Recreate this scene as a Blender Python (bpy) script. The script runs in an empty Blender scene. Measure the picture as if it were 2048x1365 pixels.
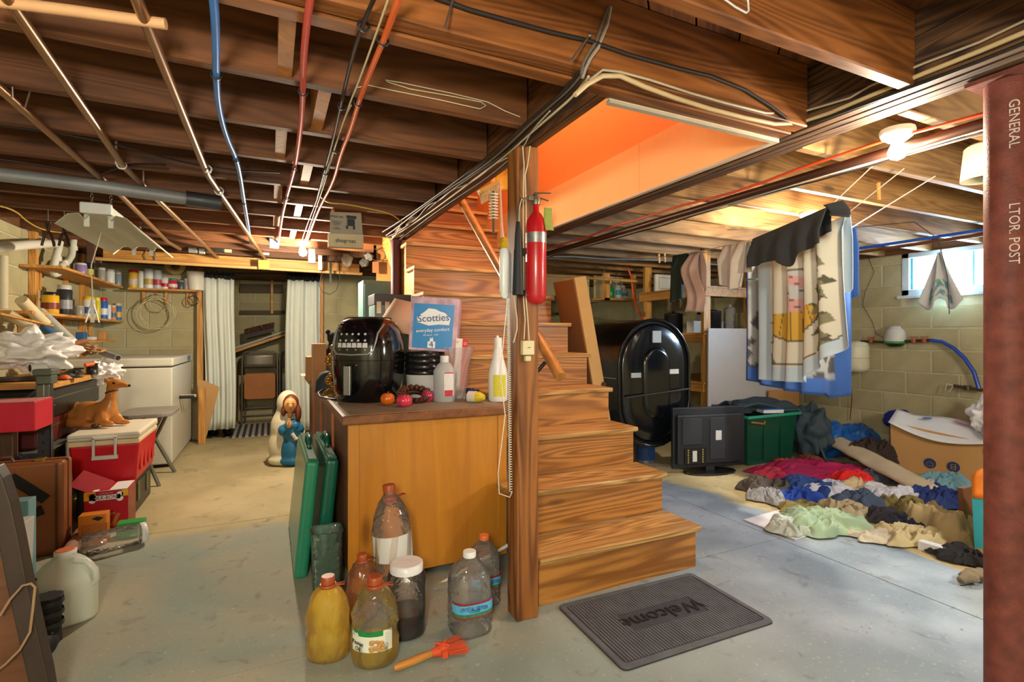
import bpy, math, random
from mathutils import Vector, Matrix, noise
R = random.Random(7)
C = bpy.context.scene.collection
sc = bpy.context.scene
# ---------------------------------------------------------------- camera, world, exposure
CAMZ = 1.15; F = 1024.0; U0 = 1024.0; V0 = 674.0
YAW = math.atan(484/1024.0); SN = math.sin(YAW); CS = math.cos(YAW)
cd = bpy.data.cameras.new('camera'); cam = bpy.data.objects.new('camera', cd); C.objects.link(cam)
cam.location = (0, 0, CAMZ); cam.rotation_euler = (math.pi/2, 0, -YAW)
cd.sensor_width = 36; cd.lens = 36*F/2048; cd.shift_y = -(682.5-V0)/2048.0; cd.clip_start = .02
sc.camera = cam
w = bpy.data.worlds.new('sky'); sc.world = w; w.use_nodes = True
w.node_tree.nodes['Background'].inputs[0].default_value = (.78, .9, 1, 1)
w.node_tree.nodes['Background'].inputs[1].default_value = 5.0
sc.view_settings.view_transform = 'Standard'; sc.view_settings.look = 'None'
sc.view_settings.exposure = 1.1; sc.view_settings.gamma = 1; sc.view_settings.use_curve_mapping = False
def lamp(name, loc, power, col, r=.04, kind='POINT', rot=None, size=None):
    l = bpy.data.lights.new(name, kind); l.energy = power; l.color = col
    if kind == 'AREA': l.shape = 'RECTANGLE'; l.size, l.size_y = size
    else: l.shadow_soft_size = r
    o = bpy.data.objects.new(name, l); C.objects.link(o); o.location = loc
    if rot: o.rotation_euler = rot
    return o
WARM = (1, .86, .66); NEUT = (1, .93, .80)
lamp('window_daylight', (5.62, 2.33, 1.76), 95, (.5, .74, 1), kind='AREA', rot=(0, math.radians(68), 0), size=(.34, .74))
# ---------------------------------------------------------------- pinhole inverse: a pixel's ray met with a real plane
def ray(u, v):
    a = (u-U0)/F
    return Vector((SN+a*CS, CS-a*SN, (V0-v)/F))
def on_z(u, v, z=0.0): r = ray(u, v); k = (z-CAMZ)/r.z; return Vector((0, 0, CAMZ))+r*k
def on_x(u, v, x): r = ray(u, v); return Vector((0, 0, CAMZ))+r*(x/r.x)
def on_y(u, v, y): r = ray(u, v); return Vector((0, 0, CAMZ))+r*(y/r.y)
# ---------------------------------------------------------------- materials
MC = {}
def hx(s):
    v = [int(s[i:i+2], 16)/255 for i in (0, 2, 4)]
    return tuple((c/12.92 if c <= .04045 else ((c+.055)/1.055)**2.4) for c in v)
def base(name):
    m = bpy.data.materials.new(name); m.use_nodes = True; nt = m.node_tree
    return m, nt, nt.nodes['Principled BSDF']
def mat(col, rough=.6, metal=0, var=.12, nscale=9, bump=0, bscale=60, trans=0, ior=1.45, alpha=1, coat=0, emit=0, sss=0, rand=0, nbump=.004, thin=0):
    key = (col, rough, metal, var, nscale, bump, bscale, trans, alpha, coat, emit, sss, rand, thin)
    if key in MC: return MC[key]
    m, nt, b = base('m_%d' % len(MC)); c = hx(col) if isinstance(col, str) else col
    b.inputs['Roughness'].default_value = rough; b.inputs['Metallic'].default_value = metal
    b.inputs['IOR'].default_value = ior
    if trans: b.inputs['Transmission Weight'].default_value = trans
    if alpha < 1: b.inputs['Alpha'].default_value = alpha
    if coat: b.inputs['Coat Weight'].default_value = coat; b.inputs['Coat Roughness'].default_value = .12
    if sss: b.inputs['Subsurface Weight'].default_value = sss; b.inputs['Subsurface Radius'].default_value = (.05, .05, .05)
    if emit:
        b.inputs['Emission Color'].default_value = (*c, 1); b.inputs['Emission Strength'].default_value = emit
    N = nt.nodes; L = nt.links
    tc = N.new('ShaderNodeTexCoord')
    if var or rand:
        n = N.new('ShaderNodeTexNoise'); n.inputs['Scale'].default_value = nscale; n.inputs['Detail'].default_value = 5
        L.new(tc.outputs['Object'], n.inputs['Vector'])
        mx = N.new('ShaderNodeMix'); mx.data_type = 'RGBA'
        mx.inputs[6].default_value = (*[min(1, x*(1-var*1.6)) for x in c], 1); mx.inputs[7].default_value = (*[min(1, x*(1+var*1.3)) for x in c], 1)
        L.new(n.outputs['Fac'], mx.inputs[0]); out = mx.outputs[2]
        if rand:
            oi = N.new('ShaderNodeObjectInfo'); hs = N.new('ShaderNodeHueSaturation'); mr = N.new('ShaderNodeMapRange')
            mr.inputs[3].default_value = 1-rand; mr.inputs[4].default_value = 1+rand
            L.new(oi.outputs['Random'], mr.inputs[0]); L.new(mr.outputs[0], hs.inputs['Value']); L.new(out, hs.inputs['Color']); out = hs.outputs[0]
        L.new(out, b.inputs['Base Color'])
    else: b.inputs['Base Color'].default_value = (*c, 1)
    if bump:
        n2 = N.new('ShaderNodeTexNoise'); n2.inputs['Scale'].default_value = bscale; n2.inputs['Detail'].default_value = 4
        L.new(tc.outputs['Object'], n2.inputs['Vector'])
        bp = N.new('ShaderNodeBump'); bp.inputs['Strength'].default_value = bump; bp.inputs['Distance'].default_value = nbump
        L.new(n2.outputs['Fac'], bp.inputs['Height']); L.new(bp.outputs[0], b.inputs['Normal'])
    MC[key] = m; return m
def wood(c1, c2, axis='X', sc_=1.0, rough=.55, coat=0, rand=.1, rings=0.0, c3=None):
    key = ('wood', c1, c2, axis, sc_, rough, coat, rand, rings)
    if key in MC: return MC[key]
    m, nt, b = base('wood_%d' % len(MC)); N = nt.nodes; L = nt.links
    b.inputs['Roughness'].default_value = rough
    if coat: b.inputs['Coat Weight'].default_value = coat; b.inputs['Coat Roughness'].default_value = .2
    tc = N.new('ShaderNodeTexCoord'); mp = N.new('ShaderNodeMapping')
    s = {'X': (.7, 9, 9), 'Y': (9, .7, 9), 'Z': (9, 9, .7)}[axis]
    mp.inputs['Scale'].default_value = [q*sc_ for q in s]
    oi = N.new('ShaderNodeObjectInfo'); ad = N.new('ShaderNodeVectorMath'); ad.operation = 'ADD'
    mu = N.new('ShaderNodeMath'); mu.operation = 'MULTIPLY'; mu.inputs[1].default_value = 37
    L.new(oi.outputs['Random'], mu.inputs[0]); L.new(tc.outputs['Object'], mp.inputs['Vector'])
    L.new(mp.outputs[0], ad.inputs[0]); L.new(mu.outputs[0], ad.inputs[1])
    n = N.new('ShaderNodeTexNoise'); n.inputs['Scale'].default_value = 2.0; n.inputs['Detail'].default_value = 11; n.inputs['Roughness'].default_value = .62; n.inputs['Distortion'].default_value = .8
    L.new(ad.outputs[0], n.inputs['Vector'])
    r = N.new('ShaderNodeValToRGB'); r.color_ramp.elements[0].color = (*hx(c1), 1); r.color_ramp.elements[1].color = (*hx(c2), 1)
    r.color_ramp.elements[0].position = .28; r.color_ramp.elements[1].position = .72
    out = n.outputs['Fac']
    if rings:
        # growth rings: bands of a stretched low frequency noise
        n3 = N.new('ShaderNodeTexNoise'); n3.inputs['Scale'].default_value = .55; n3.inputs['Detail'].default_value = 2
        L.new(ad.outputs[0], n3.inputs['Vector'])
        m1 = N.new('ShaderNodeMath'); m1.operation = 'MULTIPLY'; m1.inputs[1].default_value = 150
        m2 = N.new('ShaderNodeMath'); m2.operation = 'SINE'; L.new(n3.outputs['Fac'], m1.inputs[0]); L.new(m1.outputs[0], m2.inputs[0])
        m3 = N.new('ShaderNodeMath'); m3.operation = 'MULTIPLY_ADD'; m3.inputs[1].default_value = rings*.22; L.new(m2.outputs[0], m3.inputs[0]); L.new(out, m3.inputs[2])
        out = m3.outputs[0]
    L.new(out, r.inputs[0])
    hs = N.new('ShaderNodeHueSaturation'); mr = N.new('ShaderNodeMapRange'); mr.inputs[3].default_value = 1-rand; mr.inputs[4].default_value = 1+rand
    L.new(oi.outputs['Random'], mr.inputs[0]); L.new(mr.outputs[0], hs.inputs['Value']); L.new(r.outputs[0], hs.inputs['Color'])
    # knots
    vo = N.new('ShaderNodeTexVoronoi'); vo.inputs['Scale'].default_value = 1; mk = N.new('ShaderNodeMapping')
    mk.inputs['Scale'].default_value = [q*sc_ for q in {'X': (1.6, 5, 5), 'Y': (5, 1.6, 5), 'Z': (5, 5, 1.6)}[axis]]
    L.new(tc.outputs['Object'], mk.inputs['Vector']); L.new(mk.outputs[0], vo.inputs['Vector'])
    kr = N.new('ShaderNodeMapRange'); kr.inputs[1].default_value = .05; kr.inputs[2].default_value = .11; kr.inputs[3].default_value = .75; kr.inputs[4].default_value = 0
    L.new(vo.outputs['Distance'], kr.inputs[0])
    mx = N.new('ShaderNodeMix'); mx.data_type = 'RGBA'; L.new(kr.outputs[0], mx.inputs[0]); L.new(hs.outputs[0], mx.inputs[6])
    mx.inputs[7].default_value = (*[q*.35 for q in hx(c1)], 1)
    L.new(mx.outputs[2], b.inputs['Base Color'])
    bp = N.new('ShaderNodeBump'); bp.inputs['Strength'].default_value = .25; bp.inputs['Distance'].default_value = .003
    L.new(n.outputs['Fac'], bp.inputs['Height']); L.new(bp.outputs[0], b.inputs['Normal'])
    MC[key] = m; return m
def vcol(rough=.8, bump=.15, bscale=300, trans=0):
    key = ('vcol', rough, bump, bscale)
    if key in MC: return MC[key]
    m, nt, b = base('print_%d' % len(MC)); N = nt.nodes; L = nt.links
    a = N.new('ShaderNodeAttribute'); a.attribute_name = 'print'; L.new(a.outputs['Color'], b.inputs['Base Color'])
    b.inputs['Roughness'].default_value = rough
    if bump:
        tc = N.new('ShaderNodeTexCoord'); n2 = N.new('ShaderNodeTexNoise'); n2.inputs['Scale'].default_value = bscale
        L.new(tc.outputs['Object'], n2.inputs['Vector']); bp = N.new('ShaderNodeBump'); bp.inputs['Strength'].default_value = bump; bp.inputs['Distance'].default_value = .003
        L.new(n2.outputs['Fac'], bp.inputs['Height']); L.new(bp.outputs[0], b.inputs['Normal'])
    MC[key] = m; return m
def clear(tint=(1, 1, 1), rough=.04, thin=.82, glow=0):
    """thin-walled clear plastic or glass: mostly see-through with a sharp gloss"""
    key = ('clear', tint, rough, thin, glow); dc = glow or tint
    if key in MC: return MC[key]
    m = bpy.data.materials.new('clear_%d' % len(MC)); m.use_nodes = True; nt = m.node_tree; N = nt.nodes; L = nt.links
    N.remove(N['Principled BSDF']); o = N['Material Output']
    t = N.new('ShaderNodeBsdfTransparent'); t.inputs[0].default_value = (*tint, 1)
    g = N.new('ShaderNodeBsdfGlossy'); g.inputs['Roughness'].default_value = rough; g.inputs[0].default_value = (.95, .95, .95, 1)
    d = N.new('ShaderNodeBsdfTranslucent'); d.inputs[0].default_value = (*[.95*q for q in dc], 1)
    d2 = N.new('ShaderNodeBsdfDiffuse'); d2.inputs[0].default_value = (*[.9*q for q in dc], 1); ms = N.new('ShaderNodeMixShader'); ms.inputs[0].default_value = .5; L.new(d.outputs[0], ms.inputs[1]); L.new(d2.outputs[0], ms.inputs[2]); d = ms
    fr = N.new('ShaderNodeFresnel'); fr.inputs[0].default_value = 1.5
    tc = N.new('ShaderNodeTexCoord'); nz = N.new('ShaderNodeTexNoise'); nz.inputs['Scale'].default_value = 34; bp = N.new('ShaderNodeBump'); bp.inputs['Strength'].default_value = .8; bp.inputs['Distance'].default_value = .01
    L.new(tc.outputs['Object'], nz.inputs['Vector']); L.new(nz.outputs['Fac'], bp.inputs['Height']); L.new(bp.outputs[0], g.inputs['Normal']); L.new(bp.outputs[0], fr.inputs['Normal'])
    m1 = N.new('ShaderNodeMixShader'); m1.inputs[0].default_value = 1-thin; L.new(t.outputs[0], m1.inputs[1]); L.new(d.outputs[0], m1.inputs[2])
    m2 = N.new('ShaderNodeMixShader'); L.new(fr.outputs[0], m2.inputs[0]); L.new(m1.outputs[0], m2.inputs[1]); L.new(g.outputs[0], m2.inputs[2])
    L.new(m2.outputs[0], o.inputs['Surface']); MC[key] = m; return m
# ---------------------------------------------------------------- mesh builder
def rot(rx=0, ry=0, rz=0):
    from mathutils import Euler
    return Euler((rx, ry, rz)).to_matrix().to_4x4()
def TR(x, y, z): return Matrix.Translation((x, y, z))
def fluid(tint, glow, mix=.4, ior=1.36):
    """a refracting body of liquid with some of its own scattered colour"""
    key = ('fluid', tint, glow, mix)
    if key in MC: return MC[key]
    m, nt, b = base('fluid_%d' % len(MC)); N = nt.nodes; L = nt.links
    b.inputs['Base Color'].default_value = (*tint, 1); b.inputs['Transmission Weight'].default_value = 1; b.inputs['Roughness'].default_value = .03; b.inputs['IOR'].default_value = ior
    t = N.new('ShaderNodeBsdfTranslucent'); t.inputs[0].default_value = (*glow, 1); d = N.new('ShaderNodeBsdfDiffuse'); d.inputs[0].default_value = (*glow, 1)
    tr = N.new('ShaderNodeBsdfTransparent'); tr.inputs[0].default_value = (*tint, 1)
    m1 = N.new('ShaderNodeMixShader'); m1.inputs[0].default_value = .45; L.new(t.outputs[0], m1.inputs[1]); L.new(d.outputs[0], m1.inputs[2])
    m0 = N.new('ShaderNodeMixShader'); m0.inputs[0].default_value = .4; L.new(b.outputs[0], m0.inputs[1]); L.new(tr.outputs[0], m0.inputs[2])
    m2 = N.new('ShaderNodeMixShader'); m2.inputs[0].default_value = mix; L.new(m0.outputs[0], m2.inputs[1]); L.new(m1.outputs[0], m2.inputs[2])
    tc = N.new('ShaderNodeTexCoord'); nz_ = N.new('ShaderNodeTexWave'); nz_.inputs['Scale'].default_value = 12; nz_.inputs['Distortion'].default_value = 9; bp = N.new('ShaderNodeBump'); bp.inputs['Strength'].default_value = .6; bp.inputs['Distance'].default_value = .01
    L.new(tc.outputs['Object'], nz_.inputs['Vector']); L.new(nz_.outputs['Fac'], bp.inputs['Height']); L.new(bp.outputs[0], b.inputs['Normal'])
    L.new(m2.outputs[0], N['Material Output'].inputs[0]); MC[key] = m; return m
class MB:
    def __init__(s): s.v = []; s.f = []; s.sm = []; s.c = None; s.M = Matrix()
    def add(s, vs, fs, smooth=False):
        k = len(s.v); M = s.M
        s.v += [M @ Vector(p) for p in vs]; s.f += [[k+i for i in q] for q in fs]; s.sm += [smooth]*len(fs); return s
    def box(s, x0, x1, y0, y1, z0, z1):
        return s.add([(x0, y0, z0), (x1, y0, z0), (x1, y1, z0), (x0, y1, z0), (x0, y0, z1), (x1, y0, z1), (x1, y1, z1), (x0, y1, z1)],
                     [(3, 2, 1, 0), (4, 5, 6, 7), (0, 1, 5, 4), (1, 2, 6, 5), (2, 3, 7, 6), (3, 0, 4, 7)])
    def bar(s, a, b, w, h, up=(0, 0, 1)):
        a = Vector(a); b = Vector(b); d = (b-a); L = d.length; d.normalize(); up = Vector(up)
        x = d.cross(up)
        if x.length < 1e-4: x = d.cross(Vector((0, 1, 0)))
        x.normalize(); y = x.cross(d)
        vs = [p+x*(w/2*i)+y*(h/2*j) for p in (a, b) for (i, j) in ((-1, -1), (1, -1), (1, 1), (-1, 1))]
        return s.add(vs, [(0, 1, 2, 3), (7, 6, 5, 4), (0, 4, 5, 1), (1, 5, 6, 2), (2, 6, 7, 3), (3, 7, 4, 0)])
    def prism(s, poly, a, b, ax='z'):
        n = len(poly)
        def P(p, t): return {'z': (p[0], p[1], t), 'y': (p[0], t, p[1]), 'x': (t, p[0], p[1])}[ax]
        return s.add([P(p, a) for p in poly]+[P(p, b) for p in poly], [list(range(n))[::-1], list(range(n, 2*n))]+[(i, (i+1) % n, n+(i+1) % n, n+i) for i in range(n)])
    def tube(s, pts, r, n=8, caps=True, closed=False):
        pts = [Vector(p) for p in pts]; m = len(pts); rs = r if isinstance(r, (list, tuple)) else [r]*m
        vs = []; prev = None
        for i, p in enumerate(pts):
            if closed: d = pts[(i+1) % m]-pts[i-1]
            else: d = pts[min(i+1, m-1)]-pts[max(i-1, 0)]
            if d.length < 1e-9: d = Vector((0, 0, 1))
            d.normalize()
            if prev is None:
                x = d.cross(Vector((0, 0, 1)));
                if x.length < .05: x = d.cross(Vector((0, 1, 0)))
            else:
                x = prev-d*prev.dot(d)
                if x.length < 1e-5: x = d.orthogonal()
            x.normalize(); prev = x; y = d.cross(x)
            vs += [p+(x*math.cos(2*math.pi*k/n)+y*math.sin(2*math.pi*k/n))*rs[i] for k in range(n)]
        fs = []
        for i in range(m if closed else m-1):
            j = (i+1) % m
            fs += [(i*n+k, i*n+(k+1) % n, j*n+(k+1) % n, j*n+k) for k in range(n)]
        s.add(vs, fs, True)
        if caps and not closed: s.add(vs[:n]+vs[-n:], [list(range(n))[::-1], list(range(n, 2*n))])
        return s
    def lathe(s, prof, n=24, c=(0, 0, 0), sx=1, sy=1, sq=2.0, cap=True, smooth=True, a0=0):
        """prof: (radius, z); sq > 2 squares the section off"""
        vs = []
        for r, z in prof:
            for k in range(n):
                a = 2*math.pi*(k+a0)/n; ca, sa = math.cos(a), math.sin(a)
                q = (abs(ca)**sq+abs(sa)**sq)**(-1/sq) if sq != 2 else 1
                vs.append((c[0]+r*sx*ca*q, c[1]+r*sy*sa*q, c[2]+z))
        m = len(prof); s.add(vs, [(i*n+k, i*n+(k+1) % n, (i+1)*n+(k+1) % n, (i+1)*n+k) for i in range(m-1) for k in range(n)], smooth)
        if cap:
            if prof[0][0] > 1e-5: s.add(vs[:n], [list(range(n))[::-1]])
            if prof[-1][0] > 1e-5: s.add(vs[-n:], [list(range(n))])
        return s
    def ball(s, c, rx, ry=None, rz=None, n=12, M=None, nz=0, seed=0, fr=6):
        ry = rx if ry is None else ry; rz = rx if rz is None else rz; vs = []; m = max(5, n*2//3)
        for i in range(m+1):
            t = math.pi*i/m
            for k in range(n):
                a = 2*math.pi*k/n; p = Vector((math.sin(t)*math.cos(a), math.sin(t)*math.sin(a), -math.cos(t)))
                q = 1+(nz*noise.noise(p*fr*.35+Vector((seed*3.1, seed, 0)))+nz*.5*noise.noise(p*fr+Vector((seed, 0, 5))) if nz else 0)
                p = Vector((p.x*rx*q, p.y*ry*q, p.z*rz*q))
                if M: p = M @ p
                vs.append(p+Vector(c))
        return s.add(vs, [(i*n+k, i*n+(k+1) % n, (i+1)*n+(k+1) % n, (i+1)*n+k) for i in range(m) for k in range(n)], True)
    def grid(s, fn, nu, nv, smooth=True, thick=0):
        vs = [Vector(fn(i/nu, j/nv)) for j in range(nv+1) for i in range(nu+1)]; w_ = nu+1
        fs = [(j*w_+i, j*w_+i+1, (j+1)*w_+i+1, (j+1)*w_+i) for j in range(nv) for i in range(nu)]
        return s.add(vs, fs, smooth)
    def obj(s, name, m, parent=None, local=False, bevel=0, solid=0, remesh=0, smooth_it=0, sub=0, cols=None, kind=None, segs=2):
        me = bpy.data.meshes.new(name)
        off = Vector((0, 0, 0))
        if parent is not None and not local: off = wloc(parent)
        me.from_pydata([tuple(p-off) for p in s.v], [], s.f); me.polygons.foreach_set('use_smooth', s.sm)
        if remesh or sub: me.polygons.foreach_set('use_smooth', [True]*len(s.f))
        if cols:
            a = me.color_attributes.new('print', 'FLOAT_COLOR', 'POINT')
            for i, c in enumerate(cols): a.data[i].color = (*c, 1)
        me.materials.append(m); o = bpy.data.objects.new(name, me); C.objects.link(o)
        if parent is not None: o.parent = parent
        if remesh:
            q = o.modifiers.new('r', 'REMESH'); q.mode = 'VOXEL'; q.voxel_size = remesh; q.use_smooth_shade = True
        if smooth_it:
            q = o.modifiers.new('s', 'SMOOTH'); q.factor = .6; q.iterations = smooth_it
        if solid: q = o.modifiers.new('t', 'SOLIDIFY'); q.thickness = solid; q.offset = 0
        if sub: q = o.modifiers.new('d', 'SUBSURF'); q.levels = sub; q.render_levels = sub
        if bevel: q = o.modifiers.new('b', 'BEVEL'); q.width = bevel; q.segments = segs; q.limit_method = 'ANGLE'
        if kind: o['kind'] = kind
        return o
def wloc(o):
    p = Vector(o.location)
    while o.parent: o = o.parent; p += Vector(o.location)
    return p
def tag(o, label, cat=None, group=None):
    o['label'] = label
    if cat: o['category'] = cat
    if group: o['group'] = group
    return o
def T(name, label, cat, loc=(0, 0, 0), rz=0, group=None, r3=None):
    o = bpy.data.objects.new(name, None); C.objects.link(o); o.location = loc; o.rotation_euler = r3 or (0, 0, rz); o.empty_display_size = .05
    return tag(o, label, cat, group)
def struct(o, label=None):
    o['kind'] = 'structure'
    if label: o['label'] = label
    return o
def text(body, size, m, parent, loc, r3, name='lettering', depth=.0006, sx=1.0, world=True):
    cu = bpy.data.curves.new(name, 'FONT'); cu.body = body; cu.size = size; cu.extrude = depth; cu.align_x = 'CENTER'; cu.align_y = 'CENTER'; cu.resolution_u = 3
    to = bpy.data.objects.new('tmp', cu); C.objects.link(to)
    dg = bpy.context.evaluated_depsgraph_get(); me = bpy.data.meshes.new_from_object(to.evaluated_get(dg)); bpy.data.objects.remove(to)
    me.materials.clear(); me.materials.append(m); o = bpy.data.objects.new(name, me); C.objects.link(o)
    o.parent = parent; o.location = Vector(loc)-(wloc(parent) if world else Vector((0, 0, 0))); o.rotation_euler = r3; o.scale = (sx, 1, 1); return o
FRONT = (math.pi/2, 0, 0)        # lettering that faces -Y
def copy_tree(o, loc=None, rz=None, label=None, parent=None):
    c = o.copy(); C.objects.link(c)
    if parent is not None: c.parent = parent
    if loc is not None: c.location = loc
    if rz is not None: c.rotation_euler = (0, 0, rz)
    if label: c['label'] = label
    for ch in list(o.children): copy_tree(ch, parent=c)
    return c
# ---------------------------------------------------------------- the shell
LX, RX, BY, FY, HZ = -1.6, 5.4, 6.7, -1.6, 1.93
W_ = wood('4a2a14', '7d4c26', 'X', 1, .62, rand=.16, rings=.4)
WY = wood('5c3417', '93592a', 'Y', 1, .62, rand=.14, rings=.4)
WORG = wood('5e3414', '9c5e2a', 'X', 1, .5, rand=.1, rings=.5)
PINE = wood('a8702c', 'd59f52', 'Z', 1, .55, rand=.1, rings=.5)
PINEX = wood('a8702c', 'd59f52', 'X', 1, .55, rand=.1, rings=.5)
PINEY = wood('a8702c', 'd59f52', 'Y', 1, .55, rand=.1, rings=.5)
BLK = mat('aca37c', .95, var=.16, nscale=6, bump=.7, bscale=130, rand=.1, nbump=.004)
MORT = mat('bdb594', .95, var=.12, nscale=12, bump=.6, bscale=90)
fl_m, nt, b = base('floor_concrete'); N = nt.nodes; L = nt.links
def nd(t, **k):
    n = N.new(t)
    for a, v in k.items(): setattr(n, a, v)
    return n
ge = nd('ShaderNodeNewGeometry'); sep = nd('ShaderNodeSeparateXYZ'); L.new(ge.outputs['Position'], sep.inputs[0])
def nz(scale, det=6, dist=0):
    n = nd('ShaderNodeTexNoise'); n.inputs['Scale'].default_value = scale; n.inputs['Detail'].default_value = det; n.inputs['Distortion'].default_value = dist
    L.new(ge.outputs['Position'], n.inputs['Vector']); return n.outputs['Fac']
def mth(op, a, b_=None, clamp=False):
    n = nd('ShaderNodeMath', operation=op); n.use_clamp = clamp
    for i, q in enumerate((a, b_)):
        if q is None: continue
        if isinstance(q, (int, float)): n.inputs[i].default_value = q
        else: L.new(q, n.inputs[i])
    return n.outputs[0]
def ramp(v, lo, hi): 
    n = nd('ShaderNodeMapRange'); n.inputs[1].default_value = lo; n.inputs[2].default_value = hi; L.new(v, n.inputs[0]); return n.outputs[0]
def mixc(f, a, b_):
    n = nd('ShaderNodeMix', data_type='RGBA')
    for i, q in ((0, f), (6, a), (7, b_)):
        if isinstance(q, tuple): n.inputs[i].default_value = (*q, 1)
        elif isinstance(q, float): n.inputs[i].default_value = q
        else: L.new(q, n.inputs[i])
    return n.outputs[2]
wob = mth('MULTIPLY', mth('SUBTRACT', nz(1.3), .5), 1.0)
ysh = mth('ADD', sep.outputs[1], mth('MULTIPLY', wob, .25))
far = ramp(ysh, 3.46, 3.52)                                   # bare slab beyond the painted part on the left
left = mth('SUBTRACT', 1.0, ramp(sep.outputs[0], .8, 1.0))
farl = mth('MULTIPLY', far, left)
rb = mth('ADD', mth('ADD', mth('MULTIPLY', sep.outputs[0], .88), mth('MULTIPLY', sep.outputs[1], .1)), mth('MULTIPLY', wob, .7))
right = ramp(rb, 2.86, 2.90)                                  # paint stops in an uneven edge under the clothes
bare = mth('MAXIMUM', farl, right)
worn = mth('MULTIPLY', ramp(nz(1.1, 8, .5), .38, .62), mth('ADD', mth('MULTIPLY', left, .72), .26))
paint = mixc(worn, hx('84948b'), hx('a69e86'))
bluey = ramp(sep.outputs[0], .9, 2.4)  # bluer paint to the right, part of it window daylight put into the colour
paint = mixc(bluey, paint, mixc(ramp(nz(2.2, 7), .4, .65), hx('74838f'), hx('98a6b1')))
concrete = mixc(ramp(nz(1.7, 7), .35, .65), hx('a3956c'), hx('bcae84'))
colr = mixc(bare, paint, concrete)
speck = ramp(nz(60, 3), .62, .72); colr = mixc(mth('MULTIPLY', speck, .35), colr, hx('c9c2ae'))
dirt = ramp(nz(9, 9, 1), .60, .72); colr = mixc(mth('MULTIPLY', dirt, .4), colr, hx('4f483b'))
L.new(colr, b.inputs['Base Color'])
b.inputs['Roughness'].default_value = .78
bp = nd('ShaderNodeBump'); bp.inputs['Strength'].default_value = .35; bp.inputs['Distance'].default_value = .004; L.new(nz(70, 4), bp.inputs['Height']); L.new(bp.outputs[0], b.inputs['Normal'])
FLM = fl_m
fo = MB().box(LX-.2, RX+.2, FY-.2, 8.1, -.16, -.006).obj('floor', mat('4c463a', .9)); struct(fo, 'concrete basement floor with worn grey paint and bare patches')
xs = [LX-.05, 2.62, RX+.05]; ys = [FY, 1.985, 3.60, 5.6, 8.05]
for i in range(2):
    yy = ys if i == 0 else [FY, 3.0, 6.75]
    for j in range(len(yy)-1):
        MB().box(xs[i]+.003, xs[i+1]-.003, yy[j]+.003, yy[j+1]-.003, -.06, 0).obj('floor_slab', FLM, fo)
# ---- block walls
def block_mesh(L_, H_, axis, sgn):
    d = .03; e = .004; a = L_/2; hz = H_/2
    def P(x, y, dep): return (x, -sgn*dep, y) if axis == 'x' else (-sgn*dep, x, y)
    o = [(-a, -hz), (a, -hz), (a, hz), (-a, hz)]; i = [(-a+e, -hz+e), (a-e, -hz+e), (a-e, hz-e), (-a+e, hz-e)]
    vs = [P(*q, d) for q in o]+[P(*q, .004) for q in o]+[P(*q, 0) for q in i]
    fs = [(8, 9, 10, 11)]+[(4+k, 4+(k+1) % 4, 8+(k+1) % 4, 8+k) for k in range(4)]+[(k, (k+1) % 4, 4+(k+1) % 4, 4+k) for k in range(4)]
    me = bpy.data.meshes.new('block'); me.from_pydata(vs, [], fs); me.materials.append(BLK); return me
BMESH = {}
def blocks(wall, axis, pos, a0, a1, sgn, hole=None, z1=HZ, ph=0):
    """sgn: the way the face looks along the other axis"""
    ch = .205; bl = .41; n = int(math.ceil(z1/ch))
    for r in range(n):
        zl = r*ch; zh = min(z1, zl+ch); x = a0-((r+ph) % 2)*bl/2
        while x < a1-.02:
            l0 = max(a0, x); l1 = min(a1, x+bl); x += bl
            if l1-l0 < .04: continue
            if hole and l1 > hole[0]+.02 and l0 < hole[1]-.02 and zh > hole[2]+.02: 
                if l0 < hole[0]-.05: l1 = hole[0]
                elif l1 > hole[1]+.05: l0 = hole[1]
                else: continue
            k = (round(l1-l0, 3), round(zh-zl, 3), axis, sgn)
            if k not in BMESH: BMESH[k] = block_mesh(k[0]-.011, k[1]-.011, axis, sgn)
            o = bpy.data.objects.new('block', BMESH[k]); C.objects.link(o); o.parent = wall
            j = R.uniform(-.0015, .0015)
            o.location = ((l0+l1)/2, pos+j, (zl+zh)/2) if axis == 'x' else (pos+j, (l0+l1)/2, (zl+zh)/2)
m = MB().box(LX-.2, LX-.007, FY-.2, BY+.2, 0, HZ); wl = m.obj('wall_left', MORT); struct(wl, 'concrete block wall behind the workbench'); blocks(wl, 'y', LX, .9, BY, 1)
m = MB().box(LX-.2, -.72, BY+.007, BY+.2, 0, HZ).box(.56, RX+.2, BY+.007, BY+.2, 0, HZ); wb = m.obj('wall_back', MORT); struct(wb, 'concrete block back wall')
blocks(wb, 'x', BY, LX, -.72, -1); blocks(wb, 'x', BY, .56, RX, -1)
m = MB().box(-1.1, 1.3, 7.957, 8.1, 0, HZ).box(-1.1, -1.0, BY+.2, 7.95, 0, HZ).box(1.2, 1.3, BY+.2, 7.95, 0, HZ); wr = m.obj('wall_recess', MORT); struct(wr, 'concrete block wall of the storage recess behind the curtains'); blocks(wr, 'x', 7.95, -1.0, 1.2, -1)
WY0, WY1, WZ0 = 1.93, 2.80, 1.535
m = MB().box(RX+.007, RX+.22, FY-.2, WY0, 0, HZ).box(RX+.007, RX+.22, WY1, BY+.2, 0, HZ).box(RX+.007, RX+.22, WY0, WY1, 0, WZ0)
wri = m.obj('wall_right', MORT); struct(wri, 'concrete block wall with the small window'); blocks(wri, 'y', RX, .1, BY, -1, hole=(WY0, WY1, WZ0))
m = MB().box(LX-.2, RX+.2, FY-.2, FY, 0, HZ); struct(m.obj('wall_front', MORT), 'concrete wall behind the viewpoint')
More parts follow.
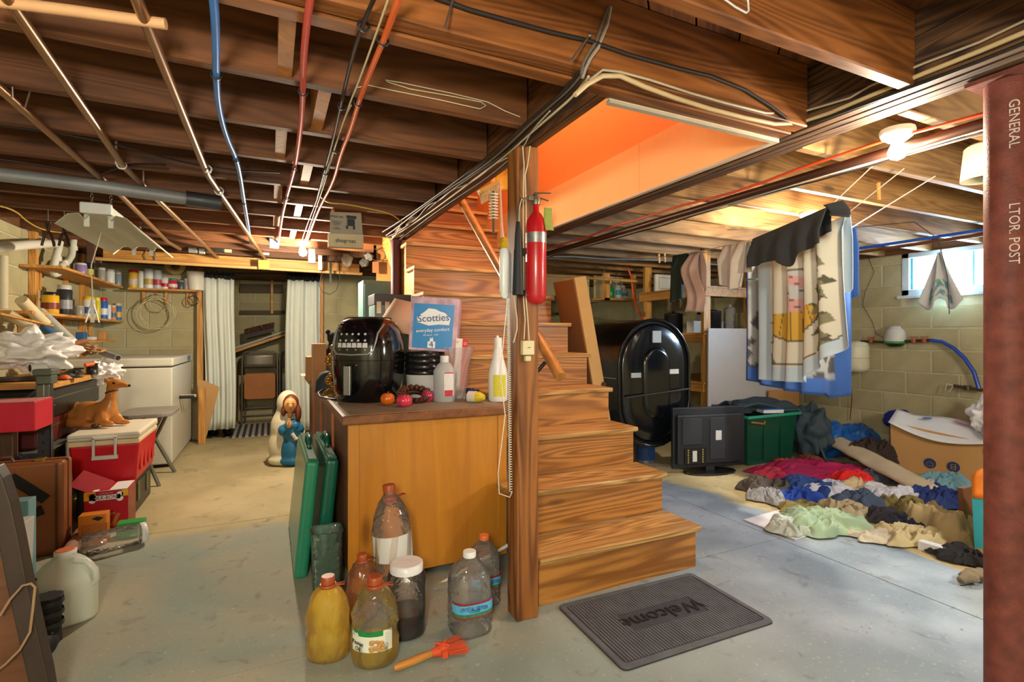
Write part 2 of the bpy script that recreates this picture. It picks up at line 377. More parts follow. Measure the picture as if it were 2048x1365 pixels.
# ---- window
WM = mat('b9c4c6', .5, var=.1); 
win = T('window_1', 'small bright basement window high in the block wall', None, (RX+.02, (WY0+WY1)/2, WZ0)); struct(win)
m = MB(); xa, xb = RX-.005, RX+.09
m.box(xa, xb, WY0, WY1, WZ0, WZ0+.055).box(xa, xb, WY0, WY1, HZ-.045, HZ).box(xa, xb, WY0, WY0+.05, WZ0, HZ).box(xa, xb, WY1-.06, WY1, WZ0, HZ)
m.obj('window_frame', WM, win, bevel=.004)
m = MB(); m.box(xa+.03, xb-.02, WY0+.05, WY0+.07, WZ0+.055, HZ-.045).box(xa+.03, xb-.02, WY1-.08, WY1-.06, WZ0+.055, HZ-.045).box(xa+.035, xb-.03, 2.26, 2.275, WZ0+.055, HZ-.045).obj('mullion', mat('3f8f98', .5), win)
MB().box(xa+.055, xa+.059, WY0+.07, WY1-.08, WZ0+.055, HZ-.045).obj('window_pane', clear(thin=.97), win)
MB().box(RX-.03, RX+.0, WY0-.03, WY1+.03, WZ0-.03, WZ0).obj('window_sill', WM, win, bevel=.004)
# ---- ceiling: joists, beams, subfloor
ce = T('ceiling', 'open ceiling of brown wooden joists', None, (0, 0, HZ)); struct(ce)
JZ0, JZ1 = HZ, 2.165
def joist(x0, x1, y, m=W_, t=.042, z0=JZ0, name='joist'):
    o = MB().box(x0, x1, y, y+t, z0, JZ1).obj(name, m, ce, bevel=.004, segs=1); return o
for k in range(13): joist(LX-.15, .868, 1.70+.39*k, z0=JZ0+R.uniform(0, .006))
joist(LX-.15, 1.808, 1.25, WORG, t=.058); joist(LX-.15, 1.808, 1.315, WORG, t=.055, z0=JZ0-.004)
for y in (.90, .50, .10, -.30, -.70, -1.10, -1.5): joist(LX-.15, 1.808, y, WORG if y > .3 else W_)
RJ = wood('6a4a28', 'a67f4c', 'X', 1, .6, rand=.14, rings=.4)
for k in range(21):
    y = -1.33+.39*k
    if y < 6.65: joist(1.992, RX+.15, y, RJ, z0=JZ0+R.uniform(0, .006))
for k in range(4): joist(1.0, 1.808, 5.35+.39*k)
for i, y in enumerate([1.38, 1.742, 2.132, 2.522, 2.912, 3.302, 3.692, 4.082, 4.472]):        # short blocking between the joists
    x = (.02, .14)[i % 2]
    MB().box(x, x+.04, y+.002, (1.70+.39*i)-.002 if i else 1.698, JZ0+.01, JZ1-.02).obj('blocking', wood('8a5420', 'c07d38', 'Z', 1, .6), ce)
def beam(x0, x1, n, y0, y1, m, name='beam'):
    b0 = MB().box(x0+.004, x1-.004, y0+.01, y1-.01, JZ0+.004, JZ1).obj(name, m, ce)
    wd = (x1-x0)/n
    for i in range(n): MB().box(x0+i*wd+.0015, x0+(i+1)*wd-.0015, y0, y1, JZ0+R.uniform(-.003, .002), JZ1-.01).obj('beam_ply', m, b0, bevel=.004, segs=1)
BEAMM = wood('3c2413', '7a4b24', 'Y', 1, .6, rand=.14, rings=.6)
beam(.872, .998, 3, 1.374, 4.15, BEAMM); beam(1.812, 1.988, 4, FY, BY+.1, wood('2a1c14', '6e4c2c', 'Y', 1.2, .65, rand=.2, rings=.8))
# rim boards on the walls, sill board above the right wall
RIMM = wood('4b2d18', '7d5230', 'Y', 1, .7)
MB().box(RX+.02, RX+.2, FY, BY+.15, HZ, JZ1).obj('rim_board', RIMM, ce); MB().box(LX-.2, LX-.02, FY, BY+.15, HZ, JZ1).obj('rim_board', RIMM, ce)
MB().box(LX, RX, BY+.02, BY+.18, HZ, JZ1).obj('rim_board', W_, ce); MB().box(-1.1, 1.3, BY+.18, 8.1, HZ+.0, JZ1).obj('rim_board', W_, ce); MB().box(LX, RX, FY-.1, FY, HZ, JZ1).obj('rim_board', W_, ce)
# diagonal subfloor boards
def clip(poly, x0, x1, y0, y1):
    for ax, lim, s_ in ((0, x0, 1), (0, x1, -1), (1, y0, 1), (1, y1, -1)):
        out = []
        for i in range(len(poly)):
            p, q = poly[i-1], poly[i]; dp = (p[ax]-lim)*s_; dq = (q[ax]-lim)*s_
            if (dp >= 0) != (dq >= 0): t = dp/(dp-dq); out.append((p[0]+(q[0]-p[0])*t, p[1]+(q[1]-p[1])*t))
            if dq >= 0: out.append(q)
        poly = out
        if len(poly) < 3: return None
    return poly
SUBM = wood('4b2710', '8a4f22', 'X', .8, .65, rand=.25, rings=.3)
for rx0, rx1, ry0, ry1 in ((LX-.2, .984, FY-.1, BY+.2), (.984, 1.812, FY-.1, 1.366), (.984, 1.812, 5.32, BY+.2), (1.812, RX+.2, FY-.1, BY+.2)):
    d = Vector((.70710678, .70710678)); nrm = Vector((-d.y, d.x)); wd = .138
    for k in range(-60, 60):
        c0 = nrm*(k*wd); c1 = nrm*(k*wd+wd-.006)
        pl = [c0-d*14, c0+d*14, c1+d*14, c1-d*14]; pl = clip([tuple(p) for p in pl], rx0, rx1, ry0, ry1)
        if pl:
            cx = sum(p[0] for p in pl)/len(pl); cy = sum(p[1] for p in pl)/len(pl); M = Matrix.Rotation(-math.pi/4, 4, 'Z')
            q = MB().prism([tuple((M @ Vector((p[0]-cx, p[1]-cy, 0)))[:2]) for p in pl], 0, .02)
            o = q.obj('subfloor_board', SUBM, ce, local=True); o.location = (cx, cy, JZ1-HZ); o.rotation_euler = (0, 0, math.pi/4)
MB().box(LX-.2, .984, FY-.2, BY+.3, 2.19, 2.21).box(.984, 1.812, FY-.2, 1.366, 2.19, 2.21).box(1.812, RX+.2, FY-.2, BY+.3, 2.19, 2.21).box(-1.1, 1.3, BY+.1, 8.1, 2.19, 2.21).box(.984, 1.812, 5.32, BY+.2, 2.19, 2.21).obj('upper_floor', mat('20150c', .9), ce)
# ---- stairwell shaft above the stairs
ORG = mat('e0944a', .7, var=.06, nscale=3, bump=.15, bscale=60); TAN = mat('dcb070', .75, var=.07, nscale=3, bump=.2, bscale=50)
sw = MB().box(1.800, 1.811, 1.385, 5.3, 2.19, 3.9).box(.985, .999, 1.385, 5.3, 2.17, 3.9).box(.985, 1.811, 1.37, 1.385, 2.17, 3.9).box(.9, 1.9, 1.3, 5.4, 3.9, 3.95).obj('wall_stairwell', ORG); struct(sw, 'orange painted stairwell shaft above the stairs')
MB().box(.98, 1.82, 5.3, 5.32, 1.2, 3.9).obj('end_panel', ORG, sw)
MB().box(1.797, 1.81, 1.385, 2.2, 1.925, 2.192).obj('drywall_panel', TAN, sw); MB().box(1.797, 1.81, 2.203, 5.3, 1.925, 2.192).obj('drywall_panel', TAN, sw)
MB().box(1.0, 1.81, 1.372, 1.388, 1.922, 2.17).obj('header_drywall', mat('e4cfae', .8), sw)
MB().box(1.0, 1.81, 1.371, 1.392, 1.914, 1.924).box(1.787, 1.811, 1.392, 5.3, 1.914, 1.924).obj('metal_corner_bead', mat('b9ad98', .5, bump=.3), sw)
# ---- bulbs: fixtures in view, then added globes behind the viewpoint
def bulb(name, label, loc, power, col, plate=True, zc=HZ, r=.032, group=None, soft=.035):
    t = T(name, label, 'lamp', (loc[0], loc[1], zc), group=group); x, y, z = loc
    if plate: MB().lathe([(.055, 0), (.058, -.012), (.05, -.03), (.03, -.045)], 20, (x, y, zc)).obj('ceramic_holder', mat('e8e2d2', .35), t)
    if z+r+.04 < zc-.05: MB().tube([(x, y, z+r+.02), (x, y, zc-.02)], .005, 6).obj('drop_cord', mat('d8d2c0', .5), t)
    MB().lathe([(.016, 0), (.016, -.03)], 12, (x, y, z+r+.028)).obj('socket', mat('d9d2c0', .4), t)
    MB().lathe([(.002, -r), (r*.7, -r*.72), (r, 0), (r*.72, r*.7), (.014, r*1.25)], 16, (x, y, z)).obj('bulb', mat((col[0], col[1], col[2]), .4, var=0, emit=30), t)
    l = lamp(name+'_light', (x, y, z-r-.03), power, col, soft); l.parent = t; l.location = Vector((x, y, z-r-.035))-wloc(t)
    return t
bulb('ceiling_bulb', 'lit bare bulb under the joists above the right curtain', (.24, 4.45, 1.83), 60, WARM)
bulb('ceiling_bulb', 'lit bare bulb with white ceramic holder beside the steel column', (2.13, 1.12, 1.845), 13, WARM)
p = on_z(1618, 472, 1.78)
bulb('ceiling_bulb', 'lit bare bulb seen above the hanging dark shorts', (p.x, p.y, 1.78), 45, WARM)
bulb('ceiling_bulb', 'added white globe fill lamp behind the viewpoint on the left', (-.35, -.4, 1.60), 74, NEUT, r=.11, soft=.16)  # unseen globe added as soft fill for the near part of the room
bulb('ceiling_bulb', 'added white globe fill lamp behind the viewpoint on the right', (3.25, .0, 1.60), 48, NEUT, r=.11, soft=.16)  # second unseen globe, added as fill from the right
lu = lamp('shaft_fill_light', (1.4, 2.6, 3.6), 34, (1, .92, .78), .15)  # unseen lamp without a fixture, added to brighten the orange shaft
# ---------------------------------------------------------------- stairs, posts, counter
def spot(u, vb, vt, wpx, z=0.0, t=None):
    tf = t if t else (CAMZ-z)*F/(vb-V0)
    r = .5*wpx*tf/F; tc = tf if t else tf+r*.9; r = .5*wpx*tc/F
    q = ray(u, vb); return Vector((q.x*tc, q.y*tc, z)), CAMZ-(vt-V0)/F*tc-z, r
TRD = wood('8c6630', 'c39c5c', 'X', 1, .55, coat=.1, rand=.06, rings=.8)
RIS = wood('7f4f1c', 'b27a36', 'X', .9, .5, coat=.15, rand=.08, rings=.95)
st = T('staircase', 'worn yellow wooden staircase rising in the middle of the basement', 'stairs', (1.5, 2.3, 0))
for k in range(1, 14):
    y = 1.9+.243*(k-1); z = .208*k; xl = 1.03 if k < 3 else 1.118 if k < 5 else .93
    MB().box(xl, 1.944, y, y+.243+(-.01 if k == 2 else .022), z-.027, z).obj('tread', TRD, st, bevel=.006)
    if k == 2: MB().box(1.118, 1.943, y+.2, y+.265, z-.026, z-.0005).obj('tread_back', TRD, st)
    MB().box(xl+.005, 1.924, y+.022, y+.04, z-.208, z-.028).obj('riser', RIS, st)
m = MB(); pts = [(1.925, 0)]
for xx in (1.872,):
    po = [(1.945, 0), (1.945, .17)]
    for k in range(1, 13): po += [(1.945+.243*(k-1), .208*k-.03), (1.945+.243*k, .208*k-.03)]
    po += [(1.945+.243*12, 2.2), (1.945+.243*12, 2.05), (2.3, 0)]
    m = MB(); m.prism(po, xx, xx+.04, 'x'); m.obj('stringer', RIS, st)
po = [(y_, z_) for y_, z_ in po if y_ > 0]
pl = [(2.92, .82)]
for k in range(5, 13): pl += [(1.945+.243*(k-1), .208*k-.03), (1.945+.243*k, .208*k-.03)]
pl += [(4.86, 2.2), (4.86, 2.0), (3.1, .82)]
MB().prism(pl, .955, .99, 'x').obj('stringer', PINEY, st)
# round handrail beside the left edge of the flight
hr = T('handrail', 'round wooden handrail passing behind the post up the stairs', 'handrail', (1.1, 1.85, .98))
a = Vector((1.075, 1.81, .985)); b_ = Vector((1.075, 3.3, 2.24)); RAILM = wood('7d4a1c', 'c98f45', 'Y', 1, .35, coat=.4)
MB().tube([a, b_], .024, 16).obj('rail', RAILM, hr)
MB().tube([Vector((1.07, 1.93, 1.04)), Vector((1.04, 1.96, .99)), Vector((1.0, 1.955, .98))], .008, 8).obj('rail_bracket', mat('3a3a38', .4, 1), hr)
PM = wood('5d3214', '9c6229', 'Z', .9, .55, rand=.05, rings=.7)
po_ = MB().box(.898, .996, 1.850, 1.948, 0, HZ-.003).obj('wooden_post', PM, None, bevel=.006); tag(po_, 'square brown wooden post in front of the stairs holding the fire extinguisher', 'post')
RUST = mat('7a4034', .6, .1, var=.5, nscale=22, bump=.4, bscale=200)
cp = on_z(2033, 150, HZ); cx, cy = 2.00, .752
t = T('steel_column', 'rust red steel column at the right edge of the view', 'column', (cx, cy, 0))
MB().lathe([(.055, 0), (.055, HZ-.02)], 32, (cx, cy, 0)).obj('column_tube', RUST, t)
MB().box(cx-.075, cx+.075, cy-.075, cy+.075, HZ-.019, HZ-.006).obj('cap_plate', RUST, t); MB().box(cx-.09, cx+.09, cy-.09, cy+.09, 0, .012).obj('base_plate', RUST, t)
dv = Vector((-cx, -cy, 0)).normalized(); sd = Vector((dv.y, -dv.x, 0)); an = math.atan2(dv.y, dv.x)+math.pi/2
for s_, z in (('GENERAL', 1.77), ('LTOR. POST', 1.45)):
    o = text(s_, .033, mat('d9c7bd', .7, var=.3, nscale=80), t, Vector((cx, cy, z))+dv*.056+sd*-.012, (0, 0, 0), 'stencil_lettering')
    o.rotation_euler = (Matrix.Rotation(an-.1, 3, 'Z') @ rot(math.pi/2, 0, 0).to_3x3() @ Matrix.Rotation(-math.pi/2, 3, 'Z')).to_euler()
mc = MB().lathe([(.042, 0), (.042, HZ-.02)], 24, (.908, 4.08, 0)).box(.87, .95, 4.03, 4.13, HZ-.02, HZ-.006).obj('steel_column', mat('4a1a1c', .5, .1, var=.2), None); tag(mc, 'dark maroon steel column behind the upper end of the beam', 'column')
# counter
TOPM = wood('5b3016', '8f5a2e', 'Y', .8, .5, coat=.1, rand=0); SIDE = wood('4b2614', '74401f', 'Z', .8, .5, rand=.05); VEN = wood('b06f1c', 'cb8a2c', 'Z', .7, .38, coat=.3, rand=.0)
CX0, CX1, CY0, CY1, CZ = .318, 1.105, 2.405, 5.02, .80
ct = T('wooden_counter', 'long wooden bar counter with amber front panel and cluttered top', 'counter', ((CX0+CX1)/2, (CY0+CY1)/2, 0))
MB().box(CX0+.02, CX1, CY0+.012, 3.88, .05, CZ-.045).box(CX0+.02, .85, 3.88, CY1, .05, CZ-.045).obj('carcass', SIDE, ct)
MB().box(CX0+.045, CX1, CY0, CY0+.012, .035, CZ-.05).obj('front_panel', VEN, ct)
MB().box(CX0, CX0+.05, CY0-.006, CY0+.02, .0, CZ-.045).obj('corner_trim', VEN, ct, bevel=.004)
MB().box(CX1-.05, CX1, CY0-.006, CY0+.0, .03, CZ-.045).obj('corner_trim', VEN, ct, bevel=.003)
for y0, y1 in ((CY0+.05, 3.02), (3.07, 3.7), (3.75, 4.38), (4.43, CY1-.03)): MB().box(CX0+.006, CX0+.02, y0, y1, .06, CZ-.05).obj('side_panel', SIDE, ct, bevel=.003)
for y in (3.045, 3.725, 4.405): MB().box(CX0-.006, CX0+.02, y-.022, y+.022, .02, CZ-.045).obj('side_trim', wood('8a4318', 'b5682c', 'Z', .8, .4, coat=.2), ct, bevel=.003)
DUST = mat('8f836c', .9, var=.25, nscale=5, bump=.3, bscale=40)
MB().box(CX0-.03, CX1, CY0-.045, 3.9, CZ-.045, CZ-.002).box(CX0-.03, .855, 3.9, CY1+.04, CZ-.045, CZ-.002).obj('counter_top', TOPM, ct, bevel=.008)
MB().box(CX0-.012, CX1-.02, CY0-.03, 3.89, CZ-.003, CZ).box(CX0-.012, .845, 3.89, CY1+.02, CZ-.003, CZ).obj('dusty_surface', DUST, ct)
# ---------------------------------------------------------------- vessels
CLEAR = clear(thin=.93)
def vessel(name, label, cat, pos, H, prof, r, body, liquid=None, lvl=.5, cap=None, twist=0, n=44, sq=2.0, capr=.32, sx=1, sy=1, rz=0, group=None, tilt=None, caph=.09, cname='cap'):
    t = T(name, label, cat, pos, rz, group)
    if tilt: t.rotation_euler = tilt
    def surf(k0, zmax=None, top=None):
        vs = []; P = prof if zmax is None else [p for p in prof if p[1] <= zmax]+[(interp(prof, zmax), zmax)]
        for q, z in P:
            for k in range(n):
                a_ = 2*math.pi*k/n; ca, sa = math.cos(a_), math.sin(a_); f_ = (abs(ca)**sq+abs(sa)**sq)**(-1/sq) if sq != 2 else 1
                w_ = 1+(.065*math.sin(7*(a_+z*twist)) if twist and .12 < z < .86 else 0)
                vs.append((q*r*k0*ca*f_*w_*sx, q*r*k0*sa*f_*w_*sy, z*H))
        m_ = MB(); c_ = len(P); m_.add(vs, [(i*n+k, i*n+(k+1) % n, (i+1)*n+(k+1) % n, (i+1)*n+k) for i in range(c_-1) for k in range(n)], True)
        m_.add(vs[:n], [list(range(n))[::-1]]);
        if zmax is not None: m_.add(vs[-n:], [list(range(n))])
        return m_
    surf(1).obj('bottle_body' if cat == 'bottle' else 'body', body, t, local=True)
    if liquid: surf(.955, lvl).obj('liquid', liquid, t, local=True)
    if cap: MB().lathe([(capr*r, (1-caph)*H), (capr*r, H*.992), (capr*r*.9, H)], 18).obj(cname, cap, t, local=True)
    return t
def interp(P, z):
    for (r0, z0), (r1, z1) in zip(P, P[1:]):
        if z0 <= z <= z1 and z1 > z0: return r0+(r1-r0)*(z-z0)/(z1-z0)
    return P[-1][0]
def wrap(t, r, z0, z1, a0, a1, m_, name='label', sx=1, sy=1, n=14, sq=2.0):
    """a paper label wrapped round a vessel, angles in degrees (270 faces -Y)"""
    def fn(u, v):
        a_ = math.radians(a0+(a1-a0)*u); ca, sa = math.cos(a_), math.sin(a_); f_ = (abs(ca)**sq+abs(sa)**sq)**(-1/sq)
        return (r*ca*f_*sx, r*sa*f_*sy, z0+(z1-z0)*v)
    return MB().grid(fn, n, 1).obj(name, m_, t, local=True)
JUG = [(.8, 0), (.95, .02), (1, .08), (1, .3), (.96, .34), (.96, .42), (1, .46), (.97, .58), (.85, .70), (.62, .82), (.38, .88), (.30, .9), (.30, .98)]
BROWNCAP = mat('a04a22', .4)
WHITECAP = mat('e4e6e6', .35)
OIL = fluid((1, .90, .22), (1.0, .74, .0), .5); OILB = fluid((.98, .60, .12), (.9, .40, .0), .36)
def jugtop(t, H, r, m_):   # collar with the bail handle
    MB().lathe([(.36*r, .865*H), (.42*r, .885*H), (.36*r, .905*H)], 18).obj('collar', m_, t, local=True)
    MB().tube([(.36*r, 0, .895*H), (.75*r, .2*r, .90*H), (.8*r, -.1*r, .905*H), (.36*r, -.1*r, .895*H)], .003, 6).obj('bail_handle', m_, t, local=True)
p, H, r = spot(656, 1336, 1152, 84); o = vessel('oil_jug', 'full jug of golden oil with orange brown cap, front left of the jug cluster', 'bottle', p, H, JUG, r, CLEAR, OIL, .86, BROWNCAP, twist=5, sx=1.0, sy=.8, rz=-.4); jugtop(o, H, r, BROWNCAP)
p, H, r = spot(750, 1346, 1152, 92); o = vessel('oil_jug', 'peanut oil jug with green and white nut label, a third full', 'bottle', p, H, JUG, r, CLEAR, fluid((1, .9, .4), (.95, .72, .02), .4), .24, BROWNCAP, twist=4, sy=.85, rz=-.4); jugtop(o, H, r, BROWNCAP)
wrap(o, r*1.01, .22*H, .46*H, 215, 325, mat('e8ead9', .5, var=.03), 'paper_label', sy=.85); wrap(o, r*1.018, .40*H, .462*H, 215, 300, mat('1f8a44', .5), 'green_band', sy=.85); wrap(o, r*1.018, .23*H, .43*H, 306, 324, mat('d4dacb', .5, var=.2, nscale=300), 'fine_print', sy=.85)
def onv(t, body, size, m_, r, ang, z, name='lettering', sx=1, cy=.85):
    a_ = math.radians(ang); x_ = r*math.cos(a_); y_ = r*math.sin(a_)*cy; nn = math.atan2(math.sin(a_)*cy, math.cos(a_)); 
    k = text(body, size, m_, t, (x_, y_, z), (math.pi/2, 0, nn+math.pi/2), name, world=False, sx=sx); return k
INK = mat('2b2a28', .6, var=0)
onv(o, 'Peanut\nOil', .020, INK, r*1.045, 238, .29*H); onv(o, 'fresh', .018, mat('f2f5ea', .5, var=0), r*1.06, 232, .43*H)
m = MB()
for i in range(16): aa = math.radians(R.uniform(262, 300)); zz = R.uniform(.24, .35)*H; m.ball((r*1.03*math.cos(aa), r*1.03*math.sin(aa)*.85, zz), .009, .004, .006, 8)
m.obj('nut_picture', mat('c79a5b', .6), o, local=True)
p, H, r = spot(722, 1222, 1108, 80); p, H, r = on_z(724, 1236), .262, .062; o = vessel('oil_jug', 'dark amber oil jug with red brown cap behind the front two jugs', 'bottle', p, H, JUG, r, CLEAR, OILB, .7, BROWNCAP, twist=5); jugtop(o, H, r, BROWNCAP)
# glass jar with brown liquid and the empty jug standing behind it
p, H, r = spot(813, 1284, 1124, 76)
JAR = [(.85, 0), (.98, .02), (1, .06), (1, .78), (.93, .86), (.76, .9), (.76, .99)]
o = vessel('glass_jar', 'large glass jar with white screw lid holding dark brown liquid', 'jar', p, H, JAR, r, clear(thin=.95), mat('24120c', .15, var=0), .33, WHITECAP, capr=.86, caph=.12, cname='lid')
p2 = Vector((p.x+.03, p.y+.22, 0)); p2 = on_z(800, 1192, 0); tE = math.hypot(1, 0)
bq = T('empty_jug', 'tall empty clear jug with blank white label leaning on amber panel', 'bottle', (0, 0, 0)); bpy.data.objects.remove(bq)
te = 2.17; q = ray(795, 1165); pe = Vector((q.x*te, q.y*te, 0)); He = CAMZ-(970-V0)/F*te
o = vessel('empty_jug', 'tall empty clear jug with blank white label leaning on amber panel', 'bottle', pe, He, [(.8, 0), (1, .03), (1, .32), (.94, .36), (1, .40), (1, .62), (.92, .74), (.62, .86), (.32, .92), (.3, .93), (.3, .99)], .082, clear((.97, .9, .84), thin=.85), None, 0, BROWNCAP, twist=3, caph=.06, tilt=(-.05, -.06, .0)); jugtop(o, He, .082, BROWNCAP)
wrap(o, .0835, .42*He, .62*He, 180, 330, mat('d8d9d6', .6, var=.05), 'blank_label')
# water bottles
WAT = clear((.98, .99, 1), thin=.87)
WB = [(.75, 0), (.95, .02), (1, .06), (.95, .12), (1, .16), (.95, .2), (1, .24), (.99, .44), (1, .5), (.95, .55), (.99, .6), (.93, .7), (.75, .8), (.45, .88), (.27, .92), (.27, .98)]
for i, (u, vb, vt, wp, lb, cc, tt) in enumerate(((939, 1280, 1102, 82, 'front gallon water bottle with white cap and blue mountain label', WHITECAP, None), (968, 1215, 1070, 60, 'rear gallon water bottle with orange cap beside the post', mat('e0743a', .4), 2.22))):
    p, H, r = spot(u, vb, vt, wp, t=tt); r = max(r, .066) if i else r
    o = vessel('water_bottle', lb, 'bottle', p, H, WB, r, WAT, clear((.97, .99, 1), thin=.97), .78, cc, sq=3.2, group=None, caph=.07)
    wrap(o, r*1.02, .27*H, .47*H, 200, 380, mat('5fb2dd', .45, var=.05), 'blue_label', sq=3.2); wrap(o, r*1.03, .44*H, .47*H, 200, 380, mat('8d2f36', .5), 'red_band', sq=3.2); wrap(o, r*1.03, .27*H, .29*H, 200, 380, mat('8d2f36', .5), 'red_band', sq=3.2)
    wrap(o, r*1.028, .29*H, .335*H, 200, 380, mat('3e7d58', .5, var=.4, nscale=60), 'mountain_picture', sq=3.2)
    onv(o, 'CRYSTAL GEYSER', .019, mat('1d3f7a', .5, var=0), r*1.05, 262, .395*H, cy=1, sx=.72); onv(o, 'NATURAL ALPINE\nSPRING WATER', .006, mat('1d3f7a', .5, var=0), r*1.045, 262, .365*H, cy=1)
# basting brush
a = on_z(788, 1338, .018); b_ = on_z(868, 1306, .022); c_ = on_z(936, 1285, .02); d_ = (c_-b_).normalized(); s_ = Vector((-d_.y, d_.x, 0))
t = T('whisk_brush', 'orange bristle brush with a wooden handle lying on the concrete', 'brush', (b_.x, b_.y, 0))
MB().tube([a, a.lerp(b_, .1), a.lerp(b_, .5), b_], [.008, .013, .014, .011], 12).obj('handle', wood('a8641f', 'd69a4a', 'X', 2, .4), t)
ORN = mat('d9552e', .6)
MB().tube([b_-d_*.01, b_+d_*.02, b_+d_*.05], [.013, .019, .02], 10).bar(b_+d_*.03-s_*.035, b_+d_*.03+s_*.035, .02, .022).tube([b_+d_*.01-s_*.02+Vector((0, 0, .02)), b_+d_*.055+s_*.02+Vector((0, 0, .02))], .004, 6).tube([b_+d_*.01+s_*.02+Vector((0, 0, .02)), b_+d_*.055-s_*.02+Vector((0, 0, .02))], .004, 6).obj('ferrule', ORN, t)
m = MB()
for i in range(90):
    k = R.uniform(-1, 1); h_ = R.uniform(-.01, .012); st0 = b_+d_*.045+s_*k*.032+Vector((0, 0, h_)); e_ = b_+d_*(.115+R.uniform(-.01, .008))+s_*(k*.047)+Vector((0, 0, h_*1.2-.002)); m.tube([st0, e_], .0011, 3, caps=False)
m.obj('bristles', ORN, t)['kind'] = 'stuff'
# green folding table case and glass box
GRN = mat('0c5f4b', .3, var=.08, coat=.3)
# two leaves, lying on their long edge, leaning against the counter
t = T('green_case', 'closed green plastic camping case on edge beside the counter', 'case', (.22, 2.85, 0))
for i, xo in enumerate((.10, .19)):
    m = MB(); m.M = TR(xo, 2.62, 0) @ rot(0, .10, 0)
    m.box(0, .062, 0, .78, .0, .56); m.obj('case_half', GRN if i else mat('2b8a68', .3, var=.08, coat=.3), t, bevel=.02, segs=3)
    m = MB(); m.M = TR(xo, 2.62, 0) @ rot(0, .10, 0); m.box(.01, .052, .02, .76, .555, .568).obj('rib', GRN, t, bevel=.004)
    m = MB(); m.M = TR(xo, 2.62, 0) @ rot(0, .10, 0); m.tube([(.03, .30, .56), (.03, .30, .60), (.03, .33, .615), (.03, .45, .615), (.03, .48, .60), (.03, .48, .56)], .011, 8).obj('carry_handle', GRN, t)
t = T('glass_vase', 'square clear glass vase standing before the green case', 'vase', (.235, 2.46, 0))
m = MB(); m.lathe([(.055, 0), (.056, .004), (.062, .26), (.066, .265), (.063, .27), (.058, .262), (.052, .012)], 28, (.235, 2.49, 0), sq=7, cap=False, sx=1.1).lathe([(.053, .002), (.053, .012)], 28, (.235, 2.49, 0), sq=7, sx=1.1).obj('vase_wall', clear((.75, .92, .86), thin=.88), t)
# painted pole
q1 = on_y(852, 1185, 2.30); q2 = on_y(1022, 1088, 2.37); dd = (q2-q1)
t = T('extension_pole', 'white pole with yellow ends leaning behind the water bottles', 'pole', (q1.x, q1.y, 0)); q0 = q1-dd*.12
MB().tube([q1, q1+dd*.75], .0085, 10).obj('pole_tube', mat('d9d7d0', .4), t); MB().tube([q1-dd*.02, q1+dd*.17], .0105, 10).obj('grip', mat('dca51c', .4), t)
MB().tube([q1+dd*.72, q1+dd*.78], .0125, 10).obj('collar', mat('dca51c', .4), t); MB().tube([q1+dd*.76, q1+dd*.88, q2+dd*.05], [.006, .009, .01], 10).obj('hook_end', mat('e8e8e2', .4), t)
# ---------------------------------------------------------------- welcome mat
A_, B_, C_, D_ = [on_z(*q) for q in ((1119, 1213), (1383, 1150), (1549, 1246), (1243, 1350))]
mc_ = (A_+B_+C_+D_)/4; ex = ((B_-A_)+(C_-D_)).normalized(); ey = Vector((-ex.y, ex.x, 0)); mr_ = math.atan2(ex.y, ex.x); MW, MH = .74, .465
t = T('doormat', 'ribbed black rubber welcome mat at the foot of the stairs', 'doormat', (mc_.x, mc_.y, 0), mr_)
RUB = mat('333438', .75, var=.25, nscale=12, bump=.3)
RUB2 = mat('54565a', .75, var=.3, nscale=14, bump=.3)
def rrect(w_, h_, r_, n=5):
    out = []
    for cx_, cy_, a0 in ((w_/2-r_, h_/2-r_, 0), (-w_/2+r_, h_/2-r_, 90), (-w_/2+r_, -h_/2+r_, 180), (w_/2-r_, -h_/2+r_, 270)):
        for i in range(n+1): a_ = math.radians(a0+90*i/n); out.append((cx_+r_*math.cos(a_), cy_+r_*math.sin(a_)))
    return out
MB().prism(rrect(MW, MH, .025), .0005, .006).obj('mat_base', RUB, t, local=True)
ro = rrect(MW, MH, .025); ri = rrect(MW-.05, MH-.05, .018); n = len(ro); m = MB()
m.add([(*p, .0055) for p in ro]+[(p[0]*.99, p[1]*.985, .011) for p in ro]+[(*p, .011) for p in ri]+[(*p, .006) for p in ri], [(k*n+i, k*n+(i+1) % n, (k+1)*n+(i+1) % n, (k+1)*n+i) for k in range(3) for i in range(n)]).obj('border', RUB2, t, local=True)
for i in range(50):
    x = -MW/2+.038+i*(MW-.076)/49; c = abs(x) < .19
    for y0, y1 in (((-MH/2+.032, -.062), (.062, MH/2-.032)) if c else ((-MH/2+.032, MH/2-.032),)):
        MB().box(x-.0042, x+.0042, y0, y1, .005, .0095).obj('rib', RUB2, t, local=True)
text('Welcome', .105, mat('141416', .6, var=.1), t, (0, .0, .0085), (0, 0, math.pi), 'raised_lettering', depth=.002, world=False)
